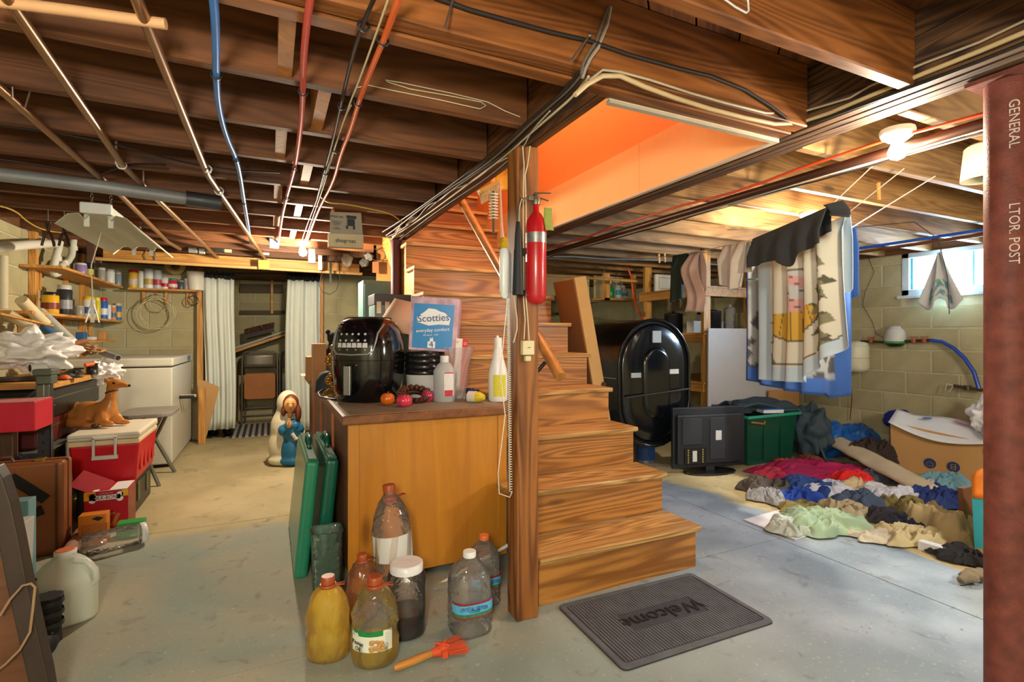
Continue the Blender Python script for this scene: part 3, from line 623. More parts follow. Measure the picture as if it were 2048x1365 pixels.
# ---------------------------------------------------------------- fire extinguisher and phone on the post
ey_ = 1.775; pc = on_y(1072, 500, ey_); zb = on_y(1072, 610, ey_).z; zt = on_y(1072, 424, ey_).z; er = .041; x, y = pc.x, ey_
t = T('fire_extinguisher', 'red fire extinguisher with black horn hung on the wooden post', 'fire extinguisher', (x, y, zb))
RED = mat('b3161f', .3, var=.12, nscale=14, coat=.3); Hh = zt-zb
MB().lathe([(.002, 0), (.02, .003), (.034, .013), (er, .035), (er, Hh-.065), (.036, Hh-.035), (.022, Hh-.01), (.012, Hh), (.012, Hh+.03)], 28, (x, y, zb)).obj('cylinder', RED, t)
MB().lathe([(.0415, Hh-.125), (.0415, Hh-.085)], 28, (x, y, zb), cap=False).obj('metal_band_label', mat('9a9a97', .35, .7, var=.3, nscale=60), t)
CHR = mat('8d8a78', .35, .8, var=.3, nscale=60)
z2 = zb+Hh+.028
MB().lathe([(.016, 0), (.018, .02), (.012, .04)], 12, (x, y, z2)).bar((x-.035, y, z2+.02), (x+.01, y, z2+.025), .02, .016).bar((x-.01, y-.004, z2+.045), (x+.06, y-.012, z2+.05), .014, .004).bar((x+.0, y-.004, z2+.03), (x+.05, y-.012, z2+.018), .012, .004).obj('valve_head', CHR, t, bevel=.002)
hx_ = on_y(1036, 500, ey_+.0).x; zh0 = on_y(1036, 590, ey_).z; zh1 = on_y(1036, 446, ey_).z
MB().tube([(x-.035, y, z2+.02), (hx_+.012, y, z2+.015), (hx_+.003, y, z2-.02), (hx_+.002, y, zh1)], .005, 8).obj('hose', CHR, t)
MB().lathe([(.022, 0), (.0205, .05), (.014, (zh1-zh0)*.8), (.008, zh1-zh0), (.006, zh1-zh0+.005)], 20, (hx_, y, zh0)).obj('discharge_horn', mat('1d2024', .6, var=.2), t)
tg = on_y(1095, 440, ey_-.04); MB().grid(lambda u, v: (tg.x-.018+.036*u+.008*v, ey_-.045+.008*math.sin(v*3), tg.z+.045-.085*v), 4, 8).obj('inspection_tag', mat('8b9442', .8, var=.2, nscale=50), t, solid=.001)
MB().box(x-.05, x+.0, y+.035, 1.849, zb+.2, zb+.225).box(x-.03, x+.01, y+.035, 1.849, zb+.04, zb+.06).obj('wall_bracket', mat('55504a', .5, .6), t)
# phone handset with coiled cord
py_ = 1.80; hp = on_y(1010, 550, py_); z0 = on_y(1010, 597, py_).z; z1 = on_y(1010, 496, py_).z
t = T('telephone', 'white wall telephone handset hung on the left of the post', 'telephone', (hp.x, py_, z0))
m = MB()
m.lathe([(.008, 0), (.016, .01), (.019, .06), (.021, (z1-z0)*.8), (.019, z1-z0-.006), (.008, z1-z0)], 18, (hp.x-.002, py_, z0), sy=.8).obj('handset', mat('d8dcdb', .3, var=.03), t)
m = MB(); m.lathe([(.012, 0), (.018, .01), (.02, (z1-z0)*.9), (.01, z1-z0-.004)], 18, (hp.x+.014, py_+.02, z0), sy=.9).box(hp.x+.0, .9, py_+.03, py_+.05, z0+.03, z0+.15).obj('cradle', mat('c4c8c8', .35), t)
pts = []; ztop = z0; zl = on_y(1018, 985, 1.80).z; Nn = 95
for i in range(Nn*8):
    f_ = i/(Nn*8); a_ = 2*math.pi*i/8; rr = .0062; pts.append((hp.x+.012+.012*f_+rr*math.cos(a_), py_+rr*math.sin(a_), ztop+(zl-ztop)*f_**1.25))
MB().tube(pts, .0017, 4).obj('coiled_cord', mat('e0ddd2', .4), t)
l0 = Vector(pts[-1]); MB().tube([l0, l0+Vector((-.01, 0, -.02)), l0+Vector((-.055, 0, 0)), l0+Vector((-.06, 0, .08)), l0+Vector((-.03, 0, .3)), l0+Vector((-.05, -.0, .46)), l0+Vector((-.02, 0, .75)), Vector((hp.x, py_, ztop))], .0019, 6).obj('straight_cord', mat('e0ddd2', .4), t)
# small junction box and cable drops on the post
jb = on_y(1054, 696, 1.84)
t = T('junction_box', 'cream phone junction box on the post below the extinguisher', 'outlet', (jb.x, 1.849, jb.z))
MB().box(jb.x-.026, jb.x+.026, 1.823, 1.849, jb.z-.029, jb.z+.029).obj('box_cover', mat('d5c9a0', .45), t, bevel=.004); MB().lathe([(.003, 0), (.003, .003)], 8, (0, 0, 0)).obj('screw', INK, t, local=True).location = Vector((0, -.03, 0))
MB().box(jb.x-.012, jb.x+.014, 1.827, 1.849, jb.z-.055, jb.z-.032).obj('plug', mat('cfc59f', .45), t, bevel=.005)
CW = mat('cdbf9d', .5)
for i, (pp, lb) in enumerate((([(1045, 292, 1.84), (1048, 330, 1.84), (1047, 360, 1.83), (1046, 420, 1.85), (1047, 600, 1.845), (1050, 640, 1.843), (1048, 680, 1.84)], 'cream cable running down the post face to the junction box'), ([(1060, 292, 1.84), (1055, 330, 1.84), (1050, 350, 1.83), (1052, 420, 1.85), (1052, 600, 1.845), (1056, 645, 1.843), (1058, 682, 1.84)], 'second cream cable beside it on the post face'), ([(1028, 590, 1.80), (1034, 640, 1.82), (1034, 660, 1.82), (1027, 686, 1.82)], 'short loose white cable end hanging under the black horn'))):
    o = MB().tube([on_y(*q) for q in pp], .0028, 6).obj('cable', CW, None); tag(o, lb, 'cable')
# ---------------------------------------------------------------- things on the counter
Z8 = CZ
def tz(u, v, z=Z8): return (CAMZ-z)*F/(v-V0)
def put(u, t, z=0.0): q = ray(u, V0); return Vector((q.x*t, q.y*t, z))
BLKP = mat('0b0b0d', .12, var=.1, coat=.6); SILV = mat('a3a5a8', .3, .6, var=.05)
fc = put(738, 2.84, Z8); t = T('air_fryer', 'large glossy black air fryer with silver trimmed control panel on counter corner', 'air fryer', fc, math.radians(-38))
FP = [(.80, .0), (.84, .006), (.98, .06), (1.03, .16), (1.05, .24), (1.03, .31), (.95, .38), (.80, .43), (.55, .455), (.02, .463)]; FR = .176
def fs(a_, z, k=1.0):
    r = interp(FP, z)*FR*k; ca, sa = math.cos(a_), math.sin(a_); f_ = (abs(ca)**2.5+abs(sa)**2.5)**(-1/2.5); return Vector((r*ca*f_, r*sa*f_, z))
MB().lathe([(r*FR, z) for r, z in FP], 40, sq=2.5).obj('housing', BLKP, t, local=True)
def fp(s_, q):      # panel coordinates on the front shell
    return fs(math.radians(270+s_*36), .265+q*.145, 1.012)
MB().grid(lambda u, v: fp((u*2-1)*(.82+.18*min(1, v*2)), v), 14, 10).obj('control_panel', mat('0a0a10', .08, var=0, coat=1), t, local=True)
rim = [fs(math.radians(270+s_*38), .26+q*.155, 1.02) for s_, q in ([(-1.05, 1.0), (-1.0, .7), (-.98, .4), (-.9, .12), (-.7, 0), (0, -.03), (.7, 0), (.9, .12), (1.0, .4), (1.1, .7), (1.5, 1.02)])]
MB().tube(rim, .0055, 8).obj('silver_rim', SILV, t, local=True)
WI = mat('cfd2d6', .4, var=0)
m = MB()
for row, (q, n_, w_, h_) in enumerate(((.68, 5, .006, .005), (.45, 5, .006, .005), (.28, 6, .013, .012), (.12, 4, .003, .003))):
    for i in range(n_):
        c_ = fp(-.62+1.24*i/(n_-1), q); c2 = fp(-.62+1.24*i/(n_-1)+.02, q); d_ = (c2-c_).normalized(); e_ = (fp(0, q+.05)-fp(0, q)).normalized(); o_ = d_.cross(e_)*.0012
        m.add([c_-d_*w_-e_*h_+o_, c_+d_*w_-e_*h_+o_, c_+d_*w_*.9+e_*h_+o_, c_-d_*w_*.9+e_*h_+o_], [(0, 1, 2, 3)])
m.obj('touch_symbols', WI, t, local=True)
MB().tube([fs(math.radians(9*i), .225, 1.001) for i in range(40)], .0016, 5, closed=True).obj('drawer_seam', mat('000000', .8, var=0), t, local=True)
m = MB(); h0 = fs(math.radians(270), .20, 1.0); m.box(-.022, .022, h0.y-.045, h0.y+.01, .05, .205); m.obj('drawer_handle', BLKP, t, local=True, bevel=.008)
MB().box(-.019, .019, h0.y-.05, h0.y-.042, .05, .2).obj('handle_cover', SILV, t, local=True, bevel=.003)
MB().lathe([(.7*FR, .456), (.72*FR, .449)], 30, cap=False).obj('top_ring', mat('2b2b2e', .3, var=0), t, local=True)
for a_ in (45, 135, 225, 315): pass
cb = [on_z(672, 800, Z8+.006), on_z(655, 798, Z8+.006), on_z(640, 794, Z8+.01), on_z(636, 786, Z8+.02), on_z(645, 780, Z8+.03), on_z(662, 783, Z8+.02), fc+Vector((-.1, .05, .03))]
tag(MB().tube(cb, .005, 8).obj('power_cord', mat('0c0c0c', .5), None), 'black power cord looping over the counter edge left of the air fryer', 'cord')
# tissue pack
tt = 2.86; A4 = [put(u, tt, CAMZ-(v-V0)/F*tt) for u, v in ((816, 700), (912, 706), (920, 598), (822, 592))]
t = T('tissue_pack', 'plastic wrapped pack of tissue boxes with big blue front panel', 'tissue box', (A4[0]+A4[1])/2); bk = Vector((.427, .904, 0))*.12
m = MB(); m.add(A4+[p+bk for p in A4], [(0, 1, 2, 3), (7, 6, 5, 4), (0, 4, 5, 1), (1, 5, 6, 2), (2, 6, 7, 3), (3, 7, 4, 0)]).obj('tissue_boxes', mat('d9b0c4', .5, var=.45, nscale=16, bump=.2), t, bevel=.006)
def q4(u, v, o_=.004): p_ = (A4[0]*(1-u)+A4[1]*u)*(1-v)+(A4[3]*(1-u)+A4[2]*u)*v; return p_-bk.normalized()*o_
MB().add([q4(.08, .05), q4(.90, .05), q4(.90, .87), q4(.08, .87)], [(0, 1, 2, 3)]).obj('blue_panel', mat('1687cf', .3, var=.06), t, solid=.002)
m = MB()
cl = [(.17, .52), (.15, .62), (.24, .68), (.30, .72), (.38, .79), (.52, .78), (.62, .74), (.72, .72), (.84, .62), (.82, .5), (.6, .5), (.4, .47)]
m.add([q4(u, v, .0065) for u, v in cl], [list(range(len(cl)))]).add([q4(.40, .06, .0065), q4(.56, .06, .0065), q4(.56, .18, .0065), q4(.40, .18, .0065)], [(0, 1, 2, 3)]).add([q4(.44, .18, .0065), q4(.52, .18, .0065), q4(.5, .26, .0065), q4(.47, .23, .0065), q4(.45, .26, .0065)], [(0, 1, 2, 3, 4)]).obj('white_print', mat('eef2f7', .4, var=0), t)
ry = (math.pi/2, -.05, -YAW)
text('Scotties', .056, mat('1c3f86', .4, var=0), t, q4(.49, .61, .009), ry); text('everyday comfort', .026, mat('f2f6fa', .4, var=0), t, q4(.49, .39, .007), ry); text('4', .05, mat('1b57a0', .4, var=0), t, q4(.48, .12, .009), ry)
text('184 sheets   2 ply', .012, mat('e8f2fa', .4, var=0), t, q4(.45, .30, .006), ry)
# a shrink-wrap skin over the boxes
ft = 3.12
t = T('round_tin_stack', 'stack of black lids on a round white tub behind the alcohol bottle', 'tub', put(850, 2.93, Z8)); c_ = put(850, 2.93, Z8); zz = [CAMZ-(v-V0)/F*2.93 for v in (798, 748, 702)]
MB().lathe([(.095, 0), (.106, zz[1]-Z8)], 28, (c_.x, c_.y, Z8)).obj('tub', mat('d5d7d8', .4), t)
for i in range(4): h_ = zz[1]+(zz[2]-zz[1])/4*i; MB().lathe([(.112, 0), (.115, .006), (.111, (zz[2]-zz[1])/4-.004), (.105, (zz[2]-zz[1])/4-.001)], 30, (c_.x, c_.y, h_)).obj('lid', mat('1b1d20', .25, coat=.3), t)
# rubbing alcohol bottle
def on_ctr(u, vb, vt, wp, t=None): return spot(u, vb, vt, wp, Z8, t)
p, H, r = on_ctr(889, 806, 712, 44)
o = vessel('alcohol_bottle', 'translucent white plastic bottle with red bordered label, no cap colour', 'bottle', p, H, [(.9, 0), (1, .02), (1, .62), (.97, .68), (.6, .82), (.36, .86), (.36, .88)], r, mat('c9d0d4', .35, var=.04, trans=.35), None, 0, mat('d8dcdf', .3), sy=.7, rz=-.35, caph=.14, capr=.4); o['label'] = 'translucent white plastic bottle with red bordered label on counter edge'
wrap(o, r*1.02, .13*H, .64*H, 270, 325, mat('e4e2e2', .5, var=.25, nscale=220), 'paper_label', sy=.7); wrap(o, r*1.03, .13*H, .26*H, 272, 318, mat('c2344a', .5, var=0), 'red_box', sy=.7); wrap(o, r*1.03, .62*H, .645*H, 270, 325, mat('c2344a', .5, var=0), 'red_line', sy=.7)
# crystal vase with a red and white box in it
p, H, r = on_ctr(918, 800, 690, 44, 2.86)
t = T('crystal_vase', 'flared cut crystal vase beside the white plastic bottle', 'vase', p)
m = MB(); n = 24
vs = []; pr = [(.045, 0), (.047, .01), (.044, .05), (.05, .13), (.058, .2), (.083, .29)]
for j, (rr, z) in enumerate(pr):
    for k in range(n): a_ = 2*math.pi*k/n; q = rr*(1.05 if (k+j) % 2 else .95); vs.append((p.x+q*math.cos(a_), p.y+q*math.sin(a_), p.z+z/.29*H*.96))
m.add(vs, [(i*n+k, i*n+(k+1) % n, (i+1)*n+(k+1) % n, (i+1)*n+k) for i in range(5) for k in range(n)]).add(vs[:n], [list(range(n))]).obj('cut_glass', clear(thin=.62, rough=.02), t)
t = T('match_box', 'tall red and white matchbox standing inside the crystal vase', 'box', p+Vector((0, 0, .02)), -.3)
m = MB(); m.M = TR(0, 0, .05) @ rot(0, .06, 0); m.box(-.032, .004, -.012, .012, 0, .27).obj('white_face', mat('e9e4e0', .5), t, local=True); m = MB(); m.M = TR(0, 0, .05) @ rot(0, .06, 0); m.box(.004, .034, -.0125, .0125, 0, .27).obj('red_face', mat('d8262b', .5), t, local=True)
text('O', .022, mat('f4f0ec', .5, var=0), t, (.034, -.014, .29), FRONT, world=False); text('250', .014, mat('c5a24a', .5, var=0), t, (-.012, -.014, .30), FRONT, world=False)
# white spray bottle
p, H, r = on_ctr(996, 800, 676, 38, 2.78)
o = vessel('cleaner_bottle', 'slim white cleaner bottle with yellow label beside the post', 'bottle', p, H, [(.85, 0), (1, .03), (1, .42), (.92, .5), (.62, .66), (.45, .8), (.38, .86)], r, mat('e6e8e9', .3, var=.03), None, 0, mat('eceeee', .3), sy=.65, rz=-.4, caph=.16, capr=.42)
wrap(o, r*1.02, .08*H, .42*H, 240, 320, mat('d6cf3a', .5, var=.2, nscale=120), 'yellow_label', sy=.65); MB().tube([(0, 0, H*.97), (0, 0, H), (-.006, 0, H*1.03)], .007, 8).obj('nozzle', mat('eceeee', .3), o, local=True)
p, H, r = on_ctr(940, 803, 776, 17); o = MB().lathe([(r, 0), (r, H*.62)], 20, p).obj('battery', mat('a9afb6', .3, .5), None); tag(o, 'large blue and silver battery standing on the counter', 'battery'); MB().lathe([(r*1.01, H*.6), (r, H*.95), (.004, H*.96), (.004, H)], 20, p).obj('blue_top', mat('1d2455', .35), o)
p2 = put(951, 2.82, Z8); o = MB().lathe([(.02, 0), (.02, .06)], 16, p2).obj('battery', mat('20285c', .35), None); tag(o, 'small dark blue battery half hidden behind the silver one', 'battery')
# glue bottle lying down, cloth
a = put(938, 2.74, Z8+.03); b_ = put(972, 2.70, Z8+.03); t = T('glue_bottle', 'small white bottle with yellow cap lying on its side', 'bottle', a); MB().tube([a, a.lerp(b_, .45)], .03, 16).obj('bottle_body', mat('dfdcd2', .4), t); MB().tube([a.lerp(b_, .45), a.lerp(b_, .65), a.lerp(b_, .9)], [.029, .027, .014], 14).obj('cap', mat('d2c02c', .4), t)
# pinecone wreath: ring of glossy brown cones
wc = put(830, 2.73, Z8+.034)
t = T('pinecone_wreath', 'small wreath of glossy brown pine cones leaning by the air fryer', 'wreath', wc)
MB().tube([wc+Vector((.055*math.cos(a_*.524), .05*math.sin(a_*.524)+.01, .018*math.sin(a_*.524))) for a_ in range(12)], .012, 6, closed=True).obj('ring', mat('3b2013', .5), t)
PCM = mat('5a3120', .28, var=.4, nscale=70, coat=.5)
for i in range(15):
    a_ = 2*math.pi*i/15; c_ = wc+Vector((.072*math.cos(a_), .055*math.sin(a_), .03*math.sin(a_)+.012)); m = MB()
    d_ = Vector((math.cos(a_), math.sin(a_)*.8, .25)).normalized(); M = d_.to_track_quat('Z', 'Y').to_matrix().to_4x4()
    m.M = Matrix.Translation(c_) @ M
    for k in range(5):
        rr = (.0115, .0165, .0165, .013, .007)[k]; m.lathe([(rr*.5, -.02+k*.009), (rr, -.015+k*.009), (rr*.55, -.0105+k*.009)], 7, a0=.5*(k % 2))
    m.obj('pine_cone', PCM, t)
for i, (u, v, col, lb, sx) in enumerate(((774, 812, 'e2701a', 'orange plastic pumpkin figure at the counter edge', .036), (808, 816, 'd13a55', 'glossy pink red plastic apple at the counter edge', .040), (855, 806, 'b32a4e', 'dark pink plastic fruit under the pinecone wreath', .034))):
    c_ = on_z(u, v, Z8)+Vector((.01, .035, 0)); t = T('plastic_fruit', lb, 'toy fruit', c_); m = MB()
    for k in range(6): a_ = math.pi/3*k; m.ball((c_.x+sx*.35*math.cos(a_), c_.y+sx*.35*math.sin(a_), Z8+.030), sx*.68, sx*.68, .030, 12)
    m.obj('fruit_body', mat(col, .22, var=.2, nscale=20, coat=.6), t); MB().tube([c_+Vector((0, 0, .055)), c_+Vector((.004, -.004, .068))], .004, 6).obj('stem', mat('7c5a1c', .5), t)
# lampshade, metal cabinet and case, boxes and toys further back on the counter
lc = put(795, 3.4, Z8); z0, z1 = [CAMZ-(v-V0)/F*3.4 for v in (662, 606)]
t = T('table_lamp', 'table lamp with a tilted beige cone lampshade behind the air fryer', 'lamp', lc)
m = MB(); m.M = TR(lc.x, lc.y, z0) @ rot(.12, .2, 0); m.lathe([(.138, 0), (.064, z1-z0+.02)], 32, cap=False).obj('lamp_shade', mat('c9a88c', .8, var=.05, bump=.1), t, solid=.003)
MB().lathe([(.06, 0), (.065, .015), (.02, .05), (.035, .11), (.045, .16), (.015, .22), (.012, z0-Z8+.05)], 20, (lc.x, lc.y, Z8)).obj('lamp_base', mat('a97b3a', .35, .3), t)
GM = mat('5f7a76', .45, .2, var=.12, bump=.1)
def boxpx(name, label, cat, u0, u1, vb, vt, tm, dep, m_, z=None, rz=None, bev=.004, yaw=True):
    """a box of real size whose front faces the room; size from the measured width and height at its distance"""
    c_ = put((u0+u1)/2, tm); w_ = (u1-u0)/F*tm; zb_ = z if z is not None else CAMZ-(vb-V0)/F*tm; h_ = CAMZ-(vt-V0)/F*tm-zb_
    t = T(name, label, cat, (c_.x, c_.y, zb_), rz if rz is not None else 0)
    MB().box(-w_/2, w_/2, 0, dep, 0, h_).obj('body', m_, t, local=True, bevel=bev); return t, w_, h_
t, w_, h_ = boxpx('metal_cabinet', 'tall grey green metal cabinet behind the lampshade', 'cabinet', 727, 797, 800, 562, 4.25, .26, GM, z=Z8)
MB().box(-w_/2+.012, w_/2-.012, -.006, 0, .02, h_-.03).obj('door', GM, t, local=True, bevel=.002); MB().ball((-w_/2+.03, -.02, h_*.62), .012, n=8).obj('knob', mat('8a8a85', .3, .8), t, local=True)
t, w_, h_ = boxpx('slide_projector_case', 'grey green case with dark lid and metal latches before the cabinet', 'case', 750, 822, 800, 590, 3.7, .24, mat('6b8581', .5, var=.1), z=Z8)
MB().box(-w_/2-.004, w_/2+.004, -.006, .246, h_-.075, h_+.004).obj('case_lid', mat('3a3c40', .5), t, local=True, bevel=.005)
for xx in (-w_/2+.01, -w_/2+.07): MB().box(xx, xx+.035, -.016, -.005, h_-.14, h_-.05).obj('latch', mat('b8b6ac', .25, .9), t, local=True, bevel=.003)
CB = mat('a3764a', .85, var=.1, nscale=5); CBL = mat('c39a62', .85, var=.08, nscale=5)
boxpx('cardboard_box', 'narrow open cardboard box standing on the far end of the counter', 'box', 628, 652, 800, 688, 3.55, .2, CB, z=Z8)
boxpx('cardboard_box', 'short torn cardboard box left of the narrow one on the counter', 'box', 614, 628, 800, 714, 4.0, .18, CB, z=Z8)
t, w_, h_ = boxpx('board_game', 'flat red and cream box lying at the counter left rim', 'box', 604, 629, 800, 745, 4.55, .3, mat('c9b9a0', .6), z=Z8+.03); t.location.z = Z8; 
def blob(name, label, cat, parts_, m_, vox=.012, sm=4, extra=None, nz_=0):
    """soft body: overlapping ellipsoids fused by a voxel remesh"""
    c0 = Vector(parts_[0][0]); zmin = min(p[0][2]-p[1][2] for p in parts_); t = T(name, label, cat, (c0.x, c0.y, zmin)); m = MB()
    for i, (c_, r_) in enumerate(parts_): m.ball(c_, *r_, n=14, nz=nz_, seed=i)
    m.obj('body', m_, t, remesh=vox, smooth_it=sm); return t
PL = mat('191a1c', .95, bump=.8, bscale=200)
c_ = put(672, 3.75, Z8+.22)
z_ = Z8+.22
t = T('shelf_bin', 'open grey storage bin on the counter under the stuffed toys', 'bin', (c_.x, c_.y+.02, Z8)); m = MB(); m.box(-.14, .14, -.1, .1, 0, .17).obj('bin_body', mat('3d3d42', .6), t, local=True, bevel=.01)
def teddy(label, c_, s_, m_, m2):
    blob('stuffed_toy', label, 'stuffed toy', [((c_.x, c_.y, c_.z+.07*s_), (.07*s_, .06*s_, .075*s_)), ((c_.x, c_.y-.01, c_.z+.175*s_), (.05*s_, .05*s_, .05*s_)), ((c_.x-.04*s_, c_.y, c_.z+.22*s_), (.02*s_, .012*s_, .022*s_)), ((c_.x+.04*s_, c_.y, c_.z+.22*s_), (.02*s_, .012*s_, .022*s_)), ((c_.x-.07*s_, c_.y-.04, c_.z+.08*s_), (.025*s_, .05*s_, .025*s_)), ((c_.x+.07*s_, c_.y-.04, c_.z+.08*s_), (.025*s_, .05*s_, .025*s_)), ((c_.x-.05*s_, c_.y-.07*s_, c_.z+.025*s_), (.03*s_, .06*s_, .03*s_)), ((c_.x+.05*s_, c_.y-.07*s_, c_.z+.025*s_), (.03*s_, .06*s_, .03*s_))], m_, .008)
teddy('black stuffed toy peeking out behind the air fryer', Vector((c_.x-.02, c_.y-.02, Z8+.175)), .95, PL, None)
teddy('taller black stuffed toy, topmost of the pair near the block wall', Vector((c_.x+.14, c_.y+.13, Z8+.2)), 1.25, mat('26272b', .95, bump=.8, bscale=200), None)
# gold figurine
c_ = put(662, 3.1, Z8); t = T('gold_ornament', 'twisted gold ornament standing behind the air fryer', 'ornament', c_); m = MB()
for i in range(16): a_ = i*.9; m.ball((c_.x+.018*math.cos(a_), c_.y+.018*math.sin(a_), Z8+.03+i*.017), .02, .018, .016, 8)
m.lathe([(.05, 0), (.045, .02), (.02, .035)], 16, c_).obj('cast_body', mat('a9803a', .3, .8, var=.3, nscale=30), t)
c_ = put(655, 3.25, Z8); tag(MB().lathe([(.075, 0), (.07, .07), (.045, .12), (.0, .135)], 20, c_).obj('cap_hat', mat('27333c', .7), None), 'dark rounded cap lying behind the air fryer', 'hat')
# ================================================================ left side: back wall recess, curtains
POSTM = PINE
for (u, lb, w_) in ((401, 'rough pine stud at the left side of the curtain opening', .06), (641, 'rough pine stud at the right side of the curtain opening', .06)):
    q = on_y(u, 700, BY-.05); tag(MB().box(q.x-w_/2, q.x+w_/2, BY-.1, BY-.02, 0, HZ-.01).obj('wall_stud', POSTM, None, bevel=.003), lb, 'stud')
def curtain(label, u0, u1, vt, vb, Y, seed, flare=0, pinch=None):
    a = on_y(u0, vt, Y); b_ = on_y(u1, vt, Y); zb_ = max(.03, on_y(u0, vb, Y).z); t = T('curtain', label, 'curtain', ((a.x+b_.x)/2, Y, zb_)); n_ = 5
    def fn(u, v):
        x = a.x+(b_.x-a.x)*u*(1-.0*v)+flare*(1-v)*(u-.5); g = .022*math.sin(2*math.pi*n_*u+seed+v)+.024*math.sin(2*math.pi*2.3*u+seed*2+v*2)
        return (x+.01*math.sin(v*5+seed), Y+g*(.5+.5*(1-v))+.02*math.sin(v*4+u*3), zb_+(a.z-zb_)*v)
    MB().grid(fn, 56, 14).obj('curtain_cloth', mat('d6dcd2', .8, var=.04), t, solid=.003)
    a2 = on_y(u0, 545, Y); MB().grid(lambda u, v: (a.x+(b_.x-a.x)*u, Y-.008+.02*math.sin(44*u+seed), a.z-.01+(a2.z-a.z+.0)*v), 30, 2).obj('dark_header', mat('1b1e20', .8), t, solid=.003)
    for i in range(6): x = a.x+(b_.x-a.x)*(i+.5)/6; MB().tube([(x, Y+.012*math.cos(k*1.047), a2.z+.005+.02*math.sin(k*1.047)) for k in range(6)], .003, 5, closed=True).obj('ring', mat('20201f', .4, .7), t)
curtain('pale curtain hanging on the left of the dark recess', 408, 470, 556, 862, 6.55, .3)
curtain('pale curtain hanging on the right of the dark recess', 574, 640, 560, 905, 6.55, 1.7, .05)
a = on_y(400, 547, 6.55); b_ = on_y(645, 547, 6.55); tag(MB().tube([a, b_], .008, 8).obj('curtain_rod', mat('2c2a28', .4, .6), None), 'thin dark curtain rod across the recess opening', 'curtain rod')
BT = mat('17181b', .7)
for u, lb in ((425, 'black boot under the left curtain, nearer the freezer'), (455, 'black boot under the left curtain, nearer the rug')):
    c_ = on_z(u, 868); t = T('boot', lb, 'boot', c_); blob_ = MB().ball((c_.x+.02, c_.y-.06, .04), .05, .12, .04, 12).lathe([(.05, 0), (.055, .1), (.06, .2)], 14, (c_.x, c_.y, 0)); blob_.obj('boot_upper', BT, t, remesh=.012, smooth_it=3); MB().box(c_.x-.03, c_.x+.07, c_.y-.18, c_.y+.05, 0, .012).obj('sole', mat('0d0d0e', .8), t, bevel=.005)
# striped rug
rc = on_z(510, 862); t = T('striped_rug', 'grey and white striped rag rug in the recess doorway', 'rug', (-.05, 7.0, 0)); x0, x1 = -.42, .42; m = MB(); m2 = MB(); n_ = 26
for i in range(n_):
    xa_ = x0+(x1-x0)*i/n_; (m if i % 2 else m2).box(xa_, xa_+(x1-x0)/n_, 6.60, 7.5, .001, .012 if i % 2 else .010)
m.obj('pale_stripes', mat('b4b2a8', .95, bump=.6, bscale=120), t); m2.obj('dark_stripes', mat('3f4245', .95, bump=.6, bscale=120), t)
# folding chairs
def fchair(x, label, seatm):
    Yc = 7.55; t = T('folding_chair', label, 'chair', (x, Yc, 0)); FM = mat('6a6256', .4, .5, var=.1); w_ = .21
    fr = [(x-w_, Yc-.04, .02), (x-w_, Yc, .5), (x-w_, Yc+.03, .88)]+[(x-w_+.06-.06*math.cos(k), Yc+.035, .88+.07*math.sin(k)) for k in (.5, 1, 1.5)]+[(x+w_-.06+.06*math.cos(k), Yc+.035, .88+.07*math.sin(k)) for k in (1.5, 1, .5)]+[(x+w_, Yc+.03, .88), (x+w_, Yc, .5), (x+w_, Yc-.04, .02)]
    MB().tube(fr, .012, 8).obj('front_frame', FM, t); MB().tube([(x-w_+.03, Yc+.1, .02), (x-w_+.03, Yc+.03, .6)], .011, 8).tube([(x+w_-.03, Yc+.1, .02), (x+w_-.03, Yc+.03, .6)], .011, 8).tube([(x-w_+.03, Yc+.08, .2), (x+w_-.03, Yc+.08, .2)], .008, 6).tube([(x-w_, Yc-.03, .12), (x+w_, Yc-.03, .12)], .008, 6).obj('rear_legs', FM, t)
    MB().grid(lambda u, v: (x-w_+.015+(2*w_-.03)*u, Yc+.01-.02*math.sin(math.pi*u), .75+.18*v), 8, 4).obj('backrest', mat('77705f', .35, .3), t, solid=.004)
    q = rrect(2*w_-.05, .34, .04); MB().prism([(x+a_[0], .50+a_[1]) for a_ in q], Yc-.045, Yc-.02, 'y').obj('seat', seatm, t, bevel=.004)
fchair(.0-.12, 'folding chair with orange seat leaning in the recess behind the curtains', mat('b06a2c', .5)); fchair(.33, 'metal folding chair with grey seat beside the orange one', mat('6f6e67', .25, .7))
a = on_y(462, 706, 7.6); b_ = on_y(575, 668, 7.6); t = T('sloping_plank', 'long narrow board propped at a slope across the recess', 'board', (a.x, 7.6, a.z)); MB().bar(a, b_, .12, .03).obj('board', PINEX, t); MB().bar(a+Vector((0, -.02, .045)), b_+Vector((0, -.02, .045)), .1, .02).obj('pale_strip', mat('b5b0a2', .6), t)
a = on_y(490, 674, 7.55); b_ = on_y(548, 660, 7.55); t = T('push_broom', 'brown bristled push broom head resting on the sloping board', 'broom', (a.x, 7.55, a.z)); MB().bar(a, b_, .07, .05).obj('head_block', mat('2a211b', .6), t)
m = MB()
for i in range(240): f_ = R.random(); q = a.lerp(b_, f_)+Vector((0, R.uniform(-.03, .03), .02)); m.tube([q, q+Vector((R.uniform(-.02, .02), R.uniform(-.02, .02), .08))], .003, 3, caps=False)
m.obj('bristles', mat('5d3f31', .9), t)['kind'] = 'stuff'
for (u0, v0, u1, v1, w_, lb) in ((480, 577, 565, 578, .12, 'horizontal old board nailed across the recess wall'), (544, 556, 544, 628, .06, 'short vertical board nailed over the horizontal one'),  (480, 625, 570, 625, .05, 'dark shelf strip across the recess wall')):
    a = on_y(u0, v0, 7.85); b_ = on_y(u1, v1, 7.85); o = MB().bar(a, b_, .03, w_, up=(0, 0, 1) if u0 != u1 else (0, 1, 0)).obj('wall_board', PINEX if u0 == u1 else mat('57493a', .8, var=.2), None); tag(o, lb, 'board')
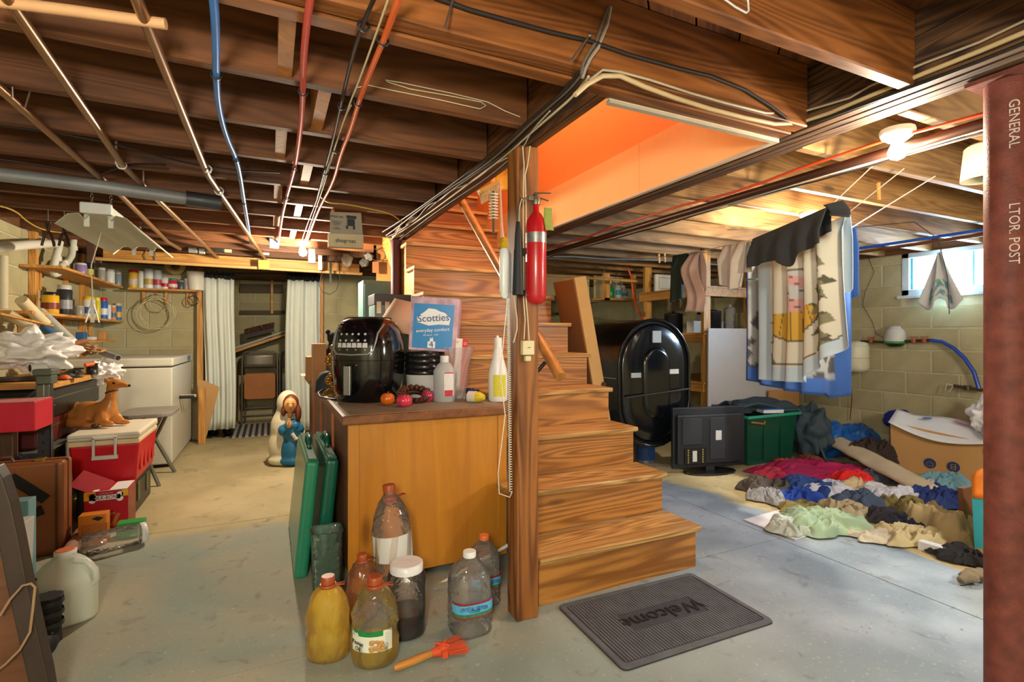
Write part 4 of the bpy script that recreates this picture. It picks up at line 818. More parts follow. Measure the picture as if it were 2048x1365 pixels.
# ================================================================ freezer
FRM = mat('cfcdbb', .45, var=.05, nscale=3); FX0, FX1, FY0, FY1, FH = -1.52, -.778, 5.36, 6.58, .965
t = T('chest_freezer', 'old off white chest freezer against the block wall', 'freezer', ((FX0+FX1)/2, 5.9, 0))
MB().box(FX0, FX1, FY0, FY1, .03, FH-.085).obj('cabinet', FRM, t, bevel=.012); MB().box(FX0-.008, FX1+.008, FY0-.008, FY1, FH-.075, FH).obj('lid', FRM, t, bevel=.014); MB().box(FX0+.02, FX1-.01, FY0+.01, FY1-.02, FH-.087, FH-.073).obj('gasket', mat('3a2e24', .7), t)
MB().box(FX1+.008, FX1+.011, 6.2, 6.4, FH-.06, FH-.01).obj('badge', mat('5f7d95', .4, var=.3, nscale=60), t); MB().box(FX0+.03, FX1-.03, FY0+.03, FY1-.03, 0, .032).obj('plinth', mat('2c2620', .8), t)
for pl, lb, th, mm in (([(396, 868), (396, 757), (439, 775), (410, 866)], 'torn brown hardboard sheet leaning beside the left curtain', 6.46, CBL), ([(397, 885), (397, 776), (411, 777), (411, 883)], 'short pale plank standing before the hardboard sheet', 6.36, PINE)):
    P = [on_y(u, v, th) for u, v in pl]; z0 = min(p.z for p in P); o = MB().prism([(p.x, .002 if p.z < .2 else p.z) for p in P], th, th+.012, 'y').obj('leaning_board', mm, None); tag(o, lb, 'board')
# ================================================================ left side: workbench, cooler, shelves
STL = mat('3d4046', .4, .5, var=.15)
BX0, BX1, BYa, BYb, BZ = -1.585, -1.12, 3.76, 5.15, .885
t = T('workbench', 'cluttered workbench with pine top on dark perforated steel posts', 'workbench', (-1.35, 4.4, 0))
MB().box(BX0, BX1, BYa, 4.45, BZ-.032, BZ).obj('bench_top', PINEX, t, bevel=.004); MB().box(BX0, BX1-.02, 4.455, BYb, BZ-.032, BZ).obj('bench_top', PINEY, t, bevel=.004)
for x, y in ((BX1-.02, 3.70), (BX1-.04, BYb-.03), (BX0+.03, 3.70)):
    m = MB(); m.box(x-.028, x+.028, y, y+.003, 0, BZ+.02).box(x+.025, x+.028, y, y+.04, 0, BZ+.02); po = m.obj('steel_post', STL, t)
    if y < 4:
        m = MB()
        for i in range(18): m.lathe([(.0045, 0), (.0045, .002)], 8).M = Matrix(); 
        m = MB()
        for i in range(17):
            z = .06+i*.05; m.prism([(x-.004+.0045*math.cos(k*.785), z+.0045*math.sin(k*.785)) for k in range(8)], y-.001, y, 'y')
        m.obj('bolt_hole', mat('050505', .9), po)
for z in (.50, .14): MB().box(BX0, BX1-.0, 3.705, 3.715, z-.045, z).box(BX0, BX1-.0, BYb-.02, BYb-.01, z-.045, z).obj('shelf_rail', STL, t); MB().box(BX0, BX1-.02, 3.72, BYb-.03, z-.006, z).obj('lower_shelf', mat('53554a', .6), t)
for a, b_ in (((-1.46, 3.695, .68), (-1.15, 3.695, .42)), ((-1.36, 3.695, .66), (-1.15, 3.695, .86))): MB().bar(a, b_, .004, .035, up=(0, 1, 0)).bar(Vector(a)+Vector((0, -.004, 0)), Vector(b_)+Vector((0, -.004, 0)), .03, .004, up=(0, 1, 0)).obj('diagonal_brace', STL, t)
# green vise clamped at the corner
v0 = on_y(99, 740, 3.74); t = T('bench_vise', 'small grey green bench vise clamped to the bench corner', 'vise', (v0.x, 3.70, BZ)); m = MB(); GV = mat('5d6658', .45, .4, var=.2)
m.box(v0.x-.04, v0.x+.03, 3.67, 3.76, BZ+.0, BZ+.05).box(v0.x-.035, v0.x+.025, 3.655, 3.675, BZ-.07, BZ+.0).box(v0.x-.05, v0.x+.035, 3.66, 3.78, BZ+.05, BZ+.085).obj('vise_body', GV, t, bevel=.006); MB().tube([(v0.x-.0, 3.66, BZ-.12), (v0.x, 3.66, BZ-.0)], .006, 8).tube([(v0.x-.05, 3.655, BZ-.12), (v0.x+.05, 3.655, BZ-.115)], .004, 6).obj('clamp_screw', mat('9a968a', .3, .8), t)
# suitcase, trunks under the bench
SC = mat('8a5127', .45, var=.14, nscale=4, bump=.25, bscale=120, coat=.2)
t = T('suitcase', 'tan leather suitcase with black tape strips standing before the bench', 'suitcase', (-1.25, 3.53, 0))
MB().box(-1.53, -.985, 3.46, 3.60, 0, .495).obj('suitcase_body', SC, t, bevel=.02, segs=3); MB().box(-1.535, -.981, 3.515, 3.523, -.0, .499).obj('closing_seam', mat('4a2a14', .6), t, bevel=.01)
MB().box(-1.02, -1.012, 3.455, 3.46, .01, .485).obj('edge_stitching', mat('5a3216', .6), t)
for a, b_ in (((20, 955), (92, 1000)), ((58, 1030), (86, 1020))): MB().bar(on_y(*a, 3.457), on_y(*b_, 3.457), .05, .003, up=(0, -1, 0)).obj('black_tape', mat('101012', .5), t)
MB().tube([(-1.40, 3.53, .49), (-1.39, 3.53, .52), (-1.22, 3.53, .52), (-1.21, 3.53, .49)], .009, 8).obj('handle', mat('5a3418', .5), t); 
for x in (-1.10,): MB().box(x-.02, x+.02, 3.50, 3.55, .493, .507).obj('brass_clasp', mat('b0913f', .3, .8), t, bevel=.004)
for (x0, x1, y0, y1, z0, z1, nm, lb, mm) in ((-1.57, -1.20, 3.80, 4.9, .505, .665, 'suitcase', 'maroon suitcase lying under the workbench top', mat('5a1c1c', .4, var=.1)), (-1.56, -1.17, 3.82, 4.85, .668, .845, 'suitcase', 'black trunk with round metal latch, topmost under the workbench', mat('111614', .35, var=.1))):
    t = T(nm, lb, 'suitcase', ((x0+x1)/2, (y0+y1)/2, z0)); MB().box(x0, x1, y0, y1, z0, z1).obj('suitcase_body', mm, t, bevel=.015); MB().box(x0-.002, x1+.003, y0-.003, y1+.003, (z0+z1)/2+.02, (z0+z1)/2+.028).obj('metal_rim', mat('77705c', .4, .7), t)
    m = MB(); m.M = TR(x0+.2, y0-.002, (z0+z1)/2) @ rot(math.pi/2, 0, 0); m.lathe([(.03, 0), (.026, .008), (.012, .01)], 12).obj('round_latch', mat('9b8f66', .3, .8), t)
t = T('red_carton', 'scuffed red cardboard box resting at the bench end', 'box', (-1.36, 3.5, .665)); MB().box(-1.585, -1.09, 3.42, 3.66, .666, .815).obj('carton_body', mat('c3132e', .5, var=.12, nscale=6), t, bevel=.004); MB().box(-1.58, -1.095, 3.425, 3.655, .8155, .819).obj('dusty_lid', mat('c87f7c', .7, var=.15), t)
tag(MB().box(-1.58, -1.245, 3.615, 3.69, 0, .665).obj('walnut_board', wood('3c2416', '5f3d28', 'Z', 1.5, .5), None, bevel=.003), 'dark walnut veneer panel standing behind the suitcase', 'panel')
# cooler on a steel case
t = T('ammo_case', 'dark metal case with latches carrying the red cooler', 'case', (-.92, 4.25, 0)); GRY = mat('4e4c42', .45, .5, var=.2)
MB().box(-1.08, -.79, 4.00, 4.52, 0, .223).obj('case_body', GRY, t, bevel=.008)
for y in (4.12, 4.38): MB().box(-.79, -.782, y-.03, y+.03, .07, .20).obj('latch', mat('77725f', .4, .7), t, bevel=.003)
MB().box(-1.085, -.785, 3.995, 4.525, .19, .2).obj('lid_seam', mat('24231f', .5), t)
KX0, KX1, KY0, KY1 = -1.115, -.757, 3.98, 4.545
t = T('cooler', 'red picnic cooler with white lid and folding end handle', 'cooler', ((KX0+KX1)/2, 4.26, .224))
def taper(x0, x1, y0, y1, z0, z1, d): return MB().add([(x0+d, y0+d, z0), (x1-d, y0+d, z0), (x1-d, y1-d, z0), (x0+d, y1-d, z0), (x0, y0, z1), (x1, y0, z1), (x1, y1, z1), (x0, y1, z1)], [(3, 2, 1, 0), (4, 5, 6, 7), (0, 1, 5, 4), (1, 2, 6, 5), (2, 3, 7, 6), (3, 0, 4, 7)])
KR = mat('c8101f', .4, var=.06, coat=.1); KW = mat('ddd6c0', .4, var=.04)
taper(KX0, KX1, KY0, KY1, .224, .475, .02).obj('cooler_body', KR, t, bevel=.015, segs=3); MB().box(KX0-.003, KX1+.003, KY0-.003, KY1+.003, .470, .502).obj('cream_rim', mat('e0cfa2', .45), t, bevel=.008)
MB().box(KX0-.006, KX1+.006, KY0-.006, KY1+.006, .504, .548).obj('lid', KW, t, bevel=.012, segs=3)
MB().box(KX0-.007, KX1+.007, KY0-.007, KY1+.007, .522, .525).obj('lid_groove', mat('8f8a78', .5), t)
xh = -.93; HM = mat('d8d6cf', .4)
MB().box(xh-.062, xh-.048, KY0-.028, KY0-.012, .40, .525).box(xh+.048, xh+.062, KY0-.028, KY0-.012, .40, .525).box(xh-.062, xh+.062, KY0-.028, KY0-.012, .513, .527).box(xh-.066, xh+.066, KY0-.02, KY0+.0, .385, .41).obj('end_handle', HM, t, bevel=.003)
for i in range(4): y = 4.06+.12*i; MB().box(KX1-.012, KX1-.006, y, y+.07, .28, .44).obj('side_rib', KR, t, bevel=.003)
# lying fawn
DE = mat('bd7a38', .38, var=.12, nscale=7, coat=.15)
ddx = Vector((CS, -SN, 0)); dc = Vector((-1.075, 4.30, .55)); dy_ = Vector((SN, CS, 0))
def dp(a, b_, c_): return dc+ddx*a+dy_*b_+Vector((0, 0, c_))
t = T('deer_figure', 'light brown plastic lying fawn figure on top of the red cooler', 'figurine', dc); m = MB(); Mx = Matrix((ddx, dy_, Vector((0, 0, 1)))).transposed().to_4x4()
for (a, b_, c_, r1, r2, r3) in ((-.12, 0, .085, .115, .075, .08), (-.02, 0, .095, .13, .07, .075), (.08, 0, .10, .085, .06, .07), (-.18, 0, .06, .06, .07, .06), (.11, 0, .14, .05, .042, .06), (.125, 0, .20, .034, .03, .07), (.13, 0, .25, .034, .03, .045), (.155, 0, .285, .05, .032, .036), (.20, 0, .278, .042, .022, .022), (.235, 0, .272, .018, .015, .014), (.115, -.03, .31, .022, .008, .02), (.10, .035, .315, .03, .01, .018), (-.06, -.075, .035, .10, .03, .034), (.03, -.085, .022, .07, .018, .02), (.10, -.05, .06, .045, .03, .05), (.14, -.06, .03, .055, .022, .022), (.17, .04, .022, .06, .02, .02), (.13, .03, .05, .05, .03, .04), (-.215, 0, .09, .02, .018, .03)):
    m.ball(dp(a, b_, c_), r1, r2, r3, 14, M=Mx)
m.obj('body', DE, t, remesh=.009, smooth_it=5)
MB().tube([dp(.127+.033*math.cos(k*.7), .031*math.sin(k*.7), .232+.010*math.cos(k*.7)) for k in range(9)], .005, 6, closed=True).obj('collar', mat('2a1a12', .4), t); MB().ball(dp(.165, -.03, .292), .009, .005, .007, 8, M=Mx).obj('eye', mat('0c0805', .15), t); MB().ball(dp(.247, 0, .273), .009, .010, .009, 8).obj('nose', mat('1a0f0b', .3), t); MB().ball(dp(.09, -.09, .018), .022, .018, .014, 8).obj('hoof', mat('3a2f25', .4), t)
# dog biscuit box and friends
t = T('biscuit_box', 'red dog biscuit box with white bone logo and open flaps', 'box', (-.875, 3.86, 0)); x0, x1, y0, y1 = -.98, -.77, 3.76, 3.955
RB = mat('b01025', .4, var=.08); m = MB(); m.box(x0, x1, y0, y1, 0, .238).obj('carton', RB, t, bevel=.002); MB().box(x1, x1+.001, y0+.005, y1-.01, .01, .23).obj('side_print', mat('96523a', .5, var=.5, nscale=22), t)
MB().bar((x0, y0+.02, .24), (x0+.05, y0+.1, .31), .18, .002, up=(0, -1, .4)).obj('flap', mat('a8323a', .5), t); MB().box(x0+.04, x1-.005, y0+.0, y1, .239, .2425).obj('flap', mat('dedcd8', .6, var=.05), t); MB().box(x0+.07, x0+.12, y0-.0, y1, .243, .2445).obj('red_stripe', RB, t)
yq = y0-.0015; m = MB(); bc = ((x0+x1)/2, .200)
q = []
for sx_ in (-1, 1):
    for sz in (-1, 1): m.prism([(bc[0]+sx_*.066+.017*math.cos(k*.524), bc[1]+sz*.012+.017*math.sin(k*.524)) for k in range(12)], yq, yq+.001, 'y')
m.box(bc[0]-.068, bc[0]+.068, yq, yq+.001, .186, .214).obj('white_bone', mat('f2f0ea', .4, var=0), t); text('MILK-BONE', .030, mat('141214', .5, var=0), t, (bc[0], yq-.002, .200), FRONT, sx=.82)
text('LATER SINCE 1908', .008, mat('e8c9a0', .5, var=0), t, (bc[0], yq-.001, .226), FRONT); text('MEATY', .015, mat('f2f0ea', .5, var=0), t, (x1-.085, yq-.001, .10), (math.pi/2, -.1, 0))
MB().prism([(x0, .238), (x0, .19), (x0+.03, .188), (x0+.05, .20), (x0+.055, .238)], yq, yq+.001, 'y').obj('yellow_corner', mat('e5a81c', .4), t); text('10', .018, mat('b01025', .5, var=0), t, (x0+.022, yq-.002, .22), FRONT)
MB().bar((x1-.075, yq, .03), (x1-.045, yq, .10), .02, .002, up=(0, -1, 0)).obj('biscuit_picture', mat('b5692c', .5, var=.3, nscale=90), t); MB().box(x1-.03, x1+.001, yq, yq+.001, .20, .237).obj('yellow_flash', mat('e8b62a', .4), t)
t = T('snack_box', 'small orange printed carton in front of the dog biscuit box', 'box', (-.865, 3.56, 0)); MB().box(-.945, -.82, 3.525, 3.60, 0, .170).obj('carton', mat('cf7a1c', .4, var=.18, nscale=14), t, bevel=.003)
MB().box(-.93, -.815, 3.523, 3.5245, .03, .12).obj('fine_print', mat('b86a28', .5, var=.5, nscale=260), t); MB().prism([(-.885, .150), (-.86, .160), (-.83, .150), (-.855, .135)], 3.522, 3.5235, 'y').obj('black_badge', mat('1c1a18', .5), t)
t = T('green_box', 'small green carton lying behind the clear jar', 'box', (-.72, 3.62, 0)); MB().box(-.79, -.66, 3.585, 3.66, 0, .085).obj('carton', mat('2f9a44', .4, var=.15, nscale=20), t, bevel=.003)
a = Vector((-.885, 3.34, .062)); b_ = Vector((-.65, 3.44, .062)); d_ = (b_-a).normalized(); t = T('clear_jar', 'clear plastic jar with white lid lying on its side on the floor', 'jar', (a+b_)/2-Vector((0, 0, .062)))
MB().tube([a, a+d_*.012, a.lerp(b_, .5), b_-d_*.04, b_-d_*.02, b_], [.045, .058, .06, .058, .052, .05], 24).obj('jar_wall', clear(thin=.88), t); MB().tube([b_, b_+d_*.006, b_+d_*.024, b_+d_*.028], [.052, .056, .056, .05], 24).obj('lid', WHITECAP, t)
p, H, r = spot(131, 1262, 1100, 100)
o = vessel('milk_jug', 'translucent white gallon jug with orange cap on the left floor', 'jug', p, H, [(.85, 0), (.98, .02), (1, .06), (1, .58), (.93, .68), (.68, .80), (.42, .88), (.32, .92), (.32, .96)], r, mat('c9cdbb', .35, var=.04, sss=.3, bump=.1, bscale=9), None, 0, mat('dedfd8', .4), sq=3.4, rz=.35, capr=.36, caph=.06)
MB().lathe([(.0, H*1.0), (.33*r, H*1.0), (.30*r, H*1.006)], 16).obj('orange_disc', mat('dc7a45', .4), o, local=True)
MB().tube([(r*.25, -r*.55, H*.88), (r*.55, -r*.78, H*.86), (r*.82, -r*.9, H*.72), (r*.86, -r*.92, H*.58), (r*.72, -r*.78, H*.50)], .013, 10).obj('grip', mat('d2d5c6', .35, sss=.3), o, local=True)
# cardboard roll lying between suitcase and biscuit box
a = on_z(128, 1120, .035); b_ = on_z(172, 1050, .035); tag(MB().tube([a, b_+(b_-a)*.3], .032, 20).obj('cardboard_roll', mat('9a7560', .8), None), 'short brown cardboard roll lying beside the suitcase', 'tube')
# near left: old curved wooden trunk, bags, boots
TW = wood('4a2c1a', '7d5030', 'X', .9, .5, rand=0)
t = T('wooden_barrel', 'dark curved wooden trunk with worn brown side at the left frame edge', 'trunk', (-.98, 1.85, 0)); ar = [(0, 930), (14, 952), (30, 1000), (46, 1075), (62, 1160), (84, 1260), (102, 1340), (112, 1400)]
Yb = 2.0; P = [on_y(u, v, Yb) for u, v in ar]; sh = [(p.x, max(p.z, 0)) for p in P]; lo = [(x-.045, z) for x, z in sh]
MB().prism([(-1.5, 0), (-1.5, lo[0][1]+.02)]+[(x, z) for x, z in lo if z > 0]+[(lo[-1][0], 0)], Yb-.015, Yb+.02, 'y').obj('trunk_side', TW, t)
rim_ = [(x, z) for x, z in sh]; m = MB(); m.prism([(-1.5, lo[0][1]+.02), (-1.5, sh[0][1]+.06)]+rim_+lo[::-1], Yb-.03, Yb+.03, 'y').obj('curved_rim', mat('3c2f28', .5, var=.25, nscale=12), t, bevel=.004)
MB().tube([on_y(u, v, Yb-.05) for u, v in ((0, 1232), (20, 1200), (45, 1172), (62, 1168), (70, 1175), (66, 1215), (60, 1265), (40, 1300), (10, 1330), (-10, 1345))], .0035, 6).obj('twine', mat('9a7c5c', .9), t)
for (u, v, lb) in ((98, 1315, 'black strapped boot in front of the milk jug'), (104, 1262, 'second black strapped boot tucked behind the first')):
    c_ = on_z(u, v); t = T('boot', lb, 'boot', c_); MB().ball((c_.x-.02, c_.y+.0, .045), .045, .09, .045, 12).lathe([(.045, .03), (.04, .1), (.045, .19), (.05, .2)], 14, (c_.x-.02, c_.y+.05, 0)).obj('boot_upper', BT, t, remesh=.008, smooth_it=2)
    for z in (.09, .13, .17): MB().lathe([(.047, z), (.05, z+.006), (.047, z+.018)], 16, (c_.x-.02, c_.y+.05, 0), cap=False).obj('strap', mat('2a2b2e', .4), t)
t = T('tissue_carton', 'small pale blue carton standing behind the curved trunk', 'box', (-1.15, 2.75, 0)); c_ = on_y(50, 1000, 2.75); MB().box(c_.x-.08, c_.x+.02, 2.72, 2.80, 0, c_.z).obj('carton', mat('6fa0ab', .5, var=.1), t, bevel=.003)
c_ = on_y(52, 1040, 2.55); t = T('white_bag', 'white paper bag behind the curved trunk below the blue carton', 'bag', (c_.x, 2.6, 0)); taper(c_.x-.12, c_.x+.01, 2.5, 2.60, 0, c_.z, .012).obj('paper_bag', mat('c9cac6', .7, bump=.4, bscale=20), t, bevel=.004)
# folding side table with rolled things before the freezer
t = T('side_table', 'grey topped folding stool standing before the freezer', 'table', (-.75, 4.95, 0)); c_ = on_z(330, 838, .50); 
c_ = Vector((-.87, 4.95, .56)); GT = mat('8b857a', .5, var=.08)
MB().prism([(c_.x+p[0], c_.y+p[1]) for p in rrect(.36, .50, .09)], .53, .56).obj('table_top', GT, t, bevel=.006)
for a, b_ in (((c_.x+.1, 4.72, 0), (c_.x-.1, 4.78, .53)), ((c_.x-.12, 4.74, 0), (c_.x+.10, 4.80, .53)), ((c_.x+.14, 5.15, 0), (c_.x-.1, 5.12, .53)), ((c_.x-.12, 5.15, 0), (c_.x+.1, 5.12, .53))): MB().tube([a, b_], .014, 8).obj('leg', mat('77746a', .4, .3), t)
for (a, b_, r_, cc, lb, nm) in (((300, 822, 4.78), (388, 820, 4.9), .016, '26282c', 'dark grey rolled tube lying on the grey stool', 'rolled_mat'), ((292, 812, 4.9), (392, 814, 5.0), .014, 'cfc4a8', 'cream rolled paper lying behind the dark tube', 'paper_roll')):
    pa = put(a[0], a[2], CAMZ-(a[1]-V0)/F*a[2]); pb = put(b_[0], b_[2], CAMZ-(b_[1]-V0)/F*b_[2]); pa.z = pb.z = .56+r_+(.0 if nm == 'rolled_mat' else .0); tag(MB().tube([pa, pb], r_, 12).obj(nm, mat(cc, .6), None), lb, 'roll')
def heap(name, label, cat, c_, rx, ry, h_, m_, seed, n=26, rz=0, fold=1.0, kind=None, cols=None, fr=1.0, z0=None):
    """a dropped, crumpled cloth: a puckered sheet of its own, lying on what is under it"""
    t = T(name, label, cat, (c_.x, c_.y, c_.z if z0 is None else z0), rz); S = Vector((seed*7.3, seed*3.1, seed*1.7)); vs = []; ca_, sa_ = math.cos(seed*1.9), math.sin(seed*1.9)
    for j in range(n+1):
        for i in range(n+1):
            u = 2*i/n-1; v = 2*j/n-1; k = max(abs(u), abs(v)) or 1; l = math.hypot(u, v) or 1; s_ = k/l; x, y = u*(.35+.65*s_), v*(.35+.65*s_); rr = min(1, max(abs(u), abs(v)))
            q = Vector((x*1.3*fr, y*1.3*fr, 0))+S; w1 = noise.noise(q*1.1); th = math.atan2(v, u); e_ = 1+.20*math.sin(3*th+seed*2)+.13*math.sin(5*th+seed)+.22*noise.noise(Vector((u*2.5, v*2.5, seed+9)))
            sw_ = noise.noise(q*.8+Vector((3, 1, 4))); rg = 1-abs(noise.noise(Vector(((x*ca_-y*sa_)*1.1*fr+sw_*1.2, (x*sa_+y*ca_)*4.2*fr+w1*1.6, seed))))*2.6; rg2 = 1-abs(noise.noise(Vector((x*6.5*fr+w1*2.5, y*6.5*fr+sw_*2, seed+4))))*2.4
            z = h_*max(0, 1-rr**5)*(.34+.34*w1+fold*(.36*rg+.16*rg2)); 
            vs.append((x*rx*e_, y*ry*e_, max(.003, z+.006)))
    m = MB(); w_ = n+1; m.add(vs, [(j*w_+i, j*w_+i+1, (j+1)*w_+i+1, (j+1)*w_+i) for j in range(n) for i in range(n)], True)
    cc = [cols(v[0]/rx, v[1]/ry) for v in vs] if cols else None
    m.obj('cloth' if cat != 'bag' else 'bag_film', m_, t, local=True, solid=.003, sub=1, cols=cc); return t
PB = mat('ebe9e7', .35, var=.05, bump=.8, bscale=34, nbump=.008)
def bagpx(label, u, v, t_, rx, ry, rz_, seed, m_=PB, name='plastic_bag', cat='bag'):
    c_ = put(u, t_, CAMZ-(v-V0)/F*t_); t = T(name, label, cat, c_-Vector((0, 0, rz_))); m = MB(); m.ball(c_, rx, ry, rz_, 56, nz=.6, seed=seed, fr=8); m.obj('bag_film', m_, t, sub=1); return t
bagpx('large crumpled white plastic bag on the workbench', 62, 700, 2.95, .19, .17, .11, 3); bagpx('white plastic bag hanging over the bench corner above the deer', 208, 742, 3.75, .10, .09, .07, 5)
bagpx('small white plastic bag beside the metal vise on the bench', 128, 706, 3.3, .07, .06, .035, 8)
# rolled plans, tubes and clutter on the bench
def rod(label, a, b_, r_, m_, name, cat, hollow=False, n=14):
    pa = put(a[0], a[2], CAMZ-(a[1]-V0)/F*a[2]); pb = put(b_[0], b_[2], CAMZ-(b_[1]-V0)/F*b_[2]); t = T(name, label, cat, (pa+pb)/2)
    MB().tube([pa, pb], r_, n).obj('shaft', m_, t)
    if hollow: d_ = (pb-pa).normalized(); MB().tube([pb, pb+d_*.001], r_*.78, n).obj('dark_bore', mat('2a221b', .9), t)
    return t
PAP = mat('cfc19a', .7, var=.1)
rod('thick rolled paper plan sloping on the bench, uppermost', (42, 600, 3.3), (90, 648, 3.5), .035, PAP, 'paper_roll', 'roll'); rod('second rolled plan beneath the uppermost one', (15, 628, 3.2), (60, 655, 3.3), .03, mat('b7a67f', .7), 'paper_roll', 'roll')
rod('long clear wrapped roll with blue stripe leaning down to the bench', (80, 625, 3.6), (148, 690, 3.45), .035, mat('bfc4bd', .35, var=.15), 'wrapped_roll', 'roll'); rod('blue film roll beside the clear wrapped roll', (88, 655, 3.45), (125, 692, 3.4), .028, mat('3f6f9e', .4, var=.2), 'wrapped_roll', 'roll')
rod('brown cardboard tube lying aslant on the bench clutter', (172, 682, 3.5), (118, 696, 3.35), .018, mat('8a5a35', .8), 'cardboard_tube', 'tube', True); rod('grey pipe length lying behind the brown paper bag', (190, 700, 3.9), (236, 716, 3.75), .022, mat('8f9597', .5), 'pipe_offcut', 'pipe', True)
rod('short white plastic pipe lying at the bench front edge', (92, 735, 2.92), (60, 737, 2.86), .026, mat('dcdcd2', .4), 'pipe_offcut', 'pipe', True); rod('orange handled screwdriver on the bench right end', (170, 731, 3.45), (187, 728, 3.5), .013, mat('e0602a', .35), 'screwdriver', 'tool')
rod('wooden lath lying across the left of the clutter', (0, 628, 3.0), (105, 652, 3.4), .009, PINEX, 'wood_lath', 'lath', n=4); rod('rusty file lying on the bench front', (0, 735, 2.9), (55, 728, 3.0), .006, mat('4a3626', .6, .5), 'file_tool', 'tool', n=4)
c_ = put(184, 3.62, BZ); o = MB().lathe([(.04, 0), (.04, .004), (.033, .006), (.033, .07), (.04, .072), (.04, .076)], 24, c_).obj('cable_spool', mat('18181b', .4), None); tag(o, 'round black cable spool standing on the bench', 'spool')
bagpx('crumpled brown paper bag between tubes on the bench', 172, 700, 3.65, .09, .07, .035, 12, mat('a88058', .9, bump=.6, bscale=30), 'paper_bag')
for i, (u, t_, w_, h_, cc, lb) in enumerate(((148, 3.5, .05, .05, '2a2320', 'small dark tool box on the bench under the brown bag'), (133, 3.4, .05, .03, '1e4a3c', 'dark green cloth scrap near the vise'), (138, 3.2, .06, .02, '191a1a', 'black tape dispenser at the bench edge'), (40, 3.05, .12, .035, '2c2420', 'dark leather strap bundle beneath the white bag'), (12, 3.0, .06, .03, '4b3a2a', 'brown tin at the far left of the bench'))):
    c_ = put(u, t_, BZ); heap('bench_item', lb, 'tool', c_, w_, w_*.8, h_, mat(cc, .6), 20+i, n=10)
o = heap('orange_twine', 'small tangle of orange twine lying near the vise', 'twine', put(128, 3.15, BZ+.0), .035, .03, .03, mat('dc5a34', .5), 31, n=8)
# shelves on the left and back walls
SH = PINEY
def shelf(label, x0, x1, y0, y1, z, m_=SH):
    t = T('wall_shelf', label, 'shelf', ((x0+x1)/2, (y0+y1)/2, z-.02)); MB().box(x0, x1, y0, y1, z-.02, z).obj('shelf_board', m_, t, bevel=.002)
    n_ = 3
    for i in range(n_):
        f_ = (i+.5)/n_
        if x1-x0 > y1-y0: x = x0+(x1-x0)*f_; MB().box(x-.015, x+.015, y1-.03, y1-.001, z-.16, z-.02).obj('bracket', PINE, t)
        else: y = y0+(y1-y0)*f_; MB().box(x0+.001, x0+.03, y-.015, y+.015, z-.16, z-.02).obj('bracket', PINE, t)
    return t
ZA, ZB, ZC = 1.32, 1.665, 1.12
shelf('lower pine shelf on the left wall crowded with paint cans', LX+.002, -1.40, 4.35, 6.66, ZA); shelf('upper pine shelf on the left wall above the paint cans', LX+.002, -1.36, 4.75, 6.45, ZB); shelf('lowest small pine shelf on the left wall', LX+.002, -1.36, 5.0, 6.2, ZC)
shelf('pine shelf on the back wall carrying spray cans', -1.33, -.72, 6.48, BY-.002, 1.66, PINEX)
for y, lb in ((4.9, 'nearer pine upright behind the left wall shelves'), (6.0, 'farther pine upright behind the left wall shelves')): tag(MB().box(LX+.002, LX+.04, y, y+.06, .95, ZA-.021).box(LX+.002, LX+.04, y, y+.06, ZA+.001, ZB-.021).box(LX+.002, LX+.04, y, y+.06, ZB+.001, HZ-.005).obj('shelf_upright', PINE, None), lb, 'post')
def can(u, vb, vt, wpx, z, body, capc, label, plane, band=None, name='paint_can', cat='can', neck=.9, capf=.15):
    k = ray(u, V0); tt_ = plane/k.x if plane < -1 and z != 1.66 else plane/k.y
    p = Vector((k.x*tt_, k.y*tt_, z)); r_ = .5*wpx/F*tt_; H_ = max(.05, (vb-vt)/F*tt_); t = T(name, label, cat, p)
    MB().lathe([(r_*.97, 0), (r_, .004), (r_, H_*(1-capf)-.004), (r_*neck, H_*(1-capf))], 18).obj('can_body', mat(body, .35, var=.08, nscale=20), t, local=True)
    MB().lathe([(r_*neck, H_*(1-capf)), (r_*neck, H_*.98), (r_*neck*.85, H_)], 18).obj('cap', mat(capc, .35), t, local=True)
    if band: MB().lathe([(r_*1.015, H_*.2), (r_*1.015, H_*.5)], 18, cap=False).obj('printed_band', mat(band, .4, var=.3, nscale=90), t, local=True)
    return t
for a in ((101, 613, 570, 27, 'd0a11c', '1a1a1a', 'yellow jar with black lid, leftmost on the can shelf', '7a2a1c'), (129, 613, 553, 25, '2b2f34', 'b8bcb8', 'black can with clear top on the can shelf', '8b9096'), (158, 618, 596, 17, '8f8b80', 'a09c90', 'squat grey tin on the can shelf', None), (178, 620, 578, 21, 'd9d6c4', 'd8b62a', 'white tin with blue label and yellow lid', '3b62a8'), (194, 622, 580, 12, 'cabd2b', 'e0d24a', 'narrow yellow can between tins', None), (207, 625, 582, 14, '2f63b4', 'c8202a', 'blue spray can with red cap on the can shelf', 'd9dde4'), (217, 626, 596, 9, 'd8dbde', 'e0e0e0', 'slim white tube beside the blue can', None), (226, 628, 598, 11, 'd98a4a', 'd8c8a8', 'orange and white canister on the can shelf', '3d6ba0'), (236, 629, 594, 12, '3f74b8', 'd6c9a2', 'blue and yellow canister, last on the can shelf', 'e0b63a')):
    can(a[0], a[1], a[2], a[3], ZA, a[4], a[5], a[6], -1.455, a[7])
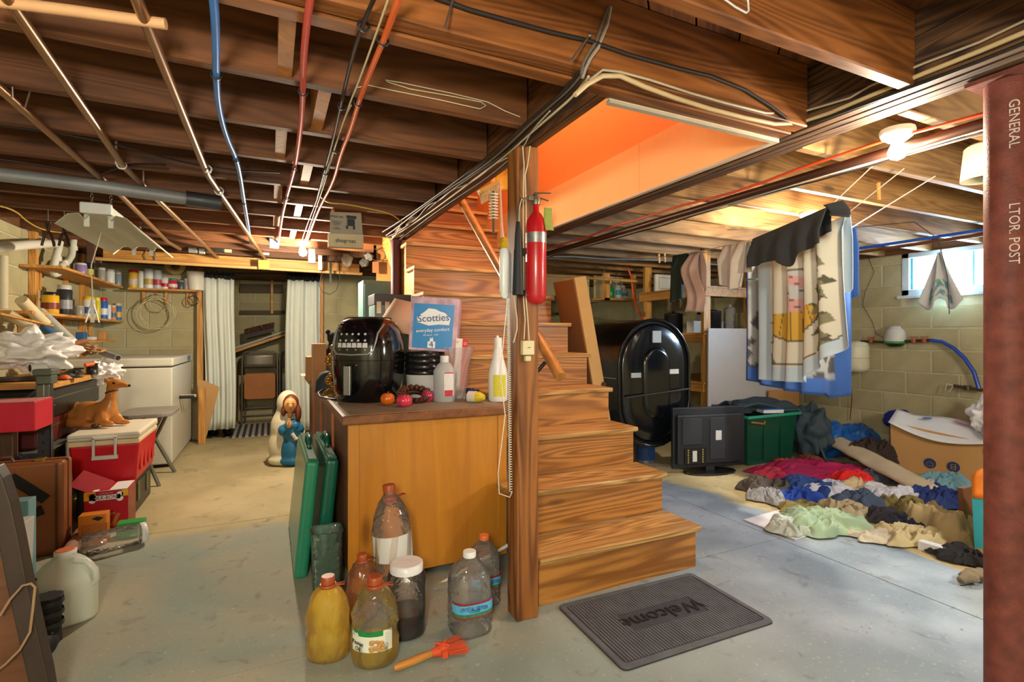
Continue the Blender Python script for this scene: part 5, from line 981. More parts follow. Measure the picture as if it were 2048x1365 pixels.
for a in ((162, 537, 511, 20, '8d7aa8', 'c9c6cc', 'pale purple tub on the upper left shelf', None), (178, 538, 500, 15, '20242c', '3d6a52', 'black bottle beside the purple tub', 'c0b43c'), (203, 548, 518, 14, '9a9a96', 'cfcfc8', 'grey bottle in the middle of the upper left shelf', None), (220, 552, 520, 16, 'dcded9', 'c9cdc8', 'white trigger bottle on the upper left shelf', None), (236, 558, 526, 13, '8d9aa0', 'c3c7c4', 'blue grey can at the far end of the upper left shelf', None)):
    can(a[0], a[1], a[2], a[3], ZB, a[4], a[5], a[6], -1.45, a[7], name='shelf_bottle', cat='bottle')
for a in ((266, 563, 526, 16, 'd5a83a', 'b8281f', 'yellow spray can with red cap on the back shelf', 'c8b8a8'), (282, 563, 528, 11, 'ccd0c4', 'd4d8cc', 'slim white spray can right of the red capped one', None), (298, 564, 524, 17, 'd9dcd8', 'c9ccc8', 'white and grey spray can with gold ring on the back shelf', 'b89a4c'), (315, 564, 526, 16, 'b3b7b8', 'c9ccc9', 'grey spray can with red mark on the back shelf', 'a83a4a'), (330, 565, 541, 14, 'd8d6d0', 'c7c5c0', 'short white jar with red base on the back shelf', 'b8202c'), (346, 565, 543, 17, 'c8343f', '2c8a8c', 'red jar with teal lid on the back shelf', 'd8d4cc'), (362, 566, 547, 13, '4a4f55', '8f9498', 'dark tin with silver base on the back shelf', None), (373, 566, 543, 9, '9a938a', 'bab4a8', 'thin grey bottle before the white bucket', None)):
    can(a[0], a[1], a[2], a[3], 1.66, a[4], a[5], a[6], 6.58, a[7], name='spray_can')
k = ray(392, V0); p = Vector((k.x, k.y, 0))*(6.58/k.y); p.z = 1.66; t = T('white_bucket', 'plain white plastic bucket at the right end of the back shelf', 'bucket', p); MB().lathe([(.075, 0), (.088, .19), (.092, .195), (.092, .205), (.085, .205), (.07, .01)], 24).obj('pail', mat('ddd9cc', .4), t, local=True)
for (u, t_, lb, cc, h_) in ((163, -1.44, 'small blue box on the lowest shelf', '2f5f9a', .07), (205, -1.44, 'small wooden block on the lowest shelf', 'b98a4a', .08), (183, -1.44, 'crumpled white rag on the lowest shelf', 'd8d8d4', .03)):
    k = ray(u, V0); p = Vector((k.x, k.y, 0))*(t_/k.x); p.z = ZC; t = T('shelf_item', lb, 'box', p); MB().box(-.03, .03, -.04, .04, 0, h_).obj('item_body', mat(cc, .6, var=.15), t, local=True, bevel=.006)
def coil(label, u, v, Y, R_, n_, m_, r_=.004, name='wire_coil', cat='coil'):
    c_ = on_y(u, v, Y); t = T(name, label, cat, c_); pts = []
    for i in range(n_*20): a_ = i*2*math.pi/20; q = R_*(1+.12*math.sin(i*.37)); pts.append((c_.x+q*math.cos(a_)+.01*math.sin(i*.1), Y+.012*math.sin(i*.23), c_.z+q*math.sin(a_)*1.0))
    MB().tube(pts, r_, 5).obj('loops', m_, t); MB().tube([(c_.x, Y+.01, c_.z+R_), (c_.x, Y+.04, c_.z+R_+.05)], .004, 5).obj('hanger_hook', mat('b8342c', .5), t); return t
coil('large loose coil of cream cord hung under the back shelf', 311, 626, 6.55, .16, 3, mat('c9c29a', .6)); coil('small coil of cream wire inside the large cord coil', 316, 606, 6.60, .09, 2, mat('bfb68e', .6), .003); coil('small dark wire ring hung at the right end of the back shelf', 384, 602, 6.55, .05, 2, mat('2c2a26', .6), .003)
for (u, v, r_, lb, xw, m_) in ((351, 531, .10, 'roll of tan tape hung above the back shelf', 6.58, mat('b89a5c', .6)), (232, 494, .14, 'large flat tan roll hung behind the fluorescent fixture', 6.2, mat('b59a62', .6))):
    c_ = on_y(u, v, xw); t = T('tape_roll', lb, 'tape roll', c_); m = MB(); m.M = TR(*c_) @ rot(math.pi/2, 0, 0); m.lathe([(r_*.45, -.02), (r_, -.02), (r_, .02), (r_*.45, .02), (r_*.45, -.02)], 28, cap=False).obj('tape_ring', m_, t)
# mary figure
k = on_z(566, 922); cx, cy = .145, 5.02; t = T('nativity_figure', 'kneeling figure in blue robe and white veil with praying hands on the floor', 'figurine', (cx, cy, 0)); VE = mat('cfc8a8', .45, var=.06, nscale=6)
m = MB(); m.ball((cx-.01, cy+.03, .17), .155, .11, .19, 18).ball((cx-.015, cy+.03, .34), .13, .10, .17, 16).ball((cx+.0, cy+.02, .55), .095, .10, .12, 16).ball((cx-.0, cy+.03, .45), .105, .085, .12, 16).ball((cx-.02, cy+.02, .05), .15, .11, .06, 14).obj('white_veil', VE, t, remesh=.012, smooth_it=4)
m = MB(); m.ball((cx+.045, cy-.03, .14), .115, .10, .17, 16).ball((cx+.03, cy-.035, .30), .085, .085, .12, 14).ball((cx+.05, cy-.03, .05), .135, .11, .055, 14).ball((cx-.045, cy-.075, .325), .04, .05, .05, 12).ball((cx+.09, cy-.07, .325), .045, .05, .05, 12).ball((cx-.0, cy-.10, .37), .035, .03, .04, 12).ball((cx+.06, cy-.10, .36), .035, .03, .04, 12).obj('blue_robe', mat('1c6488', .42, var=.1, nscale=6), t, remesh=.009, smooth_it=3)
m = MB(); m.ball((cx+.02, cy-.035, .55), .074, .070, .09, 14).ball((cx-.038, cy-.055, .49), .022, .03, .05, 12).ball((cx+.084, cy-.06, .465), .028, .035, .08, 12).obj('brown_hair', mat('6a2f18', .5), t, remesh=.008, smooth_it=2)
SK = mat('d39a5c', .45); m = MB(); m.ball((cx+.018, cy-.076, .545), .055, .044, .068, 16).ball((cx+.018, cy-.121, .537), .008, .010, .014, 8).ball((cx+.018, cy-.06, .455), .025, .025, .03, 10).obj('face', SK, t, remesh=.006, smooth_it=1)
m = MB(); m.ball((cx+.000, cy-.135, .385), .016, .016, .034, 10).ball((cx+.014, cy-.135, .385), .016, .016, .034, 10)
for i in range(4): m.tube([(cx-.008+.007*i, cy-.14-.004*(i % 2), .40), (cx-.004+.006*i, cy-.142, .436-.003*abs(i-1.5))], .005, 6)
m.tube([(cx-.004, cy-.15, .385), (cx+.004, cy-.152, .41)], .006, 6).obj('praying_hands', SK, t)
BR = mat('3c1e10', .5)
for sx_ in (-1, 1):
    e0 = cx+.018+sx_*.021; MB().tube([(e0-.011, cy-.1135-.003*(sx_ > 0), .560), (e0, cy-.118, .566), (e0+.011, cy-.1135-.003*(sx_ < 0), .560)], .0022, 5).obj('painted_brow', BR, t); MB().tube([(e0-.009, cy-.1155, .548), (e0, cy-.1195, .545), (e0+.009, cy-.1155, .548)], .002, 5).obj('painted_eyelid', BR, t)
MB().tube([(cx+.008, cy-.113, .514), (cx+.018, cy-.117, .511), (cx+.028, cy-.113, .514)], .003, 5).obj('painted_mouth', mat('a8432c', .5), t)
MB().tube([(cx+.03, cy-.12, .30), (cx+.06, cy-.13, .25), (cx+.10, cy-.11, .25), (cx+.13, cy-.06, .30)], .016, 8).obj('veil_fold', VE, t)
# ================================================================ right side
TX, TYf, TYb, TR_, TZ0, TZ1 = 2.965, 3.42, 4.95, .385, .215, 1.30
TKM = mat('0d0f12', .22, .1, var=.2, nscale=5, coat=.5)
def stad(r_, z0, z1, n_=14, k=1.0):
    out = []
    for i in range(n_+1): a_ = math.pi*i/n_; out.append((TX+r_*math.cos(a_), z1-r_+r_*math.sin(a_)))
    for i in range(n_+1): a_ = math.pi+math.pi*i/n_; out.append((TX+r_*math.cos(a_), z0+r_+r_*math.sin(a_)))
    return out
t = T('oil_tank', 'big black upright oval heating oil tank beside the stairs', 'tank', (TX, 4.2, 0))
def loft(m, rings, cap0=True, cap1=True):
    n_ = len(rings[0][0]); vs = [(p[0], y, p[1]) for poly, y in rings for p in poly]
    m.add(vs, [(i*n_+(k+1) % n_, i*n_+k, (i+1)*n_+k, (i+1)*n_+(k+1) % n_) for i in range(len(rings)-1) for k in range(n_)], True)
    if cap0: m.add(vs[:n_], [list(range(n_))])
    if cap1: m.add(vs[-n_:], [list(range(n_))[::-1]])
    return m
loft(MB(), [(stad(TR_, TZ0, TZ1), TYf+.012), (stad(TR_, TZ0, TZ1), TYb)]).obj('tank_shell', mat('16171a', .3, .35, var=.35, nscale=4, coat=.3), t)
loft(MB(), [(stad(TR_-.035, TZ0+.035, TZ1-.035), TYf+.03), (stad(TR_-.035, TZ0+.035, TZ1-.035), TYf+.012), (stad(TR_-.06, TZ0+.06, TZ1-.06), TYf-.002), (stad(TR_-.14, TZ0+.14, TZ1-.14), TYf-.012), (stad(TR_-.21, TZ0+.21, TZ1-.21), TYf-.014)]).obj('end_plate', TKM, t)
loft(MB(), [(stad(.145, TZ0+.235, TZ1-.235), TYf-.013), (stad(.135, TZ0+.245, TZ1-.245), TYf-.03), (stad(.11, TZ0+.27, TZ1-.27), TYf-.036)]).obj('pressed_rib', TKM, t)
rp = [(p[0], TYf, p[1]) for p in stad(TR_-.004, TZ0+.004, TZ1-.004)]; MB().tube(rp, .013, 8, closed=True).obj('rolled_rim', TKM, t)
MB().box(TX-TR_-.002, TX-TR_+.003, TYf+.03, TYb, .80, .806).obj('weld_seam', mat('6c6a64', .6), t)
MB().bar((TX-.33, TYf-.045, .655), (TX+.36, TYf-.045, .70), .008, .012).obj('cross_rod', mat('4b4640', .5, .6), t)
for (x0, x1, z0, z1) in ((-.045, .045, 1.10, 1.20), (-.27, -.17, .81, .85), (.14, .24, .83, .87)): MB().box(TX+x0, TX+x1, TYf-.024, TYf-.014, z0, z1).obj('data_label', mat('b8bab8', .5, var=.35, nscale=160), t)
for x, y in ((-.28, 3.5), (.28, 3.5), (-.28, 4.8), (.28, 4.8)): MB().tube([(TX+x, y, 0), (TX+x, y, .38)], .02, 8).obj('leg', mat('1a1a1c', .5, .5), t)
t = T('fill_pipe', 'black oil fill pipe with red gauge between tank top and wall', 'pipe', (2.9, 4.3, 1.3)); PB_ = mat('26262a', .4, .5)
g = Vector((2.72, 4.35, 1.295)); MB().lathe([(.022, -.03), (.022, .05)], 12, g).lathe([(.03, -.03), (.03, -.005)], 12, g).obj('pipe_riser', PB_, t); MB().lathe([(.034, 0), (.036, .05), (.03, .055)], 14, g).obj('red_gauge', mat('8a1f26', .3, coat=.3), t)
MB().tube([g+Vector((0, 0, .05)), g+Vector((0, 0, .14)), g+Vector((.03, 0, .18)), g+Vector((.10, .05, .19)), g+Vector((.34, .3, .20)), g+Vector((1.2, 2.3, .20))], .022, 10).lathe([(.03, -.02), (.03, .02)], 12, g+Vector((.0, 0, .12))).obj('elbow_run', PB_, t)
p, H, r = spot(1291, 928, 884, 36); t = T('paint_can', 'paint tin with blue label on the floor beside the stairs', 'can', p); MB().lathe([(r, 0), (r, H), (r*.85, H+.001), (r*.85, H-.006)], 20).obj('tin_body', mat('8f959b', .35, .6), t, local=True); MB().lathe([(r*1.02, H*.15), (r*1.02, H*.8)], 20, cap=False).obj('blue_label', mat('2c4f8a', .5, var=.5, nscale=60), t, local=True)
# leaning long carton
t = T('long_carton', 'long pale cardboard carton leaning between the stairs and oil tank', 'box', (2.25, 3.1, 0)); a = Vector((2.325, 3.25, .02)); b_ = Vector((2.005, 3.25, 1.58)); m = MB(); m.bar(a, b_, .10, .30, up=(0, 1, 0)).obj('carton_body', mat('c19a62', .85, var=.06), t, bevel=.004); MB().bar(a+Vector((-.053, 0, .02)), b_+Vector((-.053, 0, -.02)), .003, .28, up=(0, 1, 0)).obj('brown_side', mat('8a5f36', .85, var=.06), t); MB().lathe([(.022, 0), (.022, .002)], 16).obj('no_sign', mat('3a2a1a', .7), t, local=True)
o = [q for q in t.children if q.name.startswith('no_sign')][0]; o.location = (-.045, -.003, .80); o.rotation_euler = (math.pi/2, 0, 0)
# wooden shelf unit in front of the right wall
SX0, SX1, SY0, SY1 = 3.83, 4.95, 3.74, 4.60; SHM = wood('9c6426', 'cb9148', 'Y', 1, .6)
t = T('shelf_unit', 'rough pine shelf unit built of two by fours beside the oil tank', 'shelf', ((SX0+SX1)/2, 4.15, 0))
for x, y in ((SX0, SY1), (SX0, SY0), (4.42, SY0), (SX1, SY0)): MB().box(x, x+.09, y-.02, y+.02, 0, 2.14 if x < 4 else 1.92).obj('upright', PINE, t, bevel=.002)
for z in (1.64, 1.18, .70): MB().box(SX0-.02, SX0+.02, SY0-.03, SY1+.06, z-.09, z-.012).box(SX0, SX1+.09, SY0-.04, SY0-.02, z-.09, z-.012).obj('shelf_edge', SHM, t); MB().box(SX0-.03, SX1+.09, SY0-.05, SY1+.05, z-.011, z+.008).obj('shelf_board', SHM, t)
for lb, x, y, z, r_, h_, m_, nm, ct_ in (('white enamel basin on edge on the top pine shelf', 4.02, 4.45, 1.65, .0, 0, None, 'basin', 'basin'), ('speckled black enamel pot on the middle pine shelf', 4.14, 3.95, 1.19, .12, .24, mat('1c1d20', .3, var=1.0, nscale=140), 'stock_pot', 'pot'), ('dark roasting pot left of the speckled pot', 3.98, 4.3, 1.19, .10, .22, mat('232327', .35, var=.6, nscale=100), 'stock_pot', 'pot'), ('clear glass jar with pale lid on the middle pine shelf', 4.36, 3.88, 1.19, .06, .27, clear(thin=.75), 'glass_jar', 'jar'), ('stack of white basins at the back of the middle shelf', 4.6, 4.2, 1.19, .14, .14, mat('bfc3c4', .4), 'basin', 'basin')):
    t = T(nm, lb, ct_, (x, y, z))
    if m_ is None: m = MB(); m.M = TR(0, 0, .0); m.box(-.15, .15, 0, .05, 0, .2).obj('basin_body', mat('c9c9c0', .4), t, local=True, bevel=.02, segs=3); MB().tube([(-.11, -.003, .04), (.11, -.003, .04), (.11, -.003, .16), (-.11, -.003, .16)], .002, 4, closed=True).obj('rim_line', mat('3a3a38', .5), t, local=True)
    else:
        MB().lathe([(r_*.93, 0), (r_, .01), (r_, h_*.9), (r_*1.04, h_*.92), (r_*.98, h_*.94)], 24).obj('vessel_body', m_, t, local=True); MB().lathe([(r_*1.0, h_*.92), (r_*.6, h_), (.015, h_*1.02), (.012, h_*1.1)], 20).obj('lid', m_ if nm == 'stock_pot' else mat('c8cdd0', .4), t, local=True)
for i, (x, lb) in enumerate(((3.93, 'white carton lying at the left of the middle shelf'), (4.03, 'grey white box standing right of the white carton'))): t = T('carton', lb, 'box', (x, 3.88, 1.19)); m = MB(); m.M = rot(0, .12*i, 0); m.box(-.07, .05, 0, .10, .0+.02*i, .12+.06*i).obj('carton_body', mat('bfc2bf' if i else 'd5d3cc', .6), t, local=True, bevel=.003)
# hung cubby with spray bottles at the far wall
t = T('hanging_cubby', 'pine cubby hung from the joists holding spray bottles', 'shelf', (3.95, 5.25, 1.60)); y = 5.15
MB().box(3.68, 3.76, y, y+.04, 1.60, 1.925).obj('upright', PINE, t); MB().box(4.12, 4.16, y, y+.04, 1.60, 1.925).obj('upright', PINE, t); MB().box(3.66, 4.18, y, y+.25, 1.60, 1.625).obj('floor_board', PINEX, t); MB().box(3.70, 4.15, y+.25, y+.26, 1.60, 1.925).obj('back_board', mat('c3b389', .8), t)
for x, cc, hh, lb in ((3.84, '1f8a4a', .22, 'green spray bottle in the hanging cubby'), (3.95, 'c9d5d3', .24, 'clear spray bottle with blue label in the hanging cubby'), (4.05, 'd8d5c8', .17, 'white tub at the right of the hanging cubby')):
    o = vessel('spray_bottle', lb, 'bottle', (x, y+.1, 1.626), hh, [(.9, 0), (1, .03), (1, .5), (.5, .72), (.35, .85)], .045, mat(cc, .3, trans=.2), None, 0, mat('e4e4e0', .4), caph=.18, capr=.4); MB().bar((0, 0, hh*.93), (-.06, -.01, hh*.93), .02, .03).obj('trigger', mat('e4e4e0', .4), o, local=True)
    if x > 3.9: wrap(o, .047, .2*hh, .45*hh, 200, 340, mat('3f8a9a', .5, var=.3, nscale=80), 'label')
t = T('wall_ledge', 'narrow grey ledge with odds and ends left of the cubby', 'shelf', (3.2, 5.3, 1.58)); MB().box(2.85, 3.66, 5.2, 5.45, 1.57, 1.585).obj('ledge_board', mat('7a766a', .6), t); MB().box(2.85, 3.66, 5.45, 5.46, 1.57, 1.92).obj('pale_back_board', mat('cfc297', .8, var=.15), t)
for x, cc, lb, sz in ((3.1, '5a4a32', 'brown folded cloths on the grey ledge', (.14, .08, .05)), (3.35, 'b03a3e', 'red and white small box on the grey ledge', (.06, .05, .035)), (3.22, '2f4a3a', 'dark green tool case on the grey ledge', (.09, .05, .04))): o = MB().box(x-sz[0]/2, x+sz[0]/2, 5.24, 5.24+sz[1], 1.586, 1.586+sz[2]).obj('ledge_item', mat(cc, .6, var=.3, nscale=30), None, bevel=.006); tag(o, lb, 'box')
# boards leaning on the shelf unit
tag(MB().add([(3.80, 3.64, 0), (4.98, 3.64, 0), (4.98, 3.655, 0), (3.80, 3.655, 0), (3.83, 3.66, 1.232), (4.98, 3.66, 1.232), (4.98, 3.675, 1.232), (3.83, 3.675, 1.232)], [(3, 2, 1, 0), (4, 5, 6, 7), (0, 1, 5, 4), (1, 2, 6, 5), (2, 3, 7, 6), (3, 0, 4, 7)]).obj('foam_board', mat('bdb9b9', .7, var=.04), None), 'large pale board leaning upright against the pine shelf unit', 'board')
tag(MB().box(4.60, 5.06, 3.600, 3.612, 0, .60).obj('fiberboard_panel', mat('b98a52', .8), None), 'brown fibreboard panel standing before the pale board', 'board')
# television seen from the back
tb = Vector((3.37, 3.21, 0)); t = T('television', 'flat television standing on the floor with its back to us', 'television', tb, -.21); TVM = mat('1e222b', .45, var=.08, coat=.1)
MB().box(-.345, .345, 0, .035, .045, .555).obj('screen_frame', TVM, t, local=True, bevel=.008); MB().box(-.32, .30, -.035, 0, .08, .50).obj('rear_cover', TVM, t, local=True, bevel=.015)
MB().box(-.28, -.10, -.042, -.035, .25, .47).box(-.02, .12, -.042, -.035, .12, .47).obj('raised_panel', mat('262b35', .5), t, local=True, bevel=.004)
MB().box(-.26, -.06, -.045, -.036, .09, .22).obj('port_panel', mat('0d0e11', .5), t, local=True)
m = MB()
for i in range(6): m.box(-.235, -.225, -.049, -.045, .10+i*.02, .112+i*.02).box(-.10+.0*i, -.09, -.049, -.045, .10+i*.02, .112+i*.02)
m.obj('sockets', mat('b9a76a', .4, .5), t, local=True); MB().box(-.19, -.15, -.048, -.045, .11, .20).obj('port_label', mat('b9bfc6', .5, var=.4, nscale=200), t, local=True); MB().box(.03, .085, -.045, -.042, .28, .36).obj('rating_label', mat('b9bfc6', .5, var=.4, nscale=200), t, local=True)
MB().box(-.04, .04, -.01, .02, .02, .06).obj('neck', TVM, t, local=True); MB().prism([(.24*math.cos(k*.393), -.0+.12*math.sin(k*.393)) for k in range(16)], .0, .018).obj('stand_base', mat('15171b', .3, coat=.3), t, local=True, bevel=.004)
# green tote
q = on_z(1486, 934); t = T('storage_tote', 'large dark green plastic tote with brown handle', 'tote', (4.12, 3.33, 0), 0); GT2 = mat('0d4a38', .35, var=.08, coat=.15)
gx0, gx1, gy0, gy1 = 3.80, 4.46, 3.18, 3.56
m = MB(); m.add([(gx0+.04, gy0+.03, 0), (gx1-.04, gy0+.03, 0), (gx1-.04, gy1-.03, 0), (gx0+.04, gy1-.03, 0), (gx0, gy0, .44), (gx1, gy0, .44), (gx1, gy1, .44), (gx0, gy1, .44)], [(3, 2, 1, 0), (0, 1, 5, 4), (1, 2, 6, 5), (2, 3, 7, 6), (3, 0, 4, 7)]).obj('tub', GT2, t, bevel=.02, segs=3)
MB().box(gx0-.02, gx1+.02, gy0-.02, gy0+.005, .425, .45).box(gx0-.02, gx1+.02, gy1-.005, gy1+.02, .425, .45).box(gx0-.02, gx0+.005, gy0, gy1, .425, .45).box(gx1-.005, gx1+.02, gy0, gy1, .425, .45).obj('rim', mat('2c9a84', .3), t, bevel=.006)
MB().tube([(gx0+.0, gy0-.03, .40), (gx0+.16, gy0-.03, .375), (gx0+.17, gy0-.03, .40)], .011, 8).obj('handle', mat('8a6426', .5), t); 
for x in (gx0+.2, gx0+.42): MB().box(x, x+.012, gy0+.002, gy0+.01, .05, .42).obj('molded_rib', GT2, t)
def cl(u, v, wpx, ry, h_, tw, col, label, seed, z0=0.0, rough=.85, var=.1, nscale=8, bump=.35, fold=1.35, n=38, name='clothing', cat='clothing', cols=None, mm=None):
    c_ = on_z(u, v, z0); t_ = c_.x*SN+c_.y*CS; return heap(name, label, cat, c_, wpx/2/F*t_, ry, h_, mm or mat(col, rough, var=var, nscale=nscale, bump=bump, bscale=90), seed, rz=-YAW+tw, fold=fold, n=n, cols=cols)
# slate jacket over the tote
c_ = Vector((4.48, 3.27, .30)); 
def jk(u, v):
    x = gx0+.05+(gx1-gx0+.35)*u; over = max(0, x-gx1-.02); dz = -over*2.3; wv = .03*noise.noise(Vector((u*6, v*5, 1)))+.018*math.sin(v*14+u*6); top = .50+.03*math.sin(u*9+v*4)
    y_ = gy0+.12+(gy1-gy0)*v-.2*u+.05*noise.noise(Vector((u*3, v*3, 7)))-over*.9*(1-v)
    return (min(x, gx1+.10+.05*noise.noise(Vector((u*5, v*4, 3))))+(wv if over else 0)+(.16*v if over else 0), y_, max(.02, top+dz+wv*.8))
t = T('jacket', 'slate blue quilted jacket thrown over the green tote', 'jacket', (4.2, 3.35, .45)); MB().grid(jk, 34, 22).obj('quilted_cloth', mat('3a4a55', .7, var=.12, bump=.5, bscale=25), t, solid=.02, sub=1)
t = T('jacket', 'second slate jacket slumped from the tote down to the floor', 'jacket', (4.62, 3.16, 0)); MB().ball((4.62, 3.16, .245), .15, .17, .25, 40, nz=.38, seed=3, fr=7).obj('quilted_cloth', mat('34444f', .7, var=.15, bump=.6, bscale=25), t, sub=1)
heap('jacket', 'dark grey crumpled fleece on the left of the green tote', 'jacket', Vector((3.98, 3.42, .452)), .17, .14, .12, mat('2c333a', .9, bump=.5), 42)
t = T('book', 'blue and white book lying on the clothes in the tote', 'book', (4.16, 3.25, .455), -.3); MB().box(-.10, .10, -.06, .06, 0, .03).obj('pages', mat('d9dde2', .6), t, local=True); MB().box(-.102, .102, -.062, .062, .03, .036).obj('cover', mat('2b5fb0', .4), t, local=True)
# blue tarp bags
TP = mat('1e5fae', .28, var=.25, nscale=7, bump=1.0, bscale=16, nbump=.02)
for c_, rr, sd_, lb in ((on_z(1712, 905), (.22, .16, .16), 4, 'crinkled bright blue tarp bundle beside the slate jacket'), (on_z(1762, 900), (.2, .16, .15), 9, 'second blue tarp bundle touching the cardboard box')):
    t = T('tarp_bundle', lb, 'bag', c_); MB().ball((c_.x-.40, c_.y+.0, rr[2]*.92), *rr, 36, nz=.42, seed=sd_, fr=5).obj('tarp_film', TP, t, sub=1)
# cardboard box with open white flaps
bc_ = on_z(1785, 935); t = T('moving_box', 'big cardboard moving box with white flaps and blue print', 'box', (4.75, 2.45, .0), 0)
P0 = on_z(1784, 938); P1 = on_z(1958, 968); ex_ = (P1-P0); ex_.z = 0; L0 = ex_.length; ex_.normalize(); ey_2 = Vector((-ex_.y, ex_.x, 0)); P0.z = 0
def bxp(a_, b_, c_): return P0+ex_*a_+ey_2*b_+Vector((0, 0, c_))
BH = .405; L0 += .06; DB = .27; m = MB()
m.add([bxp(0, 0, 0), bxp(L0, 0, 0), bxp(L0, DB, 0), bxp(0, DB, 0), bxp(-.01, -.0, BH), bxp(L0, 0, BH-.08), bxp(L0, DB, BH), bxp(0, DB, BH)], [(3, 2, 1, 0), (0, 1, 5, 4), (1, 2, 6, 5), (2, 3, 7, 6), (3, 0, 4, 7)]).obj('box_walls', mat('b78b56', .85, var=.05), t, solid=.005)
WF = mat('dadde0', .7, var=.05)
MB().grid(lambda u, v: bxp(-.01+(L0+.01)*u, -.06+(DB*.85)*v, BH+.005-.08*u*(1-v)-.07*math.sin(math.pi*u)*(1-v)+.10*v*(1-u)-.02*math.sin(u*8)*(v)), 14, 8).obj('open_flap', WF, t, solid=.004)
MB().grid(lambda u, v: bxp(.4+.12*u, .06+.14*v, BH+.06-.03*u), 3, 3).obj('pink_print', mat('d9a9bd', .7), t); 
MB().prism([(.05*math.cos(k*.524), .03*math.sin(k*.524)) for k in range(12)], 0, .001).obj('blue_oval', mat('5f8ec4', .6), t, local=True).location = bxp(.22, .1, BH+.055)-Vector(t.location)
for i, xo in enumerate((L0*.42, L0*.66)):
    o_ = bxp(xo, -.006, .10); e_ = ex_; MBq = MB(); pts = [o_+e_*(.042*math.cos(k*.393))+Vector((0, 0, .042*math.sin(k*.393))) for k in range(16)]
    MBq.add(pts, [list(range(16))]); MBq.obj('blue_symbol', mat('26365f', .7), t, solid=.001)
    m = MB(); f_ = -ey_2*.003
    if i == 0: m.tube([o_+f_+e_*a_+Vector((0, 0, b_)) for a_, b_ in ((-.022, .0), (0, .014), (.022, .0), (.022, -.022), (-.022, -.022))], .0018, 4, closed=True)
    else: m.tube([o_+f_+e_*a_+Vector((0, 0, b_)) for a_, b_ in ((-.014, -.02), (-.014, .02), (.014, .02), (.014, -.02))], .003, 4, closed=True); m.tube([o_+f_+e_*-.014, o_+f_+e_*.014], .003, 4)
    m.obj('symbol_lines', mat('b78b56', .85, var=0), t)
c_ = bxp(-.02, .3, BH); t = T('blue_yarn_hat', 'royal blue knitted bundle tucked behind the box corner', 'hat', c_-Vector((0, 0, .1))); MB().ball(c_+Vector((.0, .02, -.02)), .13, .1, .09, 24, nz=.3, seed=2).obj('knit_body', mat('1a2c8a', .9, bump=1.0, bscale=70, nbump=.01), t)
c_ = bxp(L0-.02, .12, BH+.07); t = T('plastic_bag', 'white plastic bag heaped on the right of the cardboard box', 'bag', c_-Vector((0, 0, .15))); MB().ball(c_+Vector((0, 0, .04)), .13, .12, .12, 36, nz=.6, seed=6, fr=6).obj('bag_film', PB, t, sub=1)
c_ = bxp(L0+.09, .02, BH-.07); t = T('plastic_bag', 'clear white bag hanging below the heaped one by the column', 'bag', c_-Vector((0, 0, .15))); MB().ball(c_, .11, .12, .17, 36, nz=.5, seed=16, fr=6).obj('bag_film', mat('b9bdbd', .25, trans=.35, bump=.9, bscale=22, nbump=.01), t, sub=1)
# printed paper sack and neighbours
t = T('paper_sack', 'teal and orange printed sack standing behind the steel column', 'bag', (3.05, 1.25, 0)); a = on_z(1950, 1112); b_ = a+Vector((.12, -.28, 0)); e_ = (b_-a).normalized(); n2 = Vector((-e_.y, e_.x, 0))
m = MB(); Lk = .3; hh = .42
def sp(u, v, w_): return a+e_*(Lk*u)+n2*(.16*v)+Vector((0, 0, hh*w_))
m.add([sp(0, 0, 0), sp(1, 0, 0), sp(1, 1, 0), sp(0, 1, 0), sp(-.04, 0, .72), sp(1, 0, .75), sp(1, 1, .75), sp(0, 1, .72)], [(3, 2, 1, 0), (0, 1, 5, 4), (1, 2, 6, 5), (2, 3, 7, 6), (3, 0, 4, 7)]).obj('sack_lower', mat('2f9aa8', .5, var=.08), t)
MB().grid(lambda u, v: sp(-.04+1.04*u, -.01+.05*math.sin(u*9)*v, .72+(.28+.10*math.sin(u*11))*v), 16, 5).obj('orange_sack_top', mat('e07a1e', .5, var=.25, nscale=12), t, solid=.003)
MB().add([sp(-.0, -.012, 0), sp(1, -.012, 0), sp(1, -.012, .1), sp(-.0, -.012, .1)], [(0, 1, 2, 3)]).obj('tan_base', mat('b88a52', .7), t, solid=.002)
yr = (math.pi/2, 0, math.atan2(e_.y, e_.x))
text('large', .075, mat('d9b06a', .5, var=0), t, sp(.42, -.03, .45), yr); text('grande', .032, mat('1f4f86', .5, var=0), t, sp(.36, -.03, .33), yr); text('27.2 x 15.3\n17.5 x 10.2', .022, mat('1c3c5c', .5, var=0), t, sp(.34, -.03, .20), yr)
o = MB().bar(on_z(1940, 1082), on_z(1940, 1082)+Vector((.0, .02, .30)), .12, .03, up=(0, 1, 0)).obj('brown_binder', mat('6e4423', .6), None, bevel=.004); tag(o, 'brown corrugated board standing beside the teal sack', 'board')
o = MB().bar(on_z(1840, 1098), on_z(1900, 1116), .05, .045).obj('white_carton', mat('d5d6d8', .6), None); o.location.z = .024; tag(o, 'flat white box lying at the front of the clothes heap', 'box')
c_ = on_z(1547, 1058); t = T('cardboard_sheet', 'flat white faced cardboard sheet lying under the clothes', 'cardboard', c_); Pq = [on_z(*q) for q in ((1487, 1042), (1560, 1022), (1680, 1052), (1590, 1082))]; MB().add([p+Vector((0, 0, .002)) for p in Pq]+[p+Vector((0, 0, .008)) for p in Pq], [(3, 2, 1, 0), (4, 5, 6, 7), (0, 1, 5, 4), (1, 2, 6, 5), (2, 3, 7, 6), (3, 0, 4, 7)]).obj('sheet_body', mat('cfcdd0', .7, var=.06), t)
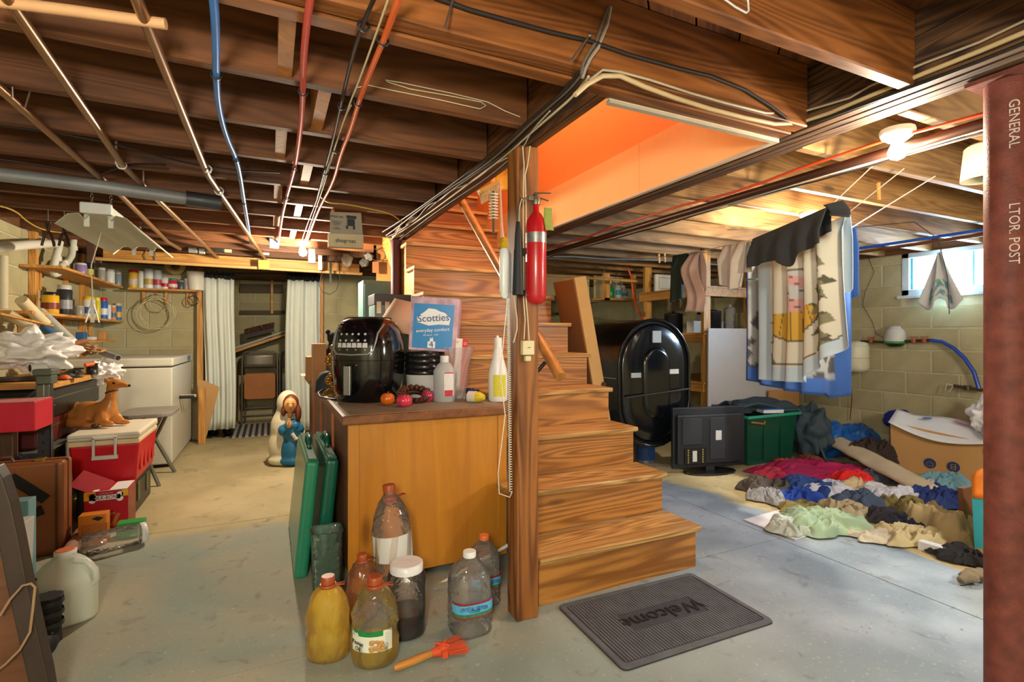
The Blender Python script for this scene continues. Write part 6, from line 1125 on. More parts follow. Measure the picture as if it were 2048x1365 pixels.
# the heap of clothes
CAMO = mat('6d6236', .9, var=.9, nscale=26, bump=.4); LACE = mat('3a2c28', .95, var=.6, nscale=60, bump=.9)
cl(1628, 952, 240, .26, .10, .1, 'a3124f', 'wide magenta shirt at the back of the clothes heap', 1); cl(1545, 962, 90, .14, .09, .2, 'b03048', 'dark pink shirt at the left end of the magenta one', 2)
cl(1712, 965, 70, .12, .12, -.1, 'd8201c', 'bright red folded shirt right of the magenta one', 3, z0=.03, fold=.4); cl(1575, 935, 45, .1, .07, .3, 'cf3a1e', 'small orange red cloth behind the magenta shirt', 4); cl(1620, 925, 50, .1, .06, .6, '8a4a30', 'rusty brown scrap against the green tote', 5, var=.5)
def mp(u, v): return None
# quilted mattress pad
Aq, Bq = on_z(1650, 908), on_z(1870, 1006); dd2 = (Bq-Aq); t = T('mattress_pad', 'long cream padded cushion lying across the clothes heap', 'pad', Aq); nrm2 = Vector((-dd2.y, dd2.x, 0)).normalized()
MB().grid(lambda u, v: tuple(Aq+dd2*u+nrm2*(.17*(v-.5))*(1+.3*math.sin(u*3))+Vector((0, 0, .17-.12*u+.05*math.sin(math.pi*v)+.012*noise.noise(Vector((u*7, v*4, 0)))+.05*max(0, .15-u)*4))), 40, 8).obj('padded_cloth', mat('c9b99a', .9, var=.06, bump=.7, bscale=14, nbump=.01), t, solid=.035, sub=1)
cl(1740, 912, 80, .12, .18, .2, None, 'brown lace garment on top of the cream pad', 6, z0=.1, mm=LACE, fold=1.3); cl(1752, 925, 80, .12, .14, .1, None, 'dark patterned knit against the cardboard box', 7, z0=.05, mm=LACE)
for a in ((1528, 985, 95, .17, .11, .3, '4a423c', 'grey brown fleece at the left of the heap', 8), (1535, 1000, 75, .13, .08, -.2, '8d9096', 'grey and white patterned shirt at the heap left edge', 9, .5, 40), (1620, 985, 105, .2, .10, .2, '24417c', 'denim blue shirt in the middle left of the heap', 10), (1600, 1000, 80, .14, .08, -.3, '1a3f9c', 'royal blue shirt in front of the denim one', 11), (1665, 990, 90, .16, .09, .1, 'c3c6d2', 'pale lavender shirt beside the royal blue one', 12), (1725, 985, 80, .15, .09, .3, 'c8b48c', 'tan shirt under the slate trousers', 13), (1720, 1012, 100, .2, .10, -.7, '3d4a60', 'slate blue trousers running down the heap', 14), (1605, 1020, 90, .11, .05, .1, None, 'camouflage shirt at the front left of the heap', 15), (1690, 1028, 85, .13, .08, -.1, 'a59878', 'khaki cloth between camouflage and slate trousers', 16), (1785, 1000, 110, .17, .10, .2, 'c4c5cf', 'white and pink patterned shirt in the heap centre', 17, .3, 30), (1745, 962, 80, .12, .08, .1, '4a4c58', 'charcoal shirt right below the red one', 18), (1808, 1025, 80, .13, .09, -.2, None, 'yellow brown camouflage shirt in the heap centre', 19), (1845, 1060, 110, .14, .07, -.1, '1e2440', 'dark navy shirt at the front of the heap', 20), (1885, 1008, 110, .18, .12, .1, '20346e', 'navy blue sweatshirt at the heap right', 21), (1895, 975, 70, .14, .12, .3, '6f9aa6', 'light teal shirt against the box', 22), (1645, 1055, 150, .2, .11, -.15, '8ea68c', 'mint green shirt at the front of the heap', 23), (1580, 1060, 80, .13, .06, .2, 'a9b3ab', 'white green sleeve lying on the cardboard sheet', 24), (1745, 1078, 90, .08, .05, -.2, 'b0a998', 'cream sleeve trailing in front of the heap', 25), (1825, 1082, 130, .11, .08, -.1, 'b5a67e', 'cream beige trousers at the heap front edge', 26), (1890, 1070, 90, .22, .17, .4, 'a8966c', 'khaki trousers bunched at the right front', 27), (1925, 1118, 90, .13, .05, .1, '1b1a1d', 'black lace garment on the floor by the sack', 28), (1925, 950, 60, .12, .14, .3, '5f665f', 'grey green cloth pile by the box', 29, .5, 30), (1770, 1040, 70, .1, .07, .3, '2a2830', 'dark charcoal leggings under the camouflage shirt', 30), (1845, 980, 70, .1, .07, .1, 'b9b3c4', 'pale lilac cloth scrap beneath the cream pad', 32)):
    mmx = CAMO if a[6] is None else None
    cl(a[0], a[1], a[2], a[3], a[4], a[5], a[6], a[7], a[8], var=a[9] if len(a) > 9 else .1, nscale=a[10] if len(a) > 10 else 8, mm=mmx, z0=R.uniform(0, .01))
c_ = on_z(1950, 1168); t = T('work_gloves', 'knotted grey work gloves lying on the floor near the column', 'gloves', c_); m = MB()
for k, (a_, b_) in enumerate((((-.09, .02), (.0, -.01)), ((-.03, .04), (.07, .0)), ((.02, -.02), (.10, .03)))): m.tube([c_+Vector((a_[0], a_[1], .022)), c_+Vector(((a_[0]+b_[0])/2, (a_[1]+b_[1])/2, .038)), c_+Vector((b_[0], b_[1], .022))], [.018, .026, .016], 10)
m.obj('knit_cloth', mat('7a6f5c', .95, bump=.8), t, remesh=.008)
# ---- right wall fittings
def onw(u, v, off=.05): return on_x(u, v, RX-off)
def run(name, label, cat, pts, r_, m_, n_=8, closed=False): o = MB().tube(pts, r_, n_, closed=closed).obj(name, m_, None); tag(o, label, cat); return o
BRS = mat('5a4630', .4, .6, var=.3, nscale=40); COP = mat('8f5a34', .38, .75, var=.15); 
t = T('water_filter', 'white round water filter with green band on the wall pipe', 'filter', onw(1790, 683)); f_ = onw(1790, 683, .07); MB().lathe([(.085, .0), (.088, .02), (.075, .10), (.05, .12), (.04, .14), (.0, .145)], 24, f_).obj('filter_housing', mat('c3c2bb', .4), t); MB().lathe([(.088, -.02), (.09, 0)], 24, f_).obj('green_band', mat('2c8a44', .4), t); MB().lathe([(.05, -.05), (.08, -.02)], 20, f_).obj('bottom_cap', mat('3a3a3a', .4, .5), t)
t = T('supply_pipe', 'horizontal brass and iron water pipe run on the right wall', 'pipe', onw(1720, 683)); MB().tube([onw(1722, 683, .07), f_+Vector((0, .08, -.01))], .012, 10).tube([f_+Vector((0, -.08, 0)), onw(1862, 681, .07)], .015, 10).obj('pipe_run', BRS, t)
for u in (1742, 1828, 1849): c_ = onw(u, 682, .07); MB().lathe([(.02, -.02), (.026, 0), (.02, .02)], 10, c_).box(c_.x-.01, c_.x+.005, c_.y-.03, c_.y+.03, c_.z+.03, c_.z+.038).obj('valve', mat('9a4a30', .5), t)
HB = mat('2648a8', .35, coat=.2); run('garden_hose', 'blue hose curving down the right wall from the pipe', 'hose', [onw(u, v, .07) for u, v in ((1862, 681), (1885, 684), (1908, 697), (1930, 718), (1948, 745), (1958, 778))], .016, HB, 12)
t = T('drain_pipe', 'short lower pipe stub with frayed end on the right wall', 'pipe', onw(1930, 775)); MB().tube([onw(1908, 772, .07), onw(1965, 781, .07)], .014, 10).lathe([(.024, -.02), (.024, .02)], 10, onw(1935, 776, .07)).obj('pipe_run', BRS, t); MB().tube([onw(1908, 772, .07), onw(1894, 768, .09), onw(1890, 782, .09)], .005, 5).tube([onw(1906, 773, .08), onw(1898, 785, .08)], .004, 5).obj('frayed_end', mat('c5c1b5', .7), t)
p = on_x(1712, 745, 5.25); t = T('expansion_tank', 'cream expansion tank hanging on the wall below the towel', 'tank', p); MB().lathe([(.03, 0), (.10, .02), (.115, .05), (.115, .25), (.10, .29), (.02, .31)], 28, p+Vector((0, 0, .0))).obj('tank_shell', mat('cdc8ad', .4), t); MB().lathe([(.117, .14), (.117, .146)], 28, p, cap=False).obj('seam', mat('9a957c', .5), t)
run('copper_line', 'thin copper line running down below the expansion tank', 'pipe', [on_x(1703, 745, 5.27), on_x(1702, 770, 5.3), on_x(1704, 800, 5.36), on_x(1700, 840, 5.37)], .004, COP)
run('black_wire', 'loose black wire looping on the wall above the filter', 'wire', [onw(*q, .02) for q in ((1698, 562), (1697, 530), (1712, 508), (1735, 510), (1748, 545), (1730, 585), (1725, 610), (1745, 645), (1752, 668), (1775, 680))], .0025, mat('1a1a1c', .5), 5)
for off, v0, v1, r_, m_, lb in ((.87, 497, 463, .011, mat('1c4fb0', .35), 'blue plastic water line under the joists before the window'), (.66, 507, 472, .013, COP, 'copper pipe under the joists before the window')):
    a = on_x(1600, 512 if v0 < 500 else 521, RX-off); b_ = on_x(1990, v1-2, RX-off); a.z = b_.z = 1.902; b_.z = a.z; a.y = 3.6; b_.y = 1.7; run('water_line', lb, 'pipe', [a, b_], r_, m_)
t = T('window_cloth', 'white rag with blue flower print pinned in front of the window', 'cloth', on_x(1880, 508, 5.30)); cA = on_x(1880, 506, 5.28)
def wc(u, v):
    wd = .04+.30*v**1.1; return (cA.x+.03*math.sin(u*12)*(1-v*.4), cA.y-wd*(u-.5), cA.z-(.42*v)*(1+.18*abs(math.sin(u*6.28))*v-.1*v*(abs(u-.5)<.12)))
def wcc(u, v):
    q = noise.noise(Vector((u*7, v*9, 3))); base_ = (.62, .62, .60)
    if .55 < v < .92 and abs(u-.5) < .33 and q > -.05: return (.12, .30, .42) if q > .12 else (.2, .42, .25)
    return base_
NU, NV = 30, 30; MB().grid(wc, NU, NV).obj('cloth', vcol(), t, solid=.003, cols=[wcc(i/NU, j/NV) for j in range(NV+1) for i in range(NU+1)])
MB().tube([cA+Vector((0, 0, -.01)), cA+Vector((0, 0, .015)), Vector((RX+.0, cA.y, cA.z+.02))], .003, 5).obj('pin_hook', mat('8a8a88', .4, .6), t)
# ---- clothes lines
LN = mat('d9d2bd', .6)
l1 = [Vector(q) for q in ((2.47, 1.40, 1.925), (2.56, 1.66, 1.805), (2.757, 2.267, 1.765), (2.95, 2.85, 1.80), (3.10, 3.28, 1.84), (3.35, 4.1, 1.92))]
l2 = [Vector(q) for q in ((2.64, 1.36, 1.925), (2.78, 1.73, 1.79), (3.03, 2.37, 1.76), (3.2, 2.8, 1.80), (3.5, 3.6, 1.92))]
l3 = [Vector(q) for q in ((2.9, 1.36, 1.925), (3.1, 1.95, 1.76), (3.3, 2.5, 1.76), (3.45, 2.9, 1.80), (3.7, 3.55, 1.92))]
for l, lb in ((l1, 'clothes line carrying the dark shorts'), (l2, 'clothes line carrying the printed towel'), (l3, 'clothes line carrying the blue towel')): run('clothes_line', lb, 'line', l, .0028, LN, 5)
def along(l, s_):
    L_ = [(b_-a).length for a, b_ in zip(l, l[1:])]; d = s_
    for i, q in enumerate(L_):
        if d <= q or i == len(L_)-1: return l[i].lerp(l[i+1], d/q)
        d -= q
def hang(name, label, cat, l, s0, s1, front, back, m_, amp=.02, waves=5, seed=0, nu=50, nv=36, cols=None, shape=None, solid=.003, gather=None):
    """cloth folded over the line: v runs from the front hem up, over the line and down behind it"""
    a, b_ = along(l, s0), along(l, s1); d = (b_-a); d.z = 0; d.normalize(); sd = Vector((-d.y, d.x, 0))
    if sd.x > 0: sd = -sd       # sd points towards the viewer side (-X)
    t = T(name, label, cat, (a+b_)/2); tot = front+back
    def fn(u, v):
        q = along(l, s0+(s1-s0)*u); x = v*tot
        g = amp*math.sin(2*math.pi*waves*u+seed+1.3*noise.noise(Vector((u*3, v*1.5, seed))))+amp*.5*math.sin(2*math.pi*waves*.47*u+seed*2)
        if x < front: f_ = (front-x); k = min(1, f_/.12); ex = shape(u, f_/front) if shape else (0, 0); return q+sd*(.012+g*k+.02*k)+d*ex[0]+Vector((0, 0, -f_*(1+ex[1])))
        f_ = x-front; k = min(1, f_/.12); return q-sd*(.012+.012*k)+sd*g*k*.5+Vector((0, 0, -f_))
    cc = [cols(i/nu, (j/nv)*tot/front if (j/nv)*tot < front else 1) for j in range(nv+1) for i in range(nu+1)] if cols else None
    MB().grid(fn, nu, nv).obj('cloth', m_, t, solid=solid, cols=cc); return t
DK = mat('26282a', .85, var=.08, bump=.3)
hang('dark_shorts', 'dark charcoal shorts hung over the front clothes line', 'shorts', l1, .30, .93, .19, .12, DK, .016, 4, 1, shape=lambda u, f_: (0, .35*math.exp(-((u-.42)/.12)**2)-.05+.0*f_))
sl = T('shirt_sleeve', 'short dark sleeve flap at the near end of the shorts', 'shirt', l1[1]); qs = along(l1, .28); MB().grid(lambda u, v: (qs.x-.02+.03*math.sin(v*3)-.05*v, qs.y-.01+.10*(u-.6)-.06*v, qs.z+.005-.10*v*(1-.3*u)), 8, 8).obj('cloth', DK, sl, solid=.003)
def tow(u, v):      # printed towel: v = 1 at the line, 0 at the front hem; u = 0 at the near (right) end
    x = 1-u; y = 1-v; cream = (.62, .60, .50); blu = (.45, .56, .66); dk = (.09, .085, .06); ol = (.22, .21, .12)
    n1 = noise.noise(Vector((x*9, y*12, 0)))
    if x < .09 or x > .90 or y > .90: return blu
    for tx, ty0, sc_ in ((.78, .18, 1.0), (.16, .30, .9)):
        dx = abs(x-tx-.01*math.sin(y*30)); h_ = (y-ty0)
        if 0 < h_ < .62*sc_+.1:
            if dx < .012: return dk
            tier = (h_*7) % 1; 
            if dx < (.03+.07*tier)*sc_*min(1, h_*5) : return ol if n1 > -.1 else (cream if n1 < -.3 else dk)
    r_ = math.hypot((x-.46)/.27, (y-.60)/.13)
    if r_ < 1 and y > .52: return dk if r_ > .93 or abs(math.sin((x-.46)*60/(.4+y))) < .14 else (.60, .36, .05)
    r2 = math.hypot((x-.47)/.12, (y-.40)/.17)
    if r2 < 1: return dk if r2 > .92 or abs(math.sin(y*60+x*10)) < .12 else ((.50, .51, .52) if n1 > 0 else (.62, .34, .33))
    if y > .86 and abs(y-.88) < .006: return dk
    return cream
hang('printed_towel', 'large cream beach towel with fir trees and yellow patch print', 'towel', l2, .37, 1.14, .90, .40, vcol(.9), .028, 5, 2.2, nu=150, nv=120, cols=tow, shape=lambda u, f_: (-.14*f_*max(0, .35-u)-.0, -.26*max(0, .45-u)/.45+.0))
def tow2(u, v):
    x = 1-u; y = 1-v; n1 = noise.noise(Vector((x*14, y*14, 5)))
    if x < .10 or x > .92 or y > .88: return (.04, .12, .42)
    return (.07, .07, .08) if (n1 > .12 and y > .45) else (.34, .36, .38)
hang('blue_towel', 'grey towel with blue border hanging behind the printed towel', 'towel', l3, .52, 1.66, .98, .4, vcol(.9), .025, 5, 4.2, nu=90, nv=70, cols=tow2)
Lq = [sum((b_-a).length for a, b_ in zip(l1[:k], l1[1:k+1])) for k in range(1, 6)]
hang('pale_top', 'crumpled white top hung left of the dark shorts', 'shirt', l1, 1.00, 1.28, .33, .2, mat('c9beb4', .8, bump=.3), .03, 3, 3, shape=lambda u, f_: (-(u-.5)*.1*f_, -.3*abs(u-.4)), nu=30)
hang('pink_top', 'pale pink top with a looped strap on the clothes line', 'shirt', l1, 1.62, 1.80, .47, .3, mat('c9a99c', .8, bump=.3), .03, 2, 5, shape=lambda u, f_: (.06*math.sin(f_*6), 0), nu=30)
hang('green_shirt', 'dark green shirt at the far end of the clothes line', 'shirt', l1, 1.84, 2.10, .36, .25, mat('323b32', .85, bump=.3), .022, 3, 7, shape=lambda u, f_: (0, .12*u), nu=30)
for i, (cc, lb) in enumerate((('2b5a40', 'green plastic hanger clipped to the clothes line'), ('d8d6ce', 'white plastic hanger beside the green one'), ('5a4038', 'brown plastic hanger behind the white one'))):
    q = along(l2, 1.22+.06*i); d = Vector((.8, -.5, 0)).normalized(); bz = q.z-.12; t = T('clothes_hanger', lb, 'hanger', q)
    MB().tube([q+Vector((.012, 0, -.012)), q+Vector((.012, 0, .012)), q+Vector((-.008, 0, .018)), q+Vector((-.01, 0, -.02)), q+Vector((0, 0, -.07))], .003, 6).obj('hook', mat('9a9a98', .3, .8), t)
    MB().tube([q+Vector((0, 0, -.07)), q-d*.10+Vector((0, 0, -.13)), q-d*.20+Vector((0, 0, -.20)), q-d*.19+Vector((0, 0, -.22)), q+d*.19+Vector((0, 0, -.22)), q+d*.20+Vector((0, 0, -.20)), q+d*.10+Vector((0, 0, -.13))], .005, 6, closed=True).obj('shoulders', mat(cc, .4), t)
for i, (s_, l, lb) in enumerate(((.16, l2, 'wooden clothes peg on the bare line near the bulb'), (2.3, l1, 'wooden clothes peg at the far left of the line'), (2.42, l1, 'second wooden clothes peg at the far left of the line'))):
    q = along(l, s_); t = T('clothes_peg', lb, 'peg', q-Vector((0, 0, .04))); MB().bar(q+Vector((0, 0, .03)), q+Vector((.01, 0, -.05)), .009, .012).obj('peg_half', PINE, t); MB().bar(q+Vector((.008, 0, .035)), q+Vector((.014, .0, -.05)), .006, .012).obj('peg_half', PINE, t)
# ================================================================ pipes, cables and things hung from the joists
def zr(name, label, cat, px, z, r_, m_, n_=8, smooth=2, group=None):
    P = [on_z(u, v, z) for u, v in px]
    if smooth and len(P) > 2:
        for _ in range(smooth): P = [P[0]]+[q for a, b_ in zip(P, P[1:]) for q in (a.lerp(b_, .25), a.lerp(b_, .75))]+[P[-1]]
    o = MB().tube(P, r_, n_).obj(name, m_, None); tag(o, label, cat, group); return o
CP = mat('9c7450', .3, .75, var=.15, nscale=3); RG = mat('d8d4c8', .4)
zr('copper_pipe', 'leftmost long copper pipe running back under the left joists', 'pipe', [(-90, 95), (50, 222), (240, 390), (335, 484), (360, 498)], 1.908, .015, CP, 12, 0)
zr('copper_pipe', 'middle long copper pipe running back under the left joists', 'pipe', [(-10, -40), (245, 330), (300, 385), (440, 520)], 1.908, .014, CP, 12, 0)
zr('copper_pipe', 'right long copper pipe of the three under the left joists', 'pipe', [(250, -60), (415, 350), (438, 384), (533, 522)], 1.908, .014, CP, 12, 0)
zr('wooden_dowel', 'short pale dowel lying across the joists at the upper left', 'rod', [(-40, -2), (150, 22), (332, 48)], 1.905, .013, mat('d9a878', .4, var=.1), 10, 0)
zr('water_tube', 'bright blue plastic tube snaking under the left joists', 'pipe', [(424, -40), (432, 60), (432, 150), (437, 215), (452, 272), (472, 315), (480, 350), (488, 405), (502, 488)], 1.915, .010, mat('2f79c8', .3, coat=.2), 10)
zr('water_tube', 'red plastic tube snaking under the left joists', 'pipe', [(625, -40), (612, 60), (606, 130), (606, 185), (603, 240), (597, 290), (590, 335), (574, 390), (562, 440), (556, 496)], 1.915, .009, mat('c0463c', .35, coat=.2), 10)
zr('orange_cable', 'orange cord under the left joists leading to the bulb', 'cord', [(810, -40), (772, 70), (752, 115), (720, 195), (702, 258), (682, 305), (668, 362), (640, 412), (620, 465), (606, 505)], 1.915, .008, mat('d5602a', .4), 8)
zr('cable', 'black cable left of the orange cord under the joists', 'cable', [(765, -40), (722, 55), (700, 130), (682, 210), (668, 275), (650, 340), (635, 395)], 1.915, .0055, mat('2a211c', .5), 6)
zr('cable', 'thin cream cable between black cable and orange cord', 'cable', [(790, -40), (748, 80), (716, 168), (700, 205), (668, 300), (648, 372), (622, 445), (604, 500)], 1.918, .003, CW, 6)
zr('cable', 'second thin cream cable twisting beside the first', 'cable', [(702, 210), (690, 235), (660, 320), (640, 385), (612, 455), (598, 500)], 1.92, .003, CW, 6)
zr('drain_line', 'grey galvanised drain pipe crossing under the left joists', 'pipe', [(-60, 342), (200, 373), (375, 398)], 1.87, .032, mat('8d8f90', .5, .25, var=.3, nscale=5), 16, 0)
zr('pipe_coupling', 'dark couplings at the right end of the grey drain pipe', 'pipe', [(372, 397), (402, 401), (403, 401), (440, 407)], 1.87, .038, mat('4b4d50', .45, .6, var=.3), 14, 0)
zr('cable', 'yellow cable wandering below the joists near the far cable bundle', 'cable', [(640, 392), (655, 406), (690, 408), (740, 418), (785, 428), (805, 446)], 1.92, .0045, mat('b08a2a', .5), 6)
zr('cable', 'dark cable crossing under the joists at the left', 'cable', [(-20, 316), (80, 330), (190, 350), (215, 342), (260, 328), (330, 330)], 1.922, .006, mat('2a1c16', .6), 6)
zr('cable', 'black cable sagging across the middle of the left joists', 'cable', [(0, 252), (90, 262), (240, 290), (350, 322), (450, 340), (560, 345)], 1.925, .004, mat('1d1512', .6), 6)
for i, (u, v, rr) in enumerate(((296, 382, .020), (438, 382, .020), (243, 330, .017), (415, 338, .016))):
    c_ = on_z(u, v, 1.908); t = T('pipe_hanger', ('white ring hanger around the middle copper pipe', 'white ring hanger around the right copper pipe', 'thin pale clip on the middle copper pipe', 'thin pale clip on the right copper pipe')[i], 'pipe hanger', c_); MB().tube([c_+Vector((rr*math.cos(k*.6), .004*(k % 2), rr*math.sin(k*.6))) for k in range(10)], .004, 6, closed=True).obj('ring', RG, t)
    MB().box(c_.x-.022, c_.x-.016, c_.y-.006, c_.y+.006, c_.z, c_.z+.10).obj('strap', RG, t)
for i, (a, b_) in enumerate((((22, 112), (26, 196)), ((78, 122), (50, 216)))): pa = on_y(a[0], a[1], 2.095); pb = on_z(b_[0], b_[1], 1.90); run('hanger_rod', ('left thin hanger rod at the far left copper pipe', 'right slanted hanger rod at the far left copper pipe')[i], 'rod', [pa, pb], .003, mat('8b7464', .4, .6), 6)
TIES = ('nearest black tie on the blue tube', 'middle black tie on the blue tube', 'farthest black tie on the blue tube', 'nearest black tie on the red tube', 'middle black tie on the red tube', 'farthest black tie on the red tube', 'nearest clip on the black cable', 'nearest clip on the orange cord', 'second clip on the black cable', 'second clip on the orange cord', 'third clip on the orange cord', 'third clip on the black cable')
for i, (u, v) in enumerate(((432, 150), (472, 318), (488, 405), (606, 184), (590, 335), (574, 395), (727, 52), (766, 82), (684, 212), (716, 205), (672, 300), (650, 345))):
    c_ = on_z(u, v, 1.915); o = MB().tube([c_+Vector((.014*math.cos(k*.785), 0, .013*math.sin(k*.785))) for k in range(8)], .003, 5, closed=True).obj('cable_tie', mat('15161a', .5), None); tag(o, TIES[i]+' under the left joists', 'cable tie', 'black cable ties under the joists')
run('cable', 'thin cream wire folded in a long loop on the joist face', 'wire', [on_y(u, v, 1.692) for u, v in ((712, 176), (735, 170), (790, 182), (880, 200), (960, 218), (972, 212), (962, 204), (900, 192), (820, 178), (775, 164), (770, 160), (800, 165), (900, 186), (975, 204), (1010, 222), (1040, 234))], .0022, CW, 5)
# cables along the beam and header
BKC = mat('27211d', .5); GYC = mat('6a5f54', .5)
pb_ = [(1168, 150), (1140, 185), (1105, 215), (1060, 255), (1000, 312), (945, 352), (900, 382), (850, 420), (800, 458), (776, 472)]
for i, (du, dv, m_, r_, lb) in enumerate(((-10, -6, BKC, .0055, 'outermost black cable along the bottom of the stair beam'), (-4, -3, GYC, .005, 'grey cable along the bottom of the stair beam, second from outside'), (2, 1, BKC, .0055, 'black cable along the stair beam, third from outside'), (9, 4, CW, .0045, 'cream cable along the bottom of the stair beam'), (15, 12, BKC, .004, 'thin black cable along the middle of the stair beam'))):
    pts = []
    for k, (u, v) in enumerate(pb_): pts.append((u+du*(1+.12*math.sin(k*1.7+i))-.0, v+dv+2.5*math.sin(k*1.3+i*2)))
    zr('cable', lb, 'cable', pts, 1.919-.001*i, r_, m_, 6)
zr('cable', 'white wire zigzagging down the underside of the stair beam', 'wire', [(1100, 222), (1062, 262), (1045, 300), (1010, 318), (985, 330), (962, 352), (930, 372), (905, 378), (880, 402), (855, 410), (835, 438), (812, 450)], 1.913, .0028, mat('b9b19c', .5), 6)
zr('cable', 'loose cream wire end drooping at the far end of the beam', 'wire', [(800, 452), (792, 470), (780, 482), (772, 470)], 1.90, .003, CW, 6)
hy = 1.241
for (px, m_, r_, lb, yy) in (([(1216, 14), (1205, 42), (1192, 84), (1176, 108), (1166, 128), (1163, 150)], GYC, .005, 'grey cable coming down the header face, left of a pair', hy), ([(1221, 14), (1214, 50), (1196, 96), (1180, 118), (1170, 140), (1165, 156)], mat('9c9488', .4), .005, 'pale grey cable coming down the header face, right of a pair', hy),
    ([(868, -6), (940, 20), (1030, 45), (1100, 64), (1180, 82), (1260, 110), (1340, 132), (1420, 152), (1490, 180), (1540, 212), (1572, 236)], BKC, .006, 'dark cable running along the header joist face', hy)):
    run('cable', lb, 'cable', [on_y(u, v, yy) for u, v in px], r_, m_, 6)
for (px1, px2, m_, r_, lb, dz) in (([(1150, 190), (1175, 168), (1205, 152), (1240, 152), (1290, 174), (1350, 196), (1420, 218), (1490, 236), (1548, 248)], [(1600, 246), (1660, 226), (1740, 192), (1850, 146), (1960, 102), (2060, 60)], mat('c9b083', .5), .0075, 'thick cream cable running along header and main girder', 0), ([(1180, 160), (1205, 140), (1240, 144), (1300, 160), (1380, 186), (1450, 206), (1530, 226)], [(1590, 228), (1640, 214), (1700, 196), (1740, 172), (1850, 126), (1960, 84), (2060, 36)], mat('b7aa90', .5), .004, 'thin pale cable running above the thick one on the girder', 0)):
    run('cable', lb, 'cable', [on_y(u, v, 1.238) for u, v in px1]+[on_x(u, v, 1.800) for u, v in px2], r_, m_, 8)
run('cable', 'black cable along the lower edge of the main girder', 'cable', [on_x(u, v, 1.804) for u, v in ((1560, 262), (1640, 240), (1740, 204), (1850, 164), (1960, 122), (2060, 82))], .006, BKC, 6)
for i, (a, b_, lb) in enumerate((((907, -6), (889, 58), 'bent pipe hanger rod nailed to the header joist'), ((1178, 72), (1142, 122), 'long nail sticking out of the header joist'))):
    pa, pb = on_y(a[0], a[1], 1.245), on_y(b_[0], b_[1], 1.19); t = T('metal_rod', lb, 'rod', pa); MB().tube([pa, pb], .003, 6).obj('shaft', mat('8d8078', .35, .7), t); MB().ball(pa+Vector((0, -.003, 0)), .006, n=8).obj('head', mat('8d8078', .35, .7), t)
wh = [on_y(u, v, .9) for u, v in ((1440, -8), (1470, 14), (1492, 26), (1497, 22), (1496, 2), (1490, -6))]; run('wire_hanger', 'bent white wire hanger end at the top edge between joists', 'hanger', wh, .003, mat('d8d4cc', .4), 6)
# right bay
def yrun(name, label, cat, x, z, y0, y1, r_, m_, wob=.0, seed=0, n_=8):
    P = [Vector((x+wob*noise.noise(Vector((k*.45, seed, 0)))*2, y0+(y1-y0)*k/24, z+wob*noise.noise(Vector((k*.4, seed, 5)))*1.2)) for k in range(25)]; return run(name, label, cat, P, r_, m_, n_)
yrun('iron_pipe', 'dark iron pipe running back below the right joists beside the girder', 'pipe', 2.17, 1.868, .55, 5.3, .019, mat('4a2f22', .4, .6, var=.2), n_=12)
for i, (x, z, r_, m_, wob, lb) in enumerate(((2.215, 1.862, .0035, mat('cfcac0', .5), .004, 'white wire close to the dark iron pipe'), (2.24, 1.868, .0035, mat('cfcac0', .5), .008, 'second white wire right of the iron pipe'), (2.265, 1.866, .004, BKC, .008, 'black wire right of the iron pipe'), (2.29, 1.872, .0035, mat('b8b2a4', .5), .012, 'outermost pale wire right of the iron pipe'), (2.13, 1.898, .0065, mat('c8401f', .4), .02, 'orange red extension cord above the dark iron pipe'))):
    yrun('cable', lb, 'cable', x, z, .6, 5.0, r_, m_, wob, i*3.3)
run('orange_cable', 'orange cord arching over the cubby and down to the oil tank', 'cord', [on_y(u, v, 4.9) for u, v in ((1128, 508), (1150, 514), (1180, 520), (1210, 517), (1235, 519), (1252, 530), (1262, 552), (1266, 585), (1272, 612), (1284, 634), (1296, 650))], .012, mat('d9531f', .4), 8)
run('conduit', 'grey wavy conduit crossing the ceiling above the clothes line', 'pipe', [Vector(q) for q in ((2.3, 4.2, 1.90), (2.6, 4.15, 1.912), (2.9, 4.05, 1.895), (3.2, 4.0, 1.905), (3.6, 3.95, 1.912), (4.4, 3.9, 1.90))], .011, mat('8f959c', .35, .6), 8)
run('closet_pole', 'long round pine pole hung across below the far right joists', 'pole', [Vector((2.25, 4.7, 1.80)), Vector((4.7, 4.85, 1.80))], .017, mat('c99a56', .5), 10)
for i, (x, y) in enumerate(((2.45, 4.71), (3.4, 4.77), (4.3, 4.82))): run('hook_wire', ('left', 'middle', 'right')[i]+' wire hook holding the round pine pole to the joists', 'hook', [Vector((x, y, 1.93)), Vector((x, y-.02, 1.80)), Vector((x, y, 1.78)), Vector((x, y+.02, 1.80))], .003, mat('8f8d86', .4, .7), 5)
q = Vector((2.63, 1.06, 1.79)); t = T('paint_pail', 'cream pail hanging upside down next to the steel column', 'bucket', q); MB().lathe([(.078, 0), (.066, .13), (.05, .145)], 24, q, cap=False).obj('pail_body', mat('d6cba6', .5), t, solid=.003); MB().lathe([(.005, .03), (.07, .028), (.072, .034)], 24, q).obj('inner_disc', mat('a9a69c', .4, .4, var=.4, nscale=30), t); MB().tube([q+Vector((0, 0, .14)), Vector((q.x, q.y, 1.93))], .004, 6).obj('hook', mat('77756e', .4, .7), t)
run('black_wire', 'black wire drooping from a joist to the window beside the column', 'wire', [Vector(q) for q in ((2.9, 2.6, 1.90), (3.4, 2.3, 1.88), (3.9, 1.95, 1.92), (4.0, 1.86, 1.80), (4.05, 1.83, 1.55), (4.05, 1.82, 1.3))], .003, BKC, 5)
